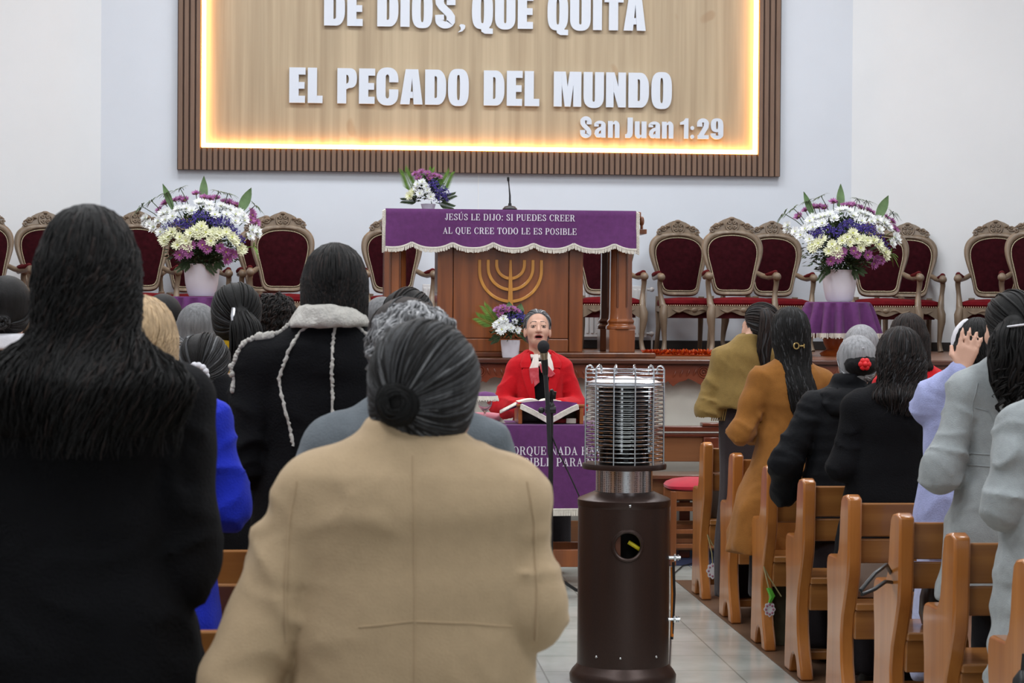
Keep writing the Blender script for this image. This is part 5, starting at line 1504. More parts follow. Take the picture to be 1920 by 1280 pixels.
class Person:
    def __init__(s, label, px, Y, top, sh, bpx=None, yaw=0.0, g=1.0, sx=.19, hyaw=0.0, hpitch=0.0, hroll=0.0, arms=None, hy=0.0, hem=.42, seed=0, hands=True, res=.0105):
        bpx = px if bpx is None else bpx
        s.Y = Y; s.seed = seed; s.g = g; s.sx = sx; s.hem = hem; s.res = res
        root = W(bpx, 640, Y); s.shz = W(bpx, sh, Y).z; s.b = s.shz / 1.31
        hp = W(px, top, Y)
        s.t = thing('person', label, 'person', (root.x, Y, 0), yaw)
        dx = hp.x - root.x; c_, s_ = math.cos(-yaw), math.sin(-yaw)
        s.hc = _v((dx * c_, dx * s_ + hy + .01, hp.z - .128))
        s.HR = rotz(hyaw) @ roty(hroll) @ rotx(hpitch)
        b = s.b
        default = [((-sx - .03, -.03, 1.0), (-.10, .19, 1.03)), ((sx + .03, -.03, 1.0), (.10, .19, 1.03))]
        s.arms = [tuple(_v(p) * _v((1, 1, b)) for p in a) for a in (arms or default)]
        s.hand_dir = [(.3, .5, .7), (-.3, .5, .7)]; s.hand_n = [(-.6, .5, .3), (.6, .5, .3)]; s.curl = [.5, .5]; s.handside = [-1, 1]
        s.face = False
    # ---- the body
    def hf(s, P): return (P - s.hc) @ s.HR
    def toh(s, p): return s.hc + s.HR @ _v(p)
    def headsdf(s, P):
        Q = s.hf(P)
        d = ell(Q, (0, -.018, .034), (.073, .090, .080))
        d = smin(d, ell(Q, (0, .018, -.03), (.058, .070, .086)), .03)
        d = smin(d, ell(Q, (0, .052, -.088), (.030, .032, .024)), .035)
        for k in (-1, 1):
            d = smin(d, ell(Q, (k * .036, .062, -.03), (.022, .022, .022)), .03)
            d = smin(d, ell(Q, (k * .074, -.012, -.018), (.009, .019, .031), rotz(k * .35)), .010)
            d = smax(d, -ell(Q, (k * .031, .098, .002), (.018, .016, .010)), .012)
            d = smin(d, ell(Q, (k * .031, .078, .0), (.0165, .013, .0125)), .004)
        d = smin(d, cone(Q, (-.034, .078, .019), (.034, .078, .019), .008, .008), .018)
        d = smin(d, cone(Q, (0, .084, .006), (0, .104, -.034), .007, .0115), .012)
        for k in (-1, 1): d = smin(d, ell(Q, (k * .012, .094, -.036), (.008, .008, .007)), .006)
        if s.face:
            d = smin(d, cone(Q, (-.022, .080, -.062), (.022, .080, -.062), .005, .005), .010)
            d = smin(d, cone(Q, (-.006, .089, -.0585), (.006, .089, -.0585), .0048, .0048), .008)
            d = smax(d, -ell(Q, (0, .088, -.0695), (.021, .024, .0075)), .004)
            d = smin(d, cone(Q, (-.013, .084, -.081), (.013, .084, -.081), .0055, .0055), .008)
        else:
            d = smin(d, ell(Q, (0, .084, -.067), (.024, .010, .006)), .006)
        return d
    def bodysdf(s, P):
        b, g = s.b, s.g
        d = group(P, s.hc, .15, s.headsdf)
        nb = _v((0, -.035, 1.33 * b))
        d = smin(d, cone(P, s.toh((0, -.028, -.06)), nb, .052, .060), .03)
        T = [(.80, .12, .085, 0, 0), (.90, .135, .095, 0, 0), (1.05, .13, .095, 0, 0), (1.18, .14, .10, 0, 0), (1.27, .125, .085, 0, -.015), (1.335, .07, .055, 0, -.03)]
        d = smin(d, lofts(P, [(z * b, rx * g, ry * g, cx, cy) for z, rx, ry, cx, cy in T], 2.2, .03), .05)
        for i, k in enumerate((-1, 1)):
            J = _v((k * (s.sx - .055), -.015, 1.255 * b)); E, Wr = s.arms[i]
            d = smin(d, cone(P, J, E, .045, .036), .03); d = smin(d, cone(P, E, Wr, .035, .024), .015)
            hp = hand_parts(Wr, s.hand_dir[i], s.hand_n[i], s.curl[i], 1.0, .12, s.handside[i])
            def hf_(Q, hp=hp):
                dd = None
                for a_, b_, r1, r2 in hp:
                    e = cone(Q, a_, b_, r1, r2); dd = e if dd is None else smin(dd, e, .006)
                return dd
            d = smin(d, group(P, Wr + _v(s.hand_dir[i]) / np.linalg.norm(s.hand_dir[i]) * .09, .12, hf_), .012)
            hipx = k * .075 * g
            d = smin(d, cone(P, (hipx, 0, .80 * b), (hipx * .95, .02, .46 * b), .07, .05), .03)
            d = smin(d, cone(P, (hipx * .95, .02, .46 * b), (hipx, -.02, .08 * b), .052, .034), .02)
            d = smin(d, ell(P, (hipx, .05, .035), (.036, .10, .03)), .03)
        return d
    def bounds(s, pad=.0):
        xs = [abs(a[0][0]) for a in s.arms] + [abs(a[1][0]) + .12 for a in s.arms] + [s.sx, abs(s.hc[0]) + .12, .25 * s.g]
        X = max(xs) + .11; Yv = max([a[1][1] + .22 for a in s.arms] + [.32]); Ym = min([a[0][1] - .12 for a in s.arms] + [-.28])
        zt = max(s.hc[2] + .15, max(a[1][2] for a in s.arms) + .22)
        return (-X, Ym, -.03), (X, Yv, zt)
    def body(s, mats=None, mi=None, h=None):
        lo, hi = s.bounds()
        s.body_o = solid('body', s.bodysdf, lo, hi, h or s.res, mats or m_skin, s.t, mi)
        for k in (-1, 1):
            e = MB(); c = s.toh((k * .031, .0795, .0)); 
            e.ball(c, .0128, 10, 8); f_ = s.HR @ _v((0, 1, -.2)); e.cur = 1; e.ball(c + f_ * .0088, (.0058, .0058, .0058), 8, 6)
            e.build('eye', [m_eyew, m_iris], s.t)
    # ---- clothes
    def coat(s, m, secs=None, hem=None, collar=.0, name='coat', sl=(.066, .056, .046), fold=.006, n=2.3, h=None, extra=None, cut=None, shr=.062, swing=0.0):
        b, g = s.b, s.g; hem = s.hem if hem is None else hem
        S = secs or [(1.365, .072, .066, 0, -.032), (1.335, .105, .080, 0, -.028), (1.295, .150, .102, 0, -.02), (1.23, .166, .118, 0, -.012), (1.14, .166, .124, 0, 0), (1.04, .160, .122, 0, 0), (.94, .172, .13, 0, -.005), (.84, .19, .134, 0, -.004), (.62, .205, .138, 0, 0), (.40, .225, .14, 0, 0), (.1, .24, .15, 0, 0)]
        S = [(z * b, rx * g, ry * (.5 + .5 * g), cx, cy) for z, rx, ry, cx, cy in S]
        z0 = hem; S2 = [q for q in S if q[0] > z0 + .01]; lo_ = [q for q in S if q[0] <= z0 + .01]
        if lo_:
            a = min(S2); c = max(lo_); t = (z0 - c[0]) / max(a[0] - c[0], 1e-6); S2.append((z0,) + tuple(c[i] + (a[i] - c[i]) * t for i in (1, 2, 3, 4)))
        else:
            a = min(S2); S2.append((z0,) + a[1:])
        if collar: S2.append((1.365 * b + collar, .068 * g ** .5, .064, 0, -.034))
        s.coat_secs = S2
        wr = s.seed
        def f(P):
            d = lofts(P, S2, n, .016)
            for i, k in enumerate((-1, 1)):
                J = _v((k * (s.sx - .055), -.015, 1.25 * b)); E, Wr = s.arms[i]
                d = smin(d, cone(P, (k * .045 * g, -.03, 1.315 * b), (k * (s.sx - .055), -.02, 1.25 * b + .002), .05, shr), .04)
                arm = smin(cone(P, J, E, sl[0], sl[1]), cone(P, E, Wr - (Wr - E) * .06, sl[1], sl[2]), .025)
                if fold:
                    arm = arm + wob(P, (2.6, 2.6, 3.2), fold * .6, wr + i) - ridge(P, fold * 2.0, wr + i, (E - J) / np.linalg.norm(E - J), 5.0)
                ka = np.clip((P[:, 2] - 1.15 * b) / (.12 * b), 0, 1) * .03 + .006
                d = smin(d, arm, ka)
            if extra: d = extra(P, d)
            low = np.clip((1.05 * b - P[:, 2]) / .5, 0, 1)
            d = d + wob(P, (4.5, 4.5, 1.1), fold * (.5 + 1.2 * low) if fold else 0, wr + 3) + (wob(P, (2.2, 2.2, 3.5), fold * .6, wr + 5) - ridge(P, fold * .8, wr + 9, None, 2.6) if fold else 0)
            if cut: d = cut(P, d)
            return d
        s.coatf = f
        lo, hi = s.bounds(); lo = (lo[0], lo[1] - .04, z0 - .05); hi = (hi[0], hi[1], max(1.42 * b + collar, max(a[1][2] for a in s.arms) + .1))
        s.coat_o = solid(name, f, lo, hi, h or s.res, m, s.t)
        return s.coat_o
    def skirt(s, m, z0=.08, z1=.9, rx=.165, ry=.108, fl=1.2, name='skirt'):
        b, g = s.b, s.g
        f = lambda P: lofts(P, [(z0, rx * g * fl, ry * g * fl, 0, 0), (z0 + .3, rx * g * fl * .98, ry * g * fl * .98, 0, 0), (z1 * b, rx * g, ry * g, 0, 0)], 2.2, .012) + wob(P, (6, 6, .8), .008, s.seed)
        return solid(name, f, (-.4, -.36, z0 - .03), (.4, .36, z1 * b + .04), .016, m, s.t)
    def shoes(s, m=None):
        for k in (-1, 1):
            x = k * .085 * s.g
            f = lambda P: smax(smin(ell(P, (x, .06, .035), (.045, .115, .04)), cone(P, (x, -.02, .05), (x, -.025, .10), .044, .046), .03), -P[:, 2] + .002, .006)
            solid('shoe', f, (x - .07, -.1, -.01), (x + .07, .2, .17), .012, m or m_shoe, s.t)
    # ---- hair
    def cap(s, P, vol=1.0, front=.045, nape=-.085, c=(0, -.024, .038), r=(.082, .100, .088)):
        Q = s.hf(P)
        d = ell(Q, c, tuple(q * vol for q in r))
        d = smin(d, ell(Q, (0, -.045, -.03), (.070 * vol, .066 * vol, .06)), .04)
        d = smax(d, Q[:, 1] - (front + .42 * (Q[:, 2] - .03)), .012)
        d = smax(d, nape - Q[:, 2], .012)
        return d
    def ray(s, f, O, D, rmax=.45):
        lo = np.zeros(len(D)); hi = np.full(len(D), rmax)
        for _ in range(22):
            mid = (lo + hi) / 2; ins = f(O + D * mid[:, None]) < 0
            lo = np.where(ins, mid, lo); hi = np.where(ins, hi, mid)
        return hi
    def strands(s, paths, out, r, mats, wts, rnd, name='hair', base=None, wave=0.0, freq=2.0, helix=False, taper=True, parent=None):
        """paths (S, T, 3), out (S, T, 3) outward directions"""
        Sn, T, _ = paths.shape; t = np.linspace(0, 1, T)
        tan = np.gradient(paths, axis=1); tan /= np.linalg.norm(tan, axis=2)[..., None] + 1e-9
        side = np.cross(tan, out); side /= np.linalg.norm(side, axis=2)[..., None] + 1e-9
        if wave:
            ph = rnd.uniform(0, 6.28, Sn)[:, None]; fr = freq * rnd.uniform(.7, 1.3, Sn)[:, None]; am = wave * np.clip(t * 2.2, 0, 1)[None] * rnd.uniform(.5, 1.3, Sn)[:, None]
            paths = paths + side * (am * np.sin(ph + 6.283 * fr * t[None]))[..., None]
            if helix: paths = paths + out * (am * (.6 + .8 * np.cos(ph + 6.283 * fr * t[None])))[..., None]
        rr = r * rnd.uniform(.7, 1.3, Sn)[:, None] * (np.clip(np.minimum(t * 6 + .35, (1 - t) * 5 + .25), 0, 1)[None] if taper else 1.0)
        k = 5; V = np.zeros((Sn, T, k, 3))
        for j in range(k):
            a = 2 * PI * j / k; V[:, :, j] = paths + side * (math.cos(a) * 1.5 * rr)[..., None] + out * (math.sin(a) * .8 * rr)[..., None]
        i0 = (np.arange(Sn)[:, None, None] * T + np.arange(T - 1)[None, :, None]) * k
        j0 = np.arange(k)[None, None]; j1 = (j0 + 1) % k
        Q = np.stack([i0 + j0, i0 + j1, i0 + k + j1, i0 + k + j0], -1).reshape(-1, 4)
        mid = rnd.choice(len(mats), Sn, p=np.array(wts) / sum(wts))
        MI = np.repeat(mid, (T - 1) * k); V = V.reshape(-1, 3)
        if base is not None:
            bv, bq = base; Q = np.concatenate([bq, Q + len(bv)]); V = np.concatenate([bv, V]); MI = np.concatenate([np.zeros(len(bq), int), MI])
        return link(name, V, Q, mats, parent or s.t, True, 0, 180, MI.tolist())
    def hair_long(s, zt, wtop=.092, wmid=.12, wend=.1, back=-.13, thick=.05, n=420, r=.0022, mats=None, wts=(1,), wave=.006, freq=2, helix=False, vol=1.05, front=.045, spread=2.35, name='hair', cx=0.0, h=.0095, T=26, jit=.05):
        mats = mats or [H_dark]; rnd = np.random.RandomState(s.seed + 11); c = s.hc
        z0 = c[2]; L = z0 - zt
        secs = [(z0 + .03, wtop * .95, .085, c[0], c[1] - .035), (z0 - .05, wtop, .082, c[0], c[1] - .045), (z0 - .10, wtop * 1.0, .072, c[0] + cx * .15, c[1] - .052)]
        sm = lambda u: u * u * (3 - 2 * u) if 0 < u < 1 else float(u >= 1)
        for i in range(1, 9):
            u = i / 8; z = z0 - .10 - (L - .10) * u
            w_ = wtop + (wmid - wtop) * sm(u * 1.9) + (wend - wmid) * max(0, (u - .65) / .35)
            y0_ = c[1] - .055; yb = back + thick * .35
            secs.append((z, w_, .07 + (thick * .6 - .07) * u, c[0] + cx * u, y0_ + (yb - y0_) * sm(u * 1.7)))
        def f(P):
            d = s.cap(P, vol, front, -.2)
            d = smin(d, lofts(P, secs, 2.2, .02), .03)
            Q = s.hf(P); return smax(d, Q[:, 1] - (front + .42 * (Q[:, 2] - .03)), .012)
        lo = (c[0] - .32, min(back - .1, c[1] - .2), zt - .02); hi = (c[0] + .32, c[1] + .2, c[2] + .17)
        base = isomesh(f, lo, hi, h)
        # strands: over the crown, then straight down
        Cn = s.toh((0, -.024, .03)); ph = rnd.uniform(-spread, spread, n)
        t = np.linspace(0, 1, T); ts = .22
        P = np.zeros((n, T, 3)); O = np.zeros((n, T, 3)); end = zt + rnd.uniform(-.25, 1.0, n) * jit
        A = np.array(sorted(secs))
        for i, q in enumerate(t):
            if q < ts:
                e = (PI / 2 - .12) * (1 - q / ts); D = np.stack([np.sin(ph) * math.cos(e), -np.cos(ph) * math.cos(e), np.full(n, math.sin(e))], 1); o = np.repeat(Cn[None], n, 0)
            else:
                z = Cn[2] + (end - Cn[2]) * (q - ts) / (1 - ts); k_ = (q - ts) / (1 - ts)
                p2 = ph * (1 - .25 * min(1, k_ * 2)); D = np.stack([np.sin(p2), -np.cos(p2), np.zeros(n)], 1)
                o = np.stack([np.interp(z, A[:, 0], A[:, 3]), np.interp(z, A[:, 0], A[:, 4]), np.maximum(z, zt + .012)], 1)
            rr = s.ray(f, o, D); P[:, i] = o + D * (rr + rnd.uniform(-.001, .004, n))[:, None]; O[:, i] = D
            if q >= ts: P[:, i, 2] = z
        return s.strands(P, O, r, mats, wts, rnd, name, base, wave, freq, helix)
    def slerp_paths(s, f, tip, n, rnd, T=16, front=.045, spread=PI, jit=.004):
        """strands drawn back from the hairline to the gathering point tip (head frame)"""
        C = _v((0, -.024, .03)); tipd = _v(tip) - C; tipd /= np.linalg.norm(tipd)
        a = rnd.uniform(-PI, PI, n); st = []
        for q in a:     # hairline: a ring in the plane of the hair front
            st.append((math.sin(q) * .085, .02 + .055 * max(0, math.cos(q)) - .035 * max(0, -math.cos(q)), .03 + .075 * math.cos(q) if math.cos(q) > 0 else .03 + .115 * math.cos(q)))
        D0 = np.array(st) - C; D0 /= np.linalg.norm(D0, axis=1)[:, None]
        th = np.arccos(np.clip(D0 @ tipd, -1, 1)); P = np.zeros((n, T, 3)); O = np.zeros((n, T, 3))
        lift = rnd.uniform(0, jit, n)
        for i in range(T):
            q = i / (T - 1) * .97
            D = (np.sin((1 - q) * th)[:, None] * D0 + np.sin(q * th)[:, None] * tipd[None]) / np.maximum(np.sin(th), .05)[:, None]
            D /= np.linalg.norm(D, axis=1)[:, None]; D = D @ s.HR.T; o = np.repeat(s.toh(C)[None], n, 0)
            rr = s.ray(f, o, D, .3); P[:, i] = o + D * (rr + lift)[:, None]; O[:, i] = D
        return P, O
    def hair_back(s, tip=(0, -.12, -.02), n=300, r=.0022, mats=None, wts=(1,), vol=1.0, front=.032, nape=-.085, bun=None, tail=None, wave=.002, name='hair', h=.0095, bunmats=None):
        """hair pulled back to tip; bun = (radius, flatness) or tail = [(points), (radii)]"""
        mats = mats or [H_dark]; rnd = np.random.RandomState(s.seed + 21)
        tipw = s.toh(tip)
        def f(P):
            d = s.cap(P, vol, front, nape)
            if bun: d = smin(d, ell(P, tipw, (bun[0] * .8, bun[0] * .6, bun[0] * .8)), .02)
            if tail:
                for i in range(len(tail[0]) - 1): d = smin(d, cone(P, tail[0][i], tail[0][i + 1], tail[1][i] * .8, tail[1][i + 1] * .8), .02)
            return d
        g = lambda P: s.cap(P, vol, front, nape)
        lo = _v(s.hc) - .2; hi = _v(s.hc) + .2; 
        if tail:
            lo = np.minimum(lo, np.min([_v(p) for p in tail[0]], 0) - .08); hi = np.maximum(hi, np.max([_v(p) for p in tail[0]], 0) + .08)
        base = isomesh(f, lo, hi, h)
        P, O = s.slerp_paths(g, tip, n, rnd, front=front)
        o = s.strands(P, O, r, mats, wts, rnd, name, base, wave, 1.5)
        if bun:
            k = 46; T = 18; pp = np.zeros((k, T, 3)); oo = np.zeros((k, T, 3)); R = s.HR
            for i in range(k):
                a0 = rnd.uniform(0, 6.28); rad = bun[0] * rnd.uniform(.35, .95); ex = rnd.uniform(2.2, 5)
                for j in range(T):
                    a = a0 + ex * j / T; q = rad * (1 - .25 * j / T)
                    hgt = math.sqrt(max(0, 1 - (q / bun[0]) ** 2)) * bun[0] * .75
                    v = _v((math.cos(a) * q, -hgt, math.sin(a) * q)); pp[i, j] = tipw + R @ v; oo[i, j] = R @ (v / (np.linalg.norm(v) + 1e-9))
            s.strands(pp, oo, r * 1.9, bunmats or mats, wts if not bunmats else (1,) * len(bunmats), rnd, 'hair_bun', None, .002, 2)
        if tail:
            k = max(60, int(n * .7)); T = 22; pts = np.array([_v(p) for p in tail[0]]); rads = np.array(tail[1])
            Ls = np.concatenate([[0], np.cumsum(np.linalg.norm(np.diff(pts, axis=0), axis=1))]); q = np.linspace(0, Ls[-1], T)
            cen = np.stack([np.interp(q, Ls, pts[:, i]) for i in range(3)], 1); rr = np.interp(q, Ls, rads)
            tn = np.gradient(cen, axis=0); tn /= np.linalg.norm(tn, axis=1)[:, None]; u = np.cross(tn, _v((0, 1, 0.01))); u /= np.linalg.norm(u, axis=1)[:, None]; v = np.cross(tn, u)
            a = rnd.uniform(0, 6.28, k); ln = rnd.uniform(.8, 1.03, k); ro = rnd.uniform(.75, 1.1, k)
            OO = np.cos(a)[:, None, None] * u[None] + np.sin(a)[:, None, None] * v[None]
            PP = cen[None] + OO * (rr[None] * ro[:, None])[..., None]
            PP = cen[None, :1] + (PP - cen[None, :1]) * 1.0
            PP[:, :, 2] = cen[0, 2] + (PP[:, :, 2] - cen[0, 2]) * ln[:, None]
            s.strands(PP, OO, r * 1.3, mats, wts, rnd, 'ponytail', None, wave * 2.5, 2)
        return o
    def hair_short(s, n=700, r=.0020, mats=None, wts=(1,), vol=1.06, amp=.006, freq=2.5, front=.055, nape=-.11, name='hair', rough=.006, h=.0095, T=12):
        """loose short curls all over"""
        mats = mats or [H_grey]; rnd = np.random.RandomState(s.seed + 31)
        f = lambda P: s.cap(P, vol, front, nape) + wob(P, (14, 14, 14), rough, s.seed)
        base = isomesh(f, _v(s.hc) - .22, _v(s.hc) + .22, h)
        C = s.toh((0, -.024, .02)); P = np.zeros((n, T, 3)); O = np.zeros((n, T, 3))
        ph = rnd.uniform(-2.4, 2.4, n); e0 = rnd.uniform(.0, 1.5, n); e1 = e0 - rnd.uniform(.5, 1.0, n); tw = rnd.uniform(-.4, .4, n)
        for i in range(T):
            q = i / (T - 1); e = np.maximum(e0 + (e1 - e0) * q, -.9); p = ph + tw * q
            D = np.stack([np.sin(p) * np.cos(e), -np.cos(p) * np.cos(e), np.sin(e)], 1) @ rotz(0).T; D = D @ s.HR.T
            o = np.repeat(C[None], n, 0); rr = s.ray(f, o, D, .3); P[:, i] = o + D * (rr + .001)[:, None]; O[:, i] = D
        return s.strands(P, O, r, mats, wts, rnd, name, base, amp, freq, True)
    def seam(s, pts, r, m, name='seam', off=.002, n=24, wobble=0.0):
        """a trim line laid on the coat along local x, z points seen from behind"""
        pts = np.array(pts, float); L = np.concatenate([[0], np.cumsum(np.linalg.norm(np.diff(pts, axis=0), axis=1))]); q = np.linspace(0, L[-1], n)
        x = np.interp(q, L, pts[:, 0]); z = np.interp(q, L, pts[:, 1])
        lo = np.full(n, -.6); hi = np.full(n, .0)      # from outside inwards
        for _ in range(24):
            mid = (lo + hi) / 2; ins = s.coatf(np.stack([x, mid, z], 1)) < 0
            hi = np.where(ins, mid, hi); lo = np.where(ins, lo, mid)
        rnd = random.Random(s.seed); b = MB()
        P_ = [(x[i] + rnd.uniform(-1, 1) * wobble, lo[i] - off, z[i]) for i in range(n)]
        b.tube(P_, [r * (1 + rnd.uniform(-.3, .5) * (1 if wobble else 0)) for _ in P_], 7)
        return b.build(name, m, s.t)
    def clip(s, loc, m, kind='bar', w=.03, name='hair_clip'):
        b = MB(); p = s.toh(loc)
        if kind == 'bar': b.tube([p + s.HR @ _v((-w, .012, 0)), p + s.HR @ _v((0, -.006, .004)), p + s.HR @ _v((w, .012, 0))], .006, 8)
        elif kind == 'ring':
            b.tube([p + s.HR @ _v((w * math.cos(a) - .008, -.004, w * 1.1 * math.sin(a))) for a in [2 * PI * i / 14 for i in range(15)]], .0035, 6); b.tube([p + s.HR @ _v((.008, -.006, 0)), p + s.HR @ _v((.03, -.004, 0))], .004, 6); b.tube([p + s.HR @ _v((.03, -.006, -.01)), p + s.HR @ _v((.03, -.006, .01))], .0035, 6)
        else:
            for i in range(6):
                a = i * PI / 3; b.ball(p + s.HR @ _v((w * .6 * math.cos(a), -.004, w * .6 * math.sin(a))), (w * .55, w * .35, w * .55), 8, 6)
            b.ball(p + s.HR @ _v((0, -.012, 0)), w * .5, 8, 6)
        return b.build(name, m, s.t)
# ------------------------------------------------------------------ the congregation
H_silver = hairm('hair_silver', (138, 138, 141))
C_black = fabric('black_wool', (14, 14, 17), .3, 160, sheen=0); C_beige = fabric('beige_wool', (176, 152, 122), .15, 300, var=.04)
C_grey = fabric('light_grey_wool', (150, 155, 157), .25, 260); C_camel = fabric('camel_wool', (140, 92, 42), .2, 240); C_olive = fabric('mustard_wool', (132, 108, 62), .25, 220)
C_blue = fabric('royal_blue_wool', (28, 44, 176), .3, 200); C_lav = fabric('lavender_knit', (158, 164, 206), .3, 200); C_red = fabric('red_blazer_cloth', (186, 20, 30), .2, 260)
C_dgrey = fabric('slate_wool', (98, 104, 110), .25, 220); C_yellow = fabric('yellow_knit', (182, 142, 22), .3, 200); C_skirt = fabric('dark_skirt_cloth', (34, 30, 34)); C_fleece = fabric('shearling', (186, 182, 176), .5, 140, var=.12)
C_quilt = fabric('black_quilted_nylon', (13, 14, 18), .2, 60, .7, sheen=0); C_white = fabric('white_cloth', (216, 214, 220)); C_teal = fabric('teal_knit', (90, 130, 136))
M_gold = mat('gold_metal', (196, 168, 110), .3, .9); M_silver = mat('silver_metal', (206, 206, 212), .25, .9)

# --- beige coat, nearest in the aisle seat
p = Person('person in a beige coat with grey streaked bun, largest figure, seen from behind', 804, 3.7, 612, 868, bpx=772, g=1.2, sx=.208, hem=.45, seed=1, hyaw=-.35, hpitch=-.06, res=.010,
           arms=[((-.29, -.06, .93), (-.18, .16, .93)), ((.195, -.05, 1.06), (.13, .2, .98))])
p.body(); 
p.coat(C_beige, collar=.03, fold=.005, secs=[(1.365, .072, .066, 0, -.032), (1.335, .105, .080, 0, -.028), (1.295, .158, .105, 0, -.02), (1.23, .182, .125, 0, -.012), (1.14, .184, .134, 0, 0), (1.04, .180, .14, 0, 0), (.94, .182, .142, 0, -.005), (.84, .20, .142, 0, -.004), (.62, .205, .14, 0, 0), (.40, .21, .14, 0, 0)], n=2.6, sl=(.076, .066, .052), shr=.066, h=.0085)
p.skirt(C_skirt); p.shoes()
p.hair_back((-.012, -.112, -.008), 1200, .0014, [H_dark, H_mid, H_grey], (.52, .42, .06), front=.022, vol=1.12, nape=-.115, bun=(.045, .6), h=.007, bunmats=[H_black], wave=.003)
p.seam([(.0, 1.33 * p.b), (.004, 1.1), (.006, .6)], .0018, C_beige, 'back_seam', .0, 40)
for k in (-1, 1):
    p.seam([(k * .195, 1.285 * p.b), (k * .207, 1.2), (k * .212, 1.08), (k * .21, 1.0)], .0022, C_beige, 'sleeve_seam', .0005, 30)
p.seam([(-.09, 1.03), (0, 1.04), (.1, 1.035), (.17, 1.025)], .0016, C_beige, 'crease', .0, 30)

# --- black coat, long wavy hair, left edge
p = Person('person with very long wavy dark hair and black coat at the left edge', 168, 3.9, 379, 690, bpx=158, g=1.14, sx=.222, hem=.35, seed=2, res=.010,
           arms=[((-.24, -.02, 1.02), (-.13, .18, 1.0)), ((.182, -.02, 1.0), (.12, .19, 1.02))])
p.body(); p.coat(C_black, fold=.006, sl=(.075, .066, .052), h=.0095); p.skirt(C_skirt); p.shoes()
p.hair_long(W(200, 810, 3.9).z, .083, .19, .16, -.165, .075, 1300, .0016, [H_black, H_dark, H_brown], (.5, .35, .15), .008, 4, True, .94, spread=2.2, T=36, jit=.16, h=.009)

# --- grey coat, white grey curls, behind the beige coat
p = Person('person with curly grey white hair and slate coat just beyond the beige coat', 768, 4.6, 577, 795, bpx=762, g=1.1, sx=.208, seed=3, hyaw=.35, hem=.5,
           arms=[((-.235, -.02, 1.02), (-.1, .19, 1.05)), ((.235, -.02, 1.02), (.1, .19, 1.05))])
p.body(); p.coat(C_dgrey, collar=.01); p.skirt(C_skirt); p.shoes()
p.hair_short(1000, .0021, [H_grey, H_silver, H_white], (.4, .4, .3), 1.1, .005, 2, nape=-.12)
p.clip((-.0, -.09, .098), M_silver, 'bar', .022)
f = lambda P: cone(P, (-.215, .0, 1.215), (-.26, -.01, 1.10), .052, .05)
b = MB(); b.tube([(-.2, -.055, 1.2 * p.b), (-.235, -.06, 1.14 * p.b), (-.25, -.055, 1.06 * p.b)], [.02, .034, .02], 8); b.build('shawl_edge', C_teal, p.t)

# --- dark brown hair between
p = Person('person whose dark brown hair rises behind the grey white curls', 770, 5.42, 560, 800, g=.9, sx=.165, seed=4, hyaw=-.5)
p.body(); p.coat(C_black); p.skirt(C_skirt); p.shoes(); p.hair_back((0, -.11, -.03), 320, .0024, [H_brown, H_dark, H_mid], (.6, .3, .12), vol=1.08, nape=-.1, bun=(.03, .6))

# --- black shearling coat, long straight hair
p = Person('person in a black coat with pale shearling seams and shoulder length dark hair', 628, 6.23, 459, 640, bpx=618, g=1.16, sx=.245, hem=.62, seed=5,
           arms=[((-.265, -.03, 1.0), (-.12, .2, 1.0)), ((.255, -.02, 1.0), (.1, .19, 1.03))])
p.body(); p.coat(C_black, fold=.006, sl=(.076, .066, .05)); p.skirt(C_skirt); p.shoes()
p.hair_long(W(630, 610, 6.23).z, .092, .112, .112, -.10, .055, 540, .0023, [H_black, H_dark, H_brown], (.4, .4, .2), .004, 1.5, False, 1.06, spread=2.3, jit=.02)
k = 6.23 / FPX
def lp(px, py): 
    q = W(px, py, 6.1); return (q.x - p.t.location.x, q.z)
p.seam([lp(584, 604), lp(560, 624), lp(540, 660), lp(522, 712), lp(528, 745), lp(541, 790), lp(550, 836)], .0042, C_fleece, 'fleece_seam', .002, 60, .0016)
p.seam([lp(628, 606), lp(624, 640), lp(622, 700), lp(624, 780)], .0042, C_fleece, 'fleece_seam', .002, 50, .0016)
p.seam([lp(664, 606), lp(682, 622), lp(700, 642), lp(715, 680), lp(705, 760)], .0042, C_fleece, 'fleece_seam', .002, 50, .0016)
zc = 1.365 * p.b
f = lambda P: lofts(P, [(zc - .02, .126, .122, 0, -.04), (zc + .01, .108, .114, 0, -.04), (zc + .046, .09, .104, 0, -.034)], 2.1, .02) + wob(P, (12, 12, 12), .0025)
solid('fleece_collar', f, (-.2, -.2, zc - .12), (.2, .2, zc + .1), .010, C_fleece, p.t)
b = MB(); rnd = random.Random(3); n_ = 90
th = np.linspace(math.radians(62), math.radians(172), n_); D_ = np.stack([np.cos(th), np.zeros(n_), np.sin(th)], 1)
O_ = np.repeat(_v((-.10, -.045, 1.16 * p.b))[None], n_, 0); rr_ = p.ray(p.coatf, O_, D_, .4); P_ = O_ + D_ * (rr_ + .003)[:, None]
for i in range(n_):
    q = i / (n_ - 1); b.ball(P_[i] + _v((rnd.uniform(-1, 1), rnd.uniform(-1, 1), rnd.uniform(-1, 1))) * .002, rnd.uniform(.005, .009) * (1.7 if .42 < q < .55 else 1), 7, 5)
b.build('fleece_edge', C_fleece, p.t)
p.clip((.066, -.066, -.0), mat('pink_clip', (190, 130, 140), .4), 'flower', .014)

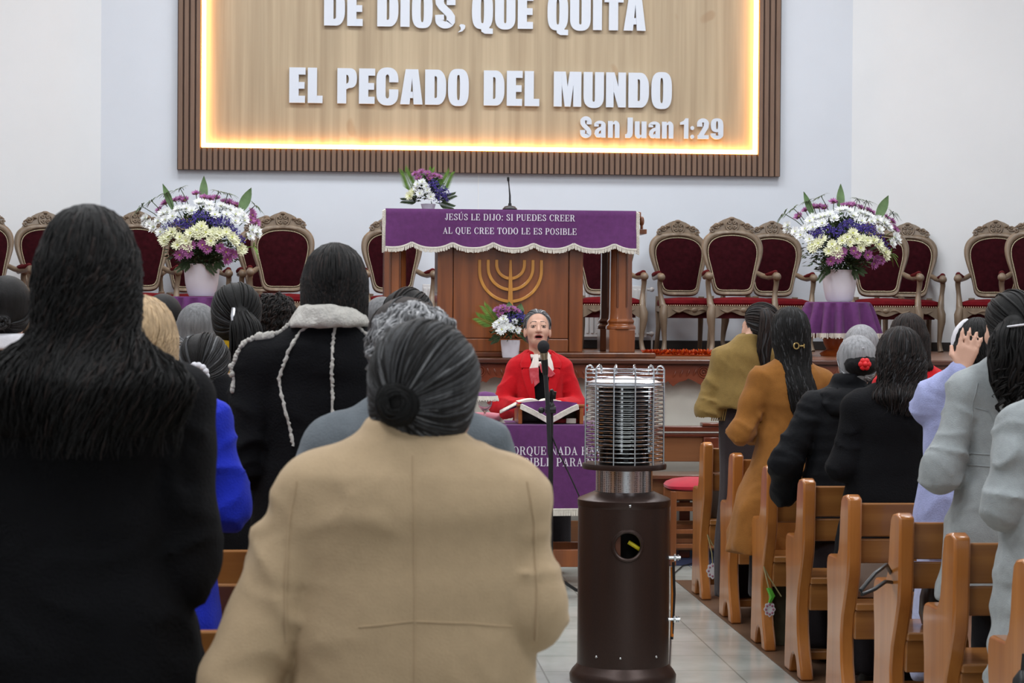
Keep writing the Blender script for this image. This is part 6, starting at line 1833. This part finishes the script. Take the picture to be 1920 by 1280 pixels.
# --- blue coat beside the black coat
p = Person('person in a royal blue coat with pale blond hair, mostly hidden', 264, 5.42, 556, 752, bpx=272, g=.98, sx=.19, hem=.45, seed=6,
           arms=[((-.24, -.02, 1.0), (-.1, .2, 1.0)), ((.205, -.02, 1.06), (.1, .19, 1.05))])
p.body(); p.coat(C_blue, fold=.006, sl=(.07, .064, .05)); p.skirt(C_skirt); p.shoes()
p.hair_long(W(300, 720, 5.42).z, .09, .10, .09, -.12, .06, 330, .0023, [H_blond], (1,), .003, 1.5, spread=2.3)

# --- black coat, iron grey hair with a white scrunchie
p = Person('person in black with iron grey hair tied in a white scrunchie', 386, 7.06, 623, 745, bpx=392, g=.98, sx=.19, seed=7, hyaw=-.25)
p.body(); p.coat(C_black, collar=.02); p.skirt(C_skirt); p.shoes()
p.hair_back((.008, -.105, -.012), 260, .0022, [H_dark, H_mid, H_grey], (.4, .45, .2), vol=1.0, bun=(.026, .6))
b = MB(); c = p.toh((.008, -.118, -.012))
for i in range(14):
    a = i * 2 * PI / 14; b.ball(c + _v((.030 * math.cos(a), -.006, .034 * math.sin(a))), (.013, .016, .013), 8, 6)
b.build('scrunchie', C_white, p.t)

# --- yellow knit, dark ponytail
p = Person('person in a yellow knit with a long dark ponytail and silver clip', 444, 7.9, 532, 668, bpx=446, g=1.02, sx=.195, hem=.6, seed=8)
p.body(); p.coat(C_yellow); p.skirt(C_skirt); p.shoes()
def tl(px, py, y): 
    q = W(px, py, p.Y + y); return (q.x - p.t.location.x, y, q.z)
p.hair_back((.02, -.115, -.02), 285, .0023, [H_black, H_dark, H_mid], (.5, .35, .12), vol=1.08, tail=([tl(452, 592, -.12), tl(460, 620, -.155), tl(464, 670, -.16), tl(466, 720, -.16), tl(464, 752, -.155)], [.035, .055, .062, .055, .03]))
b = MB(); b.tube([tl(438, 578, -.135), tl(437, 592, -.15), tl(438, 606, -.15)], [.008, .010, .007], 8); b.build('hair_clip', M_silver, p.t)

# --- grey hair with barrette
p = Person('person with short grey hair and a barrette, in front of the left flower stand', 371, 8.72, 567, 700, g=.95, sx=.18, seed=9)
p.body(); p.coat(C_dgrey); p.skirt(C_skirt); p.shoes(); p.hair_back((-.02, -.11, -.035), 300, .0028, [H_grey, H_white, H_mid], (.5, .3, .3), vol=1.02, wave=.006, bun=(.03, .6)); p.clip((.0, -.125, -.02), M_silver, 'bar', .026)
p = Person('person with short curly dark hair below the left throne chair', 515, 9.5, 552, 690, g=.95, sx=.18, seed=10)
p.body(); p.coat(C_black); p.skirt(C_skirt); p.shoes(); p.hair_short(500, .0028, [H_dark, H_brown], (.6, .4), 1.04, .007, 2.5, nape=-.12)
p = Person('person with silver grey hair in front of the left pulpit column', 716, 10.3, 556, 690, g=.95, sx=.18, seed=11)
p.body(); p.coat(C_dgrey); p.skirt(C_skirt); p.shoes(); p.hair_back((.0, -.11, -.04), 320, .0028, [H_grey, H_white, H_mid], (.5, .3, .2), vol=1.04, nape=-.1, bun=(.03, .6), wave=.004)
p = Person('person with dark hair just left of the pulpit panel, face turned right', 772, 7.9, 541, 680, g=1.0, sx=.19, seed=12, hyaw=-.7)
p.body(); p.coat(C_black); p.skirt(C_skirt); p.shoes(); p.hair_back((.0, -.11, -.03), 320, .0026, [H_dark, H_brown, H_mid], (.5, .3, .25), vol=1.05, nape=-.1, bun=(.032, .6))
p = Person('person with dark hair and white collar cut off by the left edge', 14, 7.9, 517, 668, g=1.0, sx=.19, seed=13)
p.body(); p.coat(C_black); p.skirt(C_skirt); p.shoes(); p.hair_back((.0, -.11, -.04), 300, .0026, [H_dark, H_mid], (.7, .3), vol=1.05, nape=-.1, bun=(.03, .6))
f = lambda P: lofts(P, [(1.33 * p.b, .115, .095, 0, -.03), (1.39 * p.b, .085, .078, 0, -.03)], 2.1, .02)
solid('white_collar', f, (-.2, -.2, 1.28 * p.b), (.2, .2, 1.44 * p.b), .010, C_white, p.t)
p = Person('person with dark hair half hidden beside the pale blond hair', 306, 9.5, 551, 690, g=.95, sx=.18, seed=14)
p.body(); p.coat(C_black); p.skirt(C_skirt); p.shoes(); p.hair_back((.0, -.11, -.04), 260, .0028, [H_dark, H_brown], (.7, .3), vol=1.05, nape=-.1, bun=(.03, .6))

# ---------------- right side
# --- light grey coat, dark curls, white band
p = Person('person in a light grey belted coat with curly dark hair and white hair band', 1896, 7.2, 547, 700, bpx=1890, g=1.0, sx=.195, hem=.585, seed=20, hyaw=.25, res=.010,
           arms=[((-.25, -.06, .985), (-.08, .18, 1.0)), ((.21, -.02, 1.0), (.1, .19, 1.03))])
p.body()
p.coat(C_grey, secs=[(1.365, .072, .066, 0, -.032), (1.335, .105, .080, 0, -.028), (1.295, .150, .102, 0, -.02), (1.23, .168, .118, 0, -.012), (1.14, .165, .122, 0, 0), (1.06, .158, .118, 0, 0), (.98, .165, .124, 0, 0), (.84, .195, .142, 0, -.008), (.62, .235, .145, 0, 0), (.40, .27, .15, 0, 0)], fold=.006, sl=(.068, .064, .052), h=.0085)
p.skirt(fabric('black_trouser_cloth', (22, 22, 26)), z0=.12, rx=.12, ry=.1, fl=1.0); p.shoes()
zb_ = 1.03 * p.b
for z_ in (zb_ + .02, zb_ - .02): p.seam([(-.155, z_), (-.08, z_ - .002), (0, z_), (.1, z_), (.155, z_)], .003, C_grey, 'belt_edge', .0005, 30)
p.seam([(-.135, 1.28 * p.b), (-.15, 1.22 * p.b), (-.15, 1.15 * p.b)], .0022, C_grey, 'sleeve_seam', .0005, 20)
p.seam([(-.14, 1.2 * p.b), (-.10, 1.19 * p.b), (-.08, 1.15 * p.b), (-.07, 1.05 * p.b)], .002, C_grey, 'back_seam', .0005, 24)
def tl(px, py, y): 
    q = W(px, py, p.Y + y); return (q.x - p.t.location.x, y, q.z)
p.hair_back((.01, -.112, -.02), 300, .0028, [H_black, H_dark, H_mid], (.5, .35, .1), vol=1.08, front=.035, wave=.003, h=.008,
            tail=([tl(1900, 612, -.13), tl(1898, 640, -.15), tl(1893, 680, -.155), tl(1888, 715, -.15), tl(1890, 748, -.14)], [.05, .07, .072, .055, .03]))
rnd = np.random.RandomState(7); n = 90; T = 26; PP = np.zeros((n, T, 3)); OO = np.zeros((n, T, 3))
for i in range(n):
    x0 = rnd.uniform(-.085, .10); ln = rnd.uniform(.12, .27); a0 = rnd.uniform(0, 6.28); z0 = p.hc[2] - .02 + rnd.uniform(-.05, .02)
    for j in range(T):
        q = j / (T - 1); PP[i, j] = (x0 + .02 * math.sin(a0 + q * 3), -.17 - .02 * math.sin(q * 3) + rnd.uniform(-.001, .001), z0 - ln * q); OO[i, j] = (0.1, -1, 0)
p.strands(PP, OO, .0042, [H_black, H_dark], (.6, .4), rnd, 'hair_curls', None, .013, 4.5, True)
b = MB(); b.tube([tl(1886, 613, -.17), tl(1893, 612, -.195), tl(1908, 610, -.21), tl(1925, 608, -.195), tl(1934, 607, -.17)], .0062, 8, flat=.6); b.build('hair_band', C_white, p.t)

# --- second light grey coat, right edge
p = Person('person in a pale grey coat cut off by the right edge, arm in view', 1995, 6.5, 560, 762, bpx=1995, g=1.04, sx=.20, hem=.30, seed=21,
           arms=[((-.205, -.05, 1.0), (-.06, .18, 1.02)), ((.21, -.02, 1.0), (.1, .19, 1.03))])
p.body(); p.coat(C_grey, fold=.007, sl=(.07, .062, .052), h=.009); p.skirt(C_skirt); p.shoes()
p.hair_back((0, -.115, -.02), 225, .0023, [H_dark, H_mid], (.7, .3), bun=(.035, .6))

# --- lavender knit, raised hand
p = Person('person in a lavender knit pressing a raised hand to the head', 1832, 7.9, 600, 722, bpx=1812, g=.98, sx=.19, hem=.66, seed=22, res=.0085, hpitch=-.25,
           arms=[((-.225, .02, 1.165), (-.055, -.055, 1.395)), ((.20, .02, 1.0), (.1, .19, 1.05))])
wr = W(1791, 694, 7.84); p.arms[0] = (p.arms[0][0], _v((wr.x - p.t.location.x, -.135, wr.z)))
el_ = W(1730, 768, 7.9); p.arms[0] = (_v((el_.x - p.t.location.x + .03, .01, el_.z)), p.arms[0][1])
p.hand_dir = [(.30, -.02, 1.0), (-.3, .5, .7)]; p.hand_n = [(-.25, -1.0, .05), (.6, .5, .3)]; p.curl = [.12, .5]; p.handside = [-1, 1]
p.body(); p.coat(C_lav, fold=.006, sl=(.062, .056, .042), h=.009)
p.skirt(fabric('pale_lavender_skirt', (176, 182, 214)), z0=.2); p.shoes()
p.hair_long(W(1840, 740, 7.9).z, .09, .10, .09, -.12, .06, 330, .0023, [H_black, H_dark], (.6, .4), .005, 2, spread=2.3)
f = lambda P: smax(smax(p.cap(P, 1.17, .07, -.06), P[:, 0] - (p.hc[0] - .035), .01), -.035 - P[:, 1] + p.hc[1], .01)
solid('white_cap', f, p.hc - .18, p.hc + .18, .009, C_white, p.t)

# --- black coat, long iron dark hair
p = Person('person in a black coat with long dark hair held by a small gold clip', 1687, 8.68, 612, 745, bpx=1672, g=1.06, sx=.205, hem=.52, seed=23,
           arms=[((-.205, -.02, 1.0), (-.1, .19, 1.03)), ((.205, -.02, 1.0), (.1, .19, 1.03))])
p.body(); p.coat(C_black); p.skirt(C_skirt); p.shoes()
p.hair_long(W(1690, 765, 8.68).z, .088, .125, .085, -.125, .06, 800, .002, [H_dark, H_brown, H_mid], (.5, .4, .1), .008, 3, True, 1.02, spread=2.2, jit=.12)
p.clip((-.012, -.128, -.045), M_gold, 'bar', .02)

# --- black quilted jacket, white hair in a snood with a red flower
p = Person('person in a black quilted hooded jacket, white hair in a black net with red flower', 1606, 9.47, 628, 742, bpx=1588, g=1.06, sx=.205, hem=.55, seed=24,
           arms=[((-.275, -.02, .99), (-.26, .12, .80)), ((.215, -.02, 1.0), (.1, .19, 1.03))])
p.body(); p.coat(C_quilt, collar=.05, fold=.005, sl=(.07, .064, .054), extra=lambda P, d: d + .004 * np.abs(np.sin(P[:, 2] * 52)) - .004)
zc = 1.33 * p.b
f = lambda P: smax(lofts(P, [(zc - .10, .12, .10, .01, -.09), (zc - .05, .155, .115, .01, -.075), (zc, .145, .10, .01, -.06), (zc + .035, .10, .085, .01, -.05)], 2.2, .03) + wob(P, (8, 8, 8), .004), -lofts(P, [(zc - .02, .10, .07, .01, -.055), (zc + .08, .11, .08, .01, -.05)], 2.2, .02), .012)
solid('hood', f, (-.24, -.28, zc - .16), (.26, .14, zc + .1), .010, C_quilt, p.t)
p.skirt(C_skirt); p.shoes()
p.hair_back((0.01, -.11, -.05), 345, .0023, [H_silver, H_white, H_grey], (.45, .35, .2), vol=1.04, wave=.003)
f = lambda P: ell(P, p.toh((.004, -.085, -.005)), (.078, .062, .05)) + wob(P, (20, 20, 20), .003)
solid('snood', f, p.toh((.004, -.085, -.005)) - .13, p.toh((.004, -.085, -.005)) + .13, .009, fabric('black_net', (20, 19, 21)), p.t)
p.clip((.004, -.150, .0), mat('red_flower', (214, 30, 36), .5, var=.1), 'flower', .026, 'red_flower')
p.clip((.005, -.115, .068), M_silver, 'bar', .014)

# --- grey white hair beyond the snood
p = Person('person with loose pale grey hair just beyond the snood and red flower', 1614, 11.1, 610, 725, g=.98, sx=.185, seed=25)
p.body(); p.coat(C_black); p.skirt(C_skirt); p.shoes(); p.hair_back((.02, -.11, -.04), 400, .0026, [H_silver, H_white], (.6, .4), vol=1.1, wave=.006)
# --- dark brown hair and red coat
p = Person('person with dark brown hair and a red coat, behind the long iron grey hair', 1704, 10.3, 588, 704, bpx=1712, g=.98, sx=.19, seed=26, hyaw=-.2)
p.body(); p.coat(C_red); p.skirt(C_skirt); p.shoes(); p.hair_long(W(1704, 700, 10.3).z, .094, .10, .09, -.10, .06, 300, .0026, [H_brown, H_dark], (.7, .3), .004, 1.5, spread=2.3)

# --- camel coat, straight long hair
p = Person('person in a camel coat with very long straight dark hair and square gold clip', 1480, 10.25, 577, 692, bpx=1482, yaw=.12, g=1.0, sx=.205, hem=.41, seed=27,
           arms=[((-.25, -.02, 1.01), (-.12, .18, 1.0)), ((.21, -.02, 1.0), (.1, .19, 1.03))])
p.body()
p.coat(C_camel, secs=[(1.365, .072, .066, 0, -.032), (1.335, .105, .080, 0, -.028), (1.295, .150, .102, 0, -.02), (1.23, .168, .118, 0, -.012), (1.14, .168, .122, 0, 0), (1.06, .162, .118, 0, 0), (.98, .165, .124, 0, 0), (.84, .195, .142, 0, -.008), (.62, .25, .17, -.02, 0), (.38, .30, .20, -.03, 0)], fold=.008, sl=(.068, .062, .05))
p.skirt(C_skirt, z0=.2); p.shoes()
p.hair_long(W(1490, 800, 10.25).z, .086, .074, .052, -.13, .05, 495, .0023, [H_black, H_dark, H_mid], (.5, .4, .1), .004, 1.5, False, 1.08, spread=2.2, cx=.055, jit=.12)
p.clip((.0, -.140, -.055), M_gold, 'ring', .013)

# --- mustard shawl, ponytail
p = Person('person in a mustard shawl with a low brown ponytail and gold clip, nearest the stage', 1424, 11.1, 567, 655, bpx=1402, g=.95, sx=.18, hem=.6, seed=28, hyaw=.55,
           arms=[((-.205, .0, 1.02), (-.1, .16, 1.05)), ((.19, -.02, 1.0), (.1, .17, 1.03))])
p.body()
zz = p.b
p.coat(C_olive, secs=[(1.39, .075, .07, .01, -.03), (1.34, .11, .09, .01, -.028), (1.29, .16, .115, 0, -.02), (1.18, .19, .14, -.01, 0), (1.05, .205, .155, -.015, 0), (.93, .205, .16, -.01, 0)], hem=W(1380, 765, 11.1).z, name='shawl', fold=.008, sl=(.07, .07, .05))
p.skirt(fabric('dark_brown_skirt', (50, 42, 44)), z1=1.08, rx=.15, ry=.11, fl=1.15); p.shoes()
def tl(px, py, y): 
    q = W(px, py, p.Y + y); return (q.x - p.t.location.x, y, q.z)
p.hair_back((.045, -.10, .015), 255, .0028, [H_brown, H_mid, H_dark], (.5, .3, .3), vol=1.02, tail=([tl(1436, 585, -.1), tl(1440, 600, -.13), tl(1437, 630, -.13), tl(1432, 660, -.12), tl(1434, 690, -.12)], [.03, .04, .042, .036, .02]))
p.clip((.055, -.112, .02), M_gold, 'bar', .018)
b = MB()
for i in range(10): b.tube([(-.19 + .012 * i, -.06, W(1380, 770, 11.1).z + .02), (-.2 + .011 * i, -.065, W(1380, 770, 11.1).z - .05)], [.006, .003], 5)
b.build('fringe', C_olive, p.t)

# ---------------- the preacher
Y_ = 12.8
m_lip = mat('lip', (150, 78, 72), .45, var=.08); m_mouth = mat('mouth_inside', (52, 20, 20), .6); m_brow = mat('eyebrow', (70, 56, 50), .8)
p = Person('person in a red blazer and white and red scarf speaking at the microphone', 1008, Y_, 577, 674, bpx=1012, yaw=PI - .02, g=1.0, sx=.188, hem=.72, seed=30, hpitch=.24,
           arms=[((-.228, .02, 1.02), (-.10, .25, 1.035)), ((.228, .02, 1.02), (.10, .25, 1.035))])
p.face = True
p.hand_dir = [(.35, 1, .0), (-.35, 1, .0)]; p.hand_n = [(0, 0, 1), (0, 0, 1)]; p.handside = [1, -1]; p.curl = [.35, .35]
def face_mi(v, q):
    c = p.hf(v[q].mean(1)); mi = np.zeros(len(q), int)
    x, y, z = np.abs(c[:, 0]), c[:, 1], c[:, 2]; fr_ = (y > .055)
    mi[fr_ & (x < .024) & (np.abs(z + .069) < .0165 - .010 * (x / .024) ** 2) & (y > .074)] = 1
    mi[fr_ & (x < .0195) & (np.abs(z + .0695) < .0068 * np.sqrt(np.clip(1 - (x / .0195) ** 2, 0, 1)) + .0008) & (y < .0865)] = 2
    br = .0245 + .004 * np.sin(np.clip((x - .012) / .036, 0, 1) * PI) - .06 * np.clip(x - .036, 0, 1)
    mi[fr_ & (x > .012) & (x < .05) & (np.abs(z - br) < .0036)] = 3
    mi[fr_ & (x > .016) & (x < .0465) & (np.abs(z + .0005 - .003 * np.cos((x - .031) / .016 * 1.4)) < .0013)] = 3
    return mi
lo, hi = p.bounds()
p.body_o = solid('body', p.bodysdf, lo, hi, .0045, [m_skin, m_lip, m_mouth, m_brow], p.t, face_mi)
for k in (-1, 1):
    e = MB(); c = p.toh((k * .031, .0775, -.0035)); e.ball(c, .0138, 12, 10); e.cur = 1; e.ball(c + p.HR @ _v((0, .0090, .0008)), (.0062, .0062, .0062), 10, 8); e.build('eye', [m_eyew, m_iris], p.t)
wedge = lambda P: np.maximum(np.abs(P[:, 0] + .004) - np.interp(P[:, 2] / p.b, [.9, 1.0, 1.12, 1.25, 1.37], [.02, .028, .042, .05, .066]), .03 - P[:, 1])
def cut(P, d): return smax(d, -wedge(P), .008)
p.coat(C_red, secs=[(1.355, .085, .070, 0, -.03), (1.335, .112, .084, 0, -.025), (1.30, .158, .104, 0, -.016), (1.23, .168, .118, 0, -.006), (1.14, .152, .122, 0, .005), (1.04, .142, .118, 0, .005), (.94, .16, .128, 0, 0), (.84, .19, .14, 0, 0), (.7, .2, .145, 0, 0)], name='blazer', cut=cut, h=.0075, fold=.004, sl=(.066, .062, .05), shr=.064)
red_f = p.coatf
bl = lambda P: lofts(P, [(z, rx - .016, ry - .012, cx, cy) for z, rx, ry, cx, cy in p.coat_secs if z < 1.31 * p.b] + [(1.33 * p.b, .07, .055, 0, -.02)], 2.3, .012)
solid('blouse', bl, (-.25, -.2, .7), (.25, .22, 1.4 * p.b), .010, C_black, p.t)
# lapels and collar laid on the blazer
def front_y(x, z):
    lo = np.zeros(len(x)); hi = np.full(len(x), .4); f = lambda Q: lofts(Q, p.coat_secs, 2.3, .016)
    for _ in range(22):
        mid = (lo + hi) / 2; ins = f(np.stack([x, mid, z], 1)) < 0; lo = np.where(ins, mid, lo); hi = np.where(ins, hi, mid)
    return hi
def flap(name, poly_in, poly_out, k, m, off=.017, n=16, th=.012):
    A = np.array(poly_in, float); B_ = np.array(poly_out, float); t = np.linspace(0, 1, n); ti = np.linspace(0, 1, len(A))
    a = np.stack([np.interp(t, ti, A[:, i]) for i in (0, 1)], 1); b_ = np.stack([np.interp(t, ti, B_[:, i]) for i in (0, 1)], 1)
    R0, R1 = [], []
    for q in np.linspace(0, 1, 7):
        c = a * (1 - q) + b_ * q; x = c[:, 0] * k - .002; z = c[:, 1] * p.b; y = front_y(x, z)
        R0.append([(x[i], y[i] + off, z[i]) for i in range(n)]); R1.append([(x[i], y[i] + off - th, z[i]) for i in range(n)])
    b = MB(); n7 = [list(r0) + list(r1)[::-1] for r0, r1 in zip(R0, R1)]; b.loft(n7); return b.build(name, m, p.t, angle=60)
for k in (-1, 1):
    flap('lapel', [(.062, 1.31), (.048, 1.22), (.038, 1.1), (.026, .98)], [(.115, 1.245), (.112, 1.215), (.075, 1.1), (.03, .98)], k, C_red)
    flap('collar', [(.07, 1.365), (.062, 1.31), (.058, 1.265)], [(.10, 1.345), (.125, 1.285), (.118, 1.262)], k, C_red, .022)
# scarf: white silk with red ends
m_scarf = mat('scarf_white', (226, 216, 208), .6, var=.04); m_scr = mat('scarf_red', (176, 34, 48), .6, rgb2=(206, 96, 104), vscale=30)
b = MB(); zc = 1.335 * p.b
b.tube([(.075 * math.sin(a), .005 + .068 * math.cos(a) - .02, zc + .012 * math.cos(a) * -1) for a in [2 * PI * i / 28 for i in range(29)]], .017, 8)
zk = 1.285 * p.b
b.ball((.004, .112, zk), (.018, .016, .016), 10, 8)
def tail_(pts, ws, th=.008):
    R = []
    for (x, y, z), w_ in zip(pts, ws): R.append([(x + w_ * math.cos(a) + .0, y + th * math.sin(a) + .004 * math.sin(3 * a), z - .1 * w_ * math.cos(a)) for a in [2 * PI * i / 16 for i in range(16)]])
    b.loft(R)
tail_([(.028, .098, zc + .01), (.034, .118, zk + .01), (.044, .122, zk - .03)], [.012, .022, .028])
tail_([(-.035, .09, zc + .02), (-.046, .118, zk + .01), (-.05, .126, zk - .035), (-.046, .126, zk - .045)], [.014, .024, .028, .022])
b.cur = 1
tail_([(.042, .124, zk - .022), (.04, .127, zk - .07), (.034, .128, zk - .11), (.042, .126, zk - .135)], [.03, .028, .026, .004])
tail_([(-.03, .128, zk - .01), (-.044, .132, zk - .05), (-.056, .13, zk - .06), (-.046, .13, zk - .075)], [.012, .032, .03, .02])
tail_([(.0, .12, zk + .008), (-.012, .126, zk - .025), (-.012, .126, zk - .05)], [.008, .018, .01])
b.build('scarf', [m_scarf, m_scr], p.t)
p.skirt(C_skirt); p.shoes()
p.hair_back((0, -.115, -.01), 260, .0026, [H_grey, H_mid, H_white], (.5, .42, .12), vol=.98, front=.030, nape=-.08, bun=(.035, .6), h=.006, wave=.001)
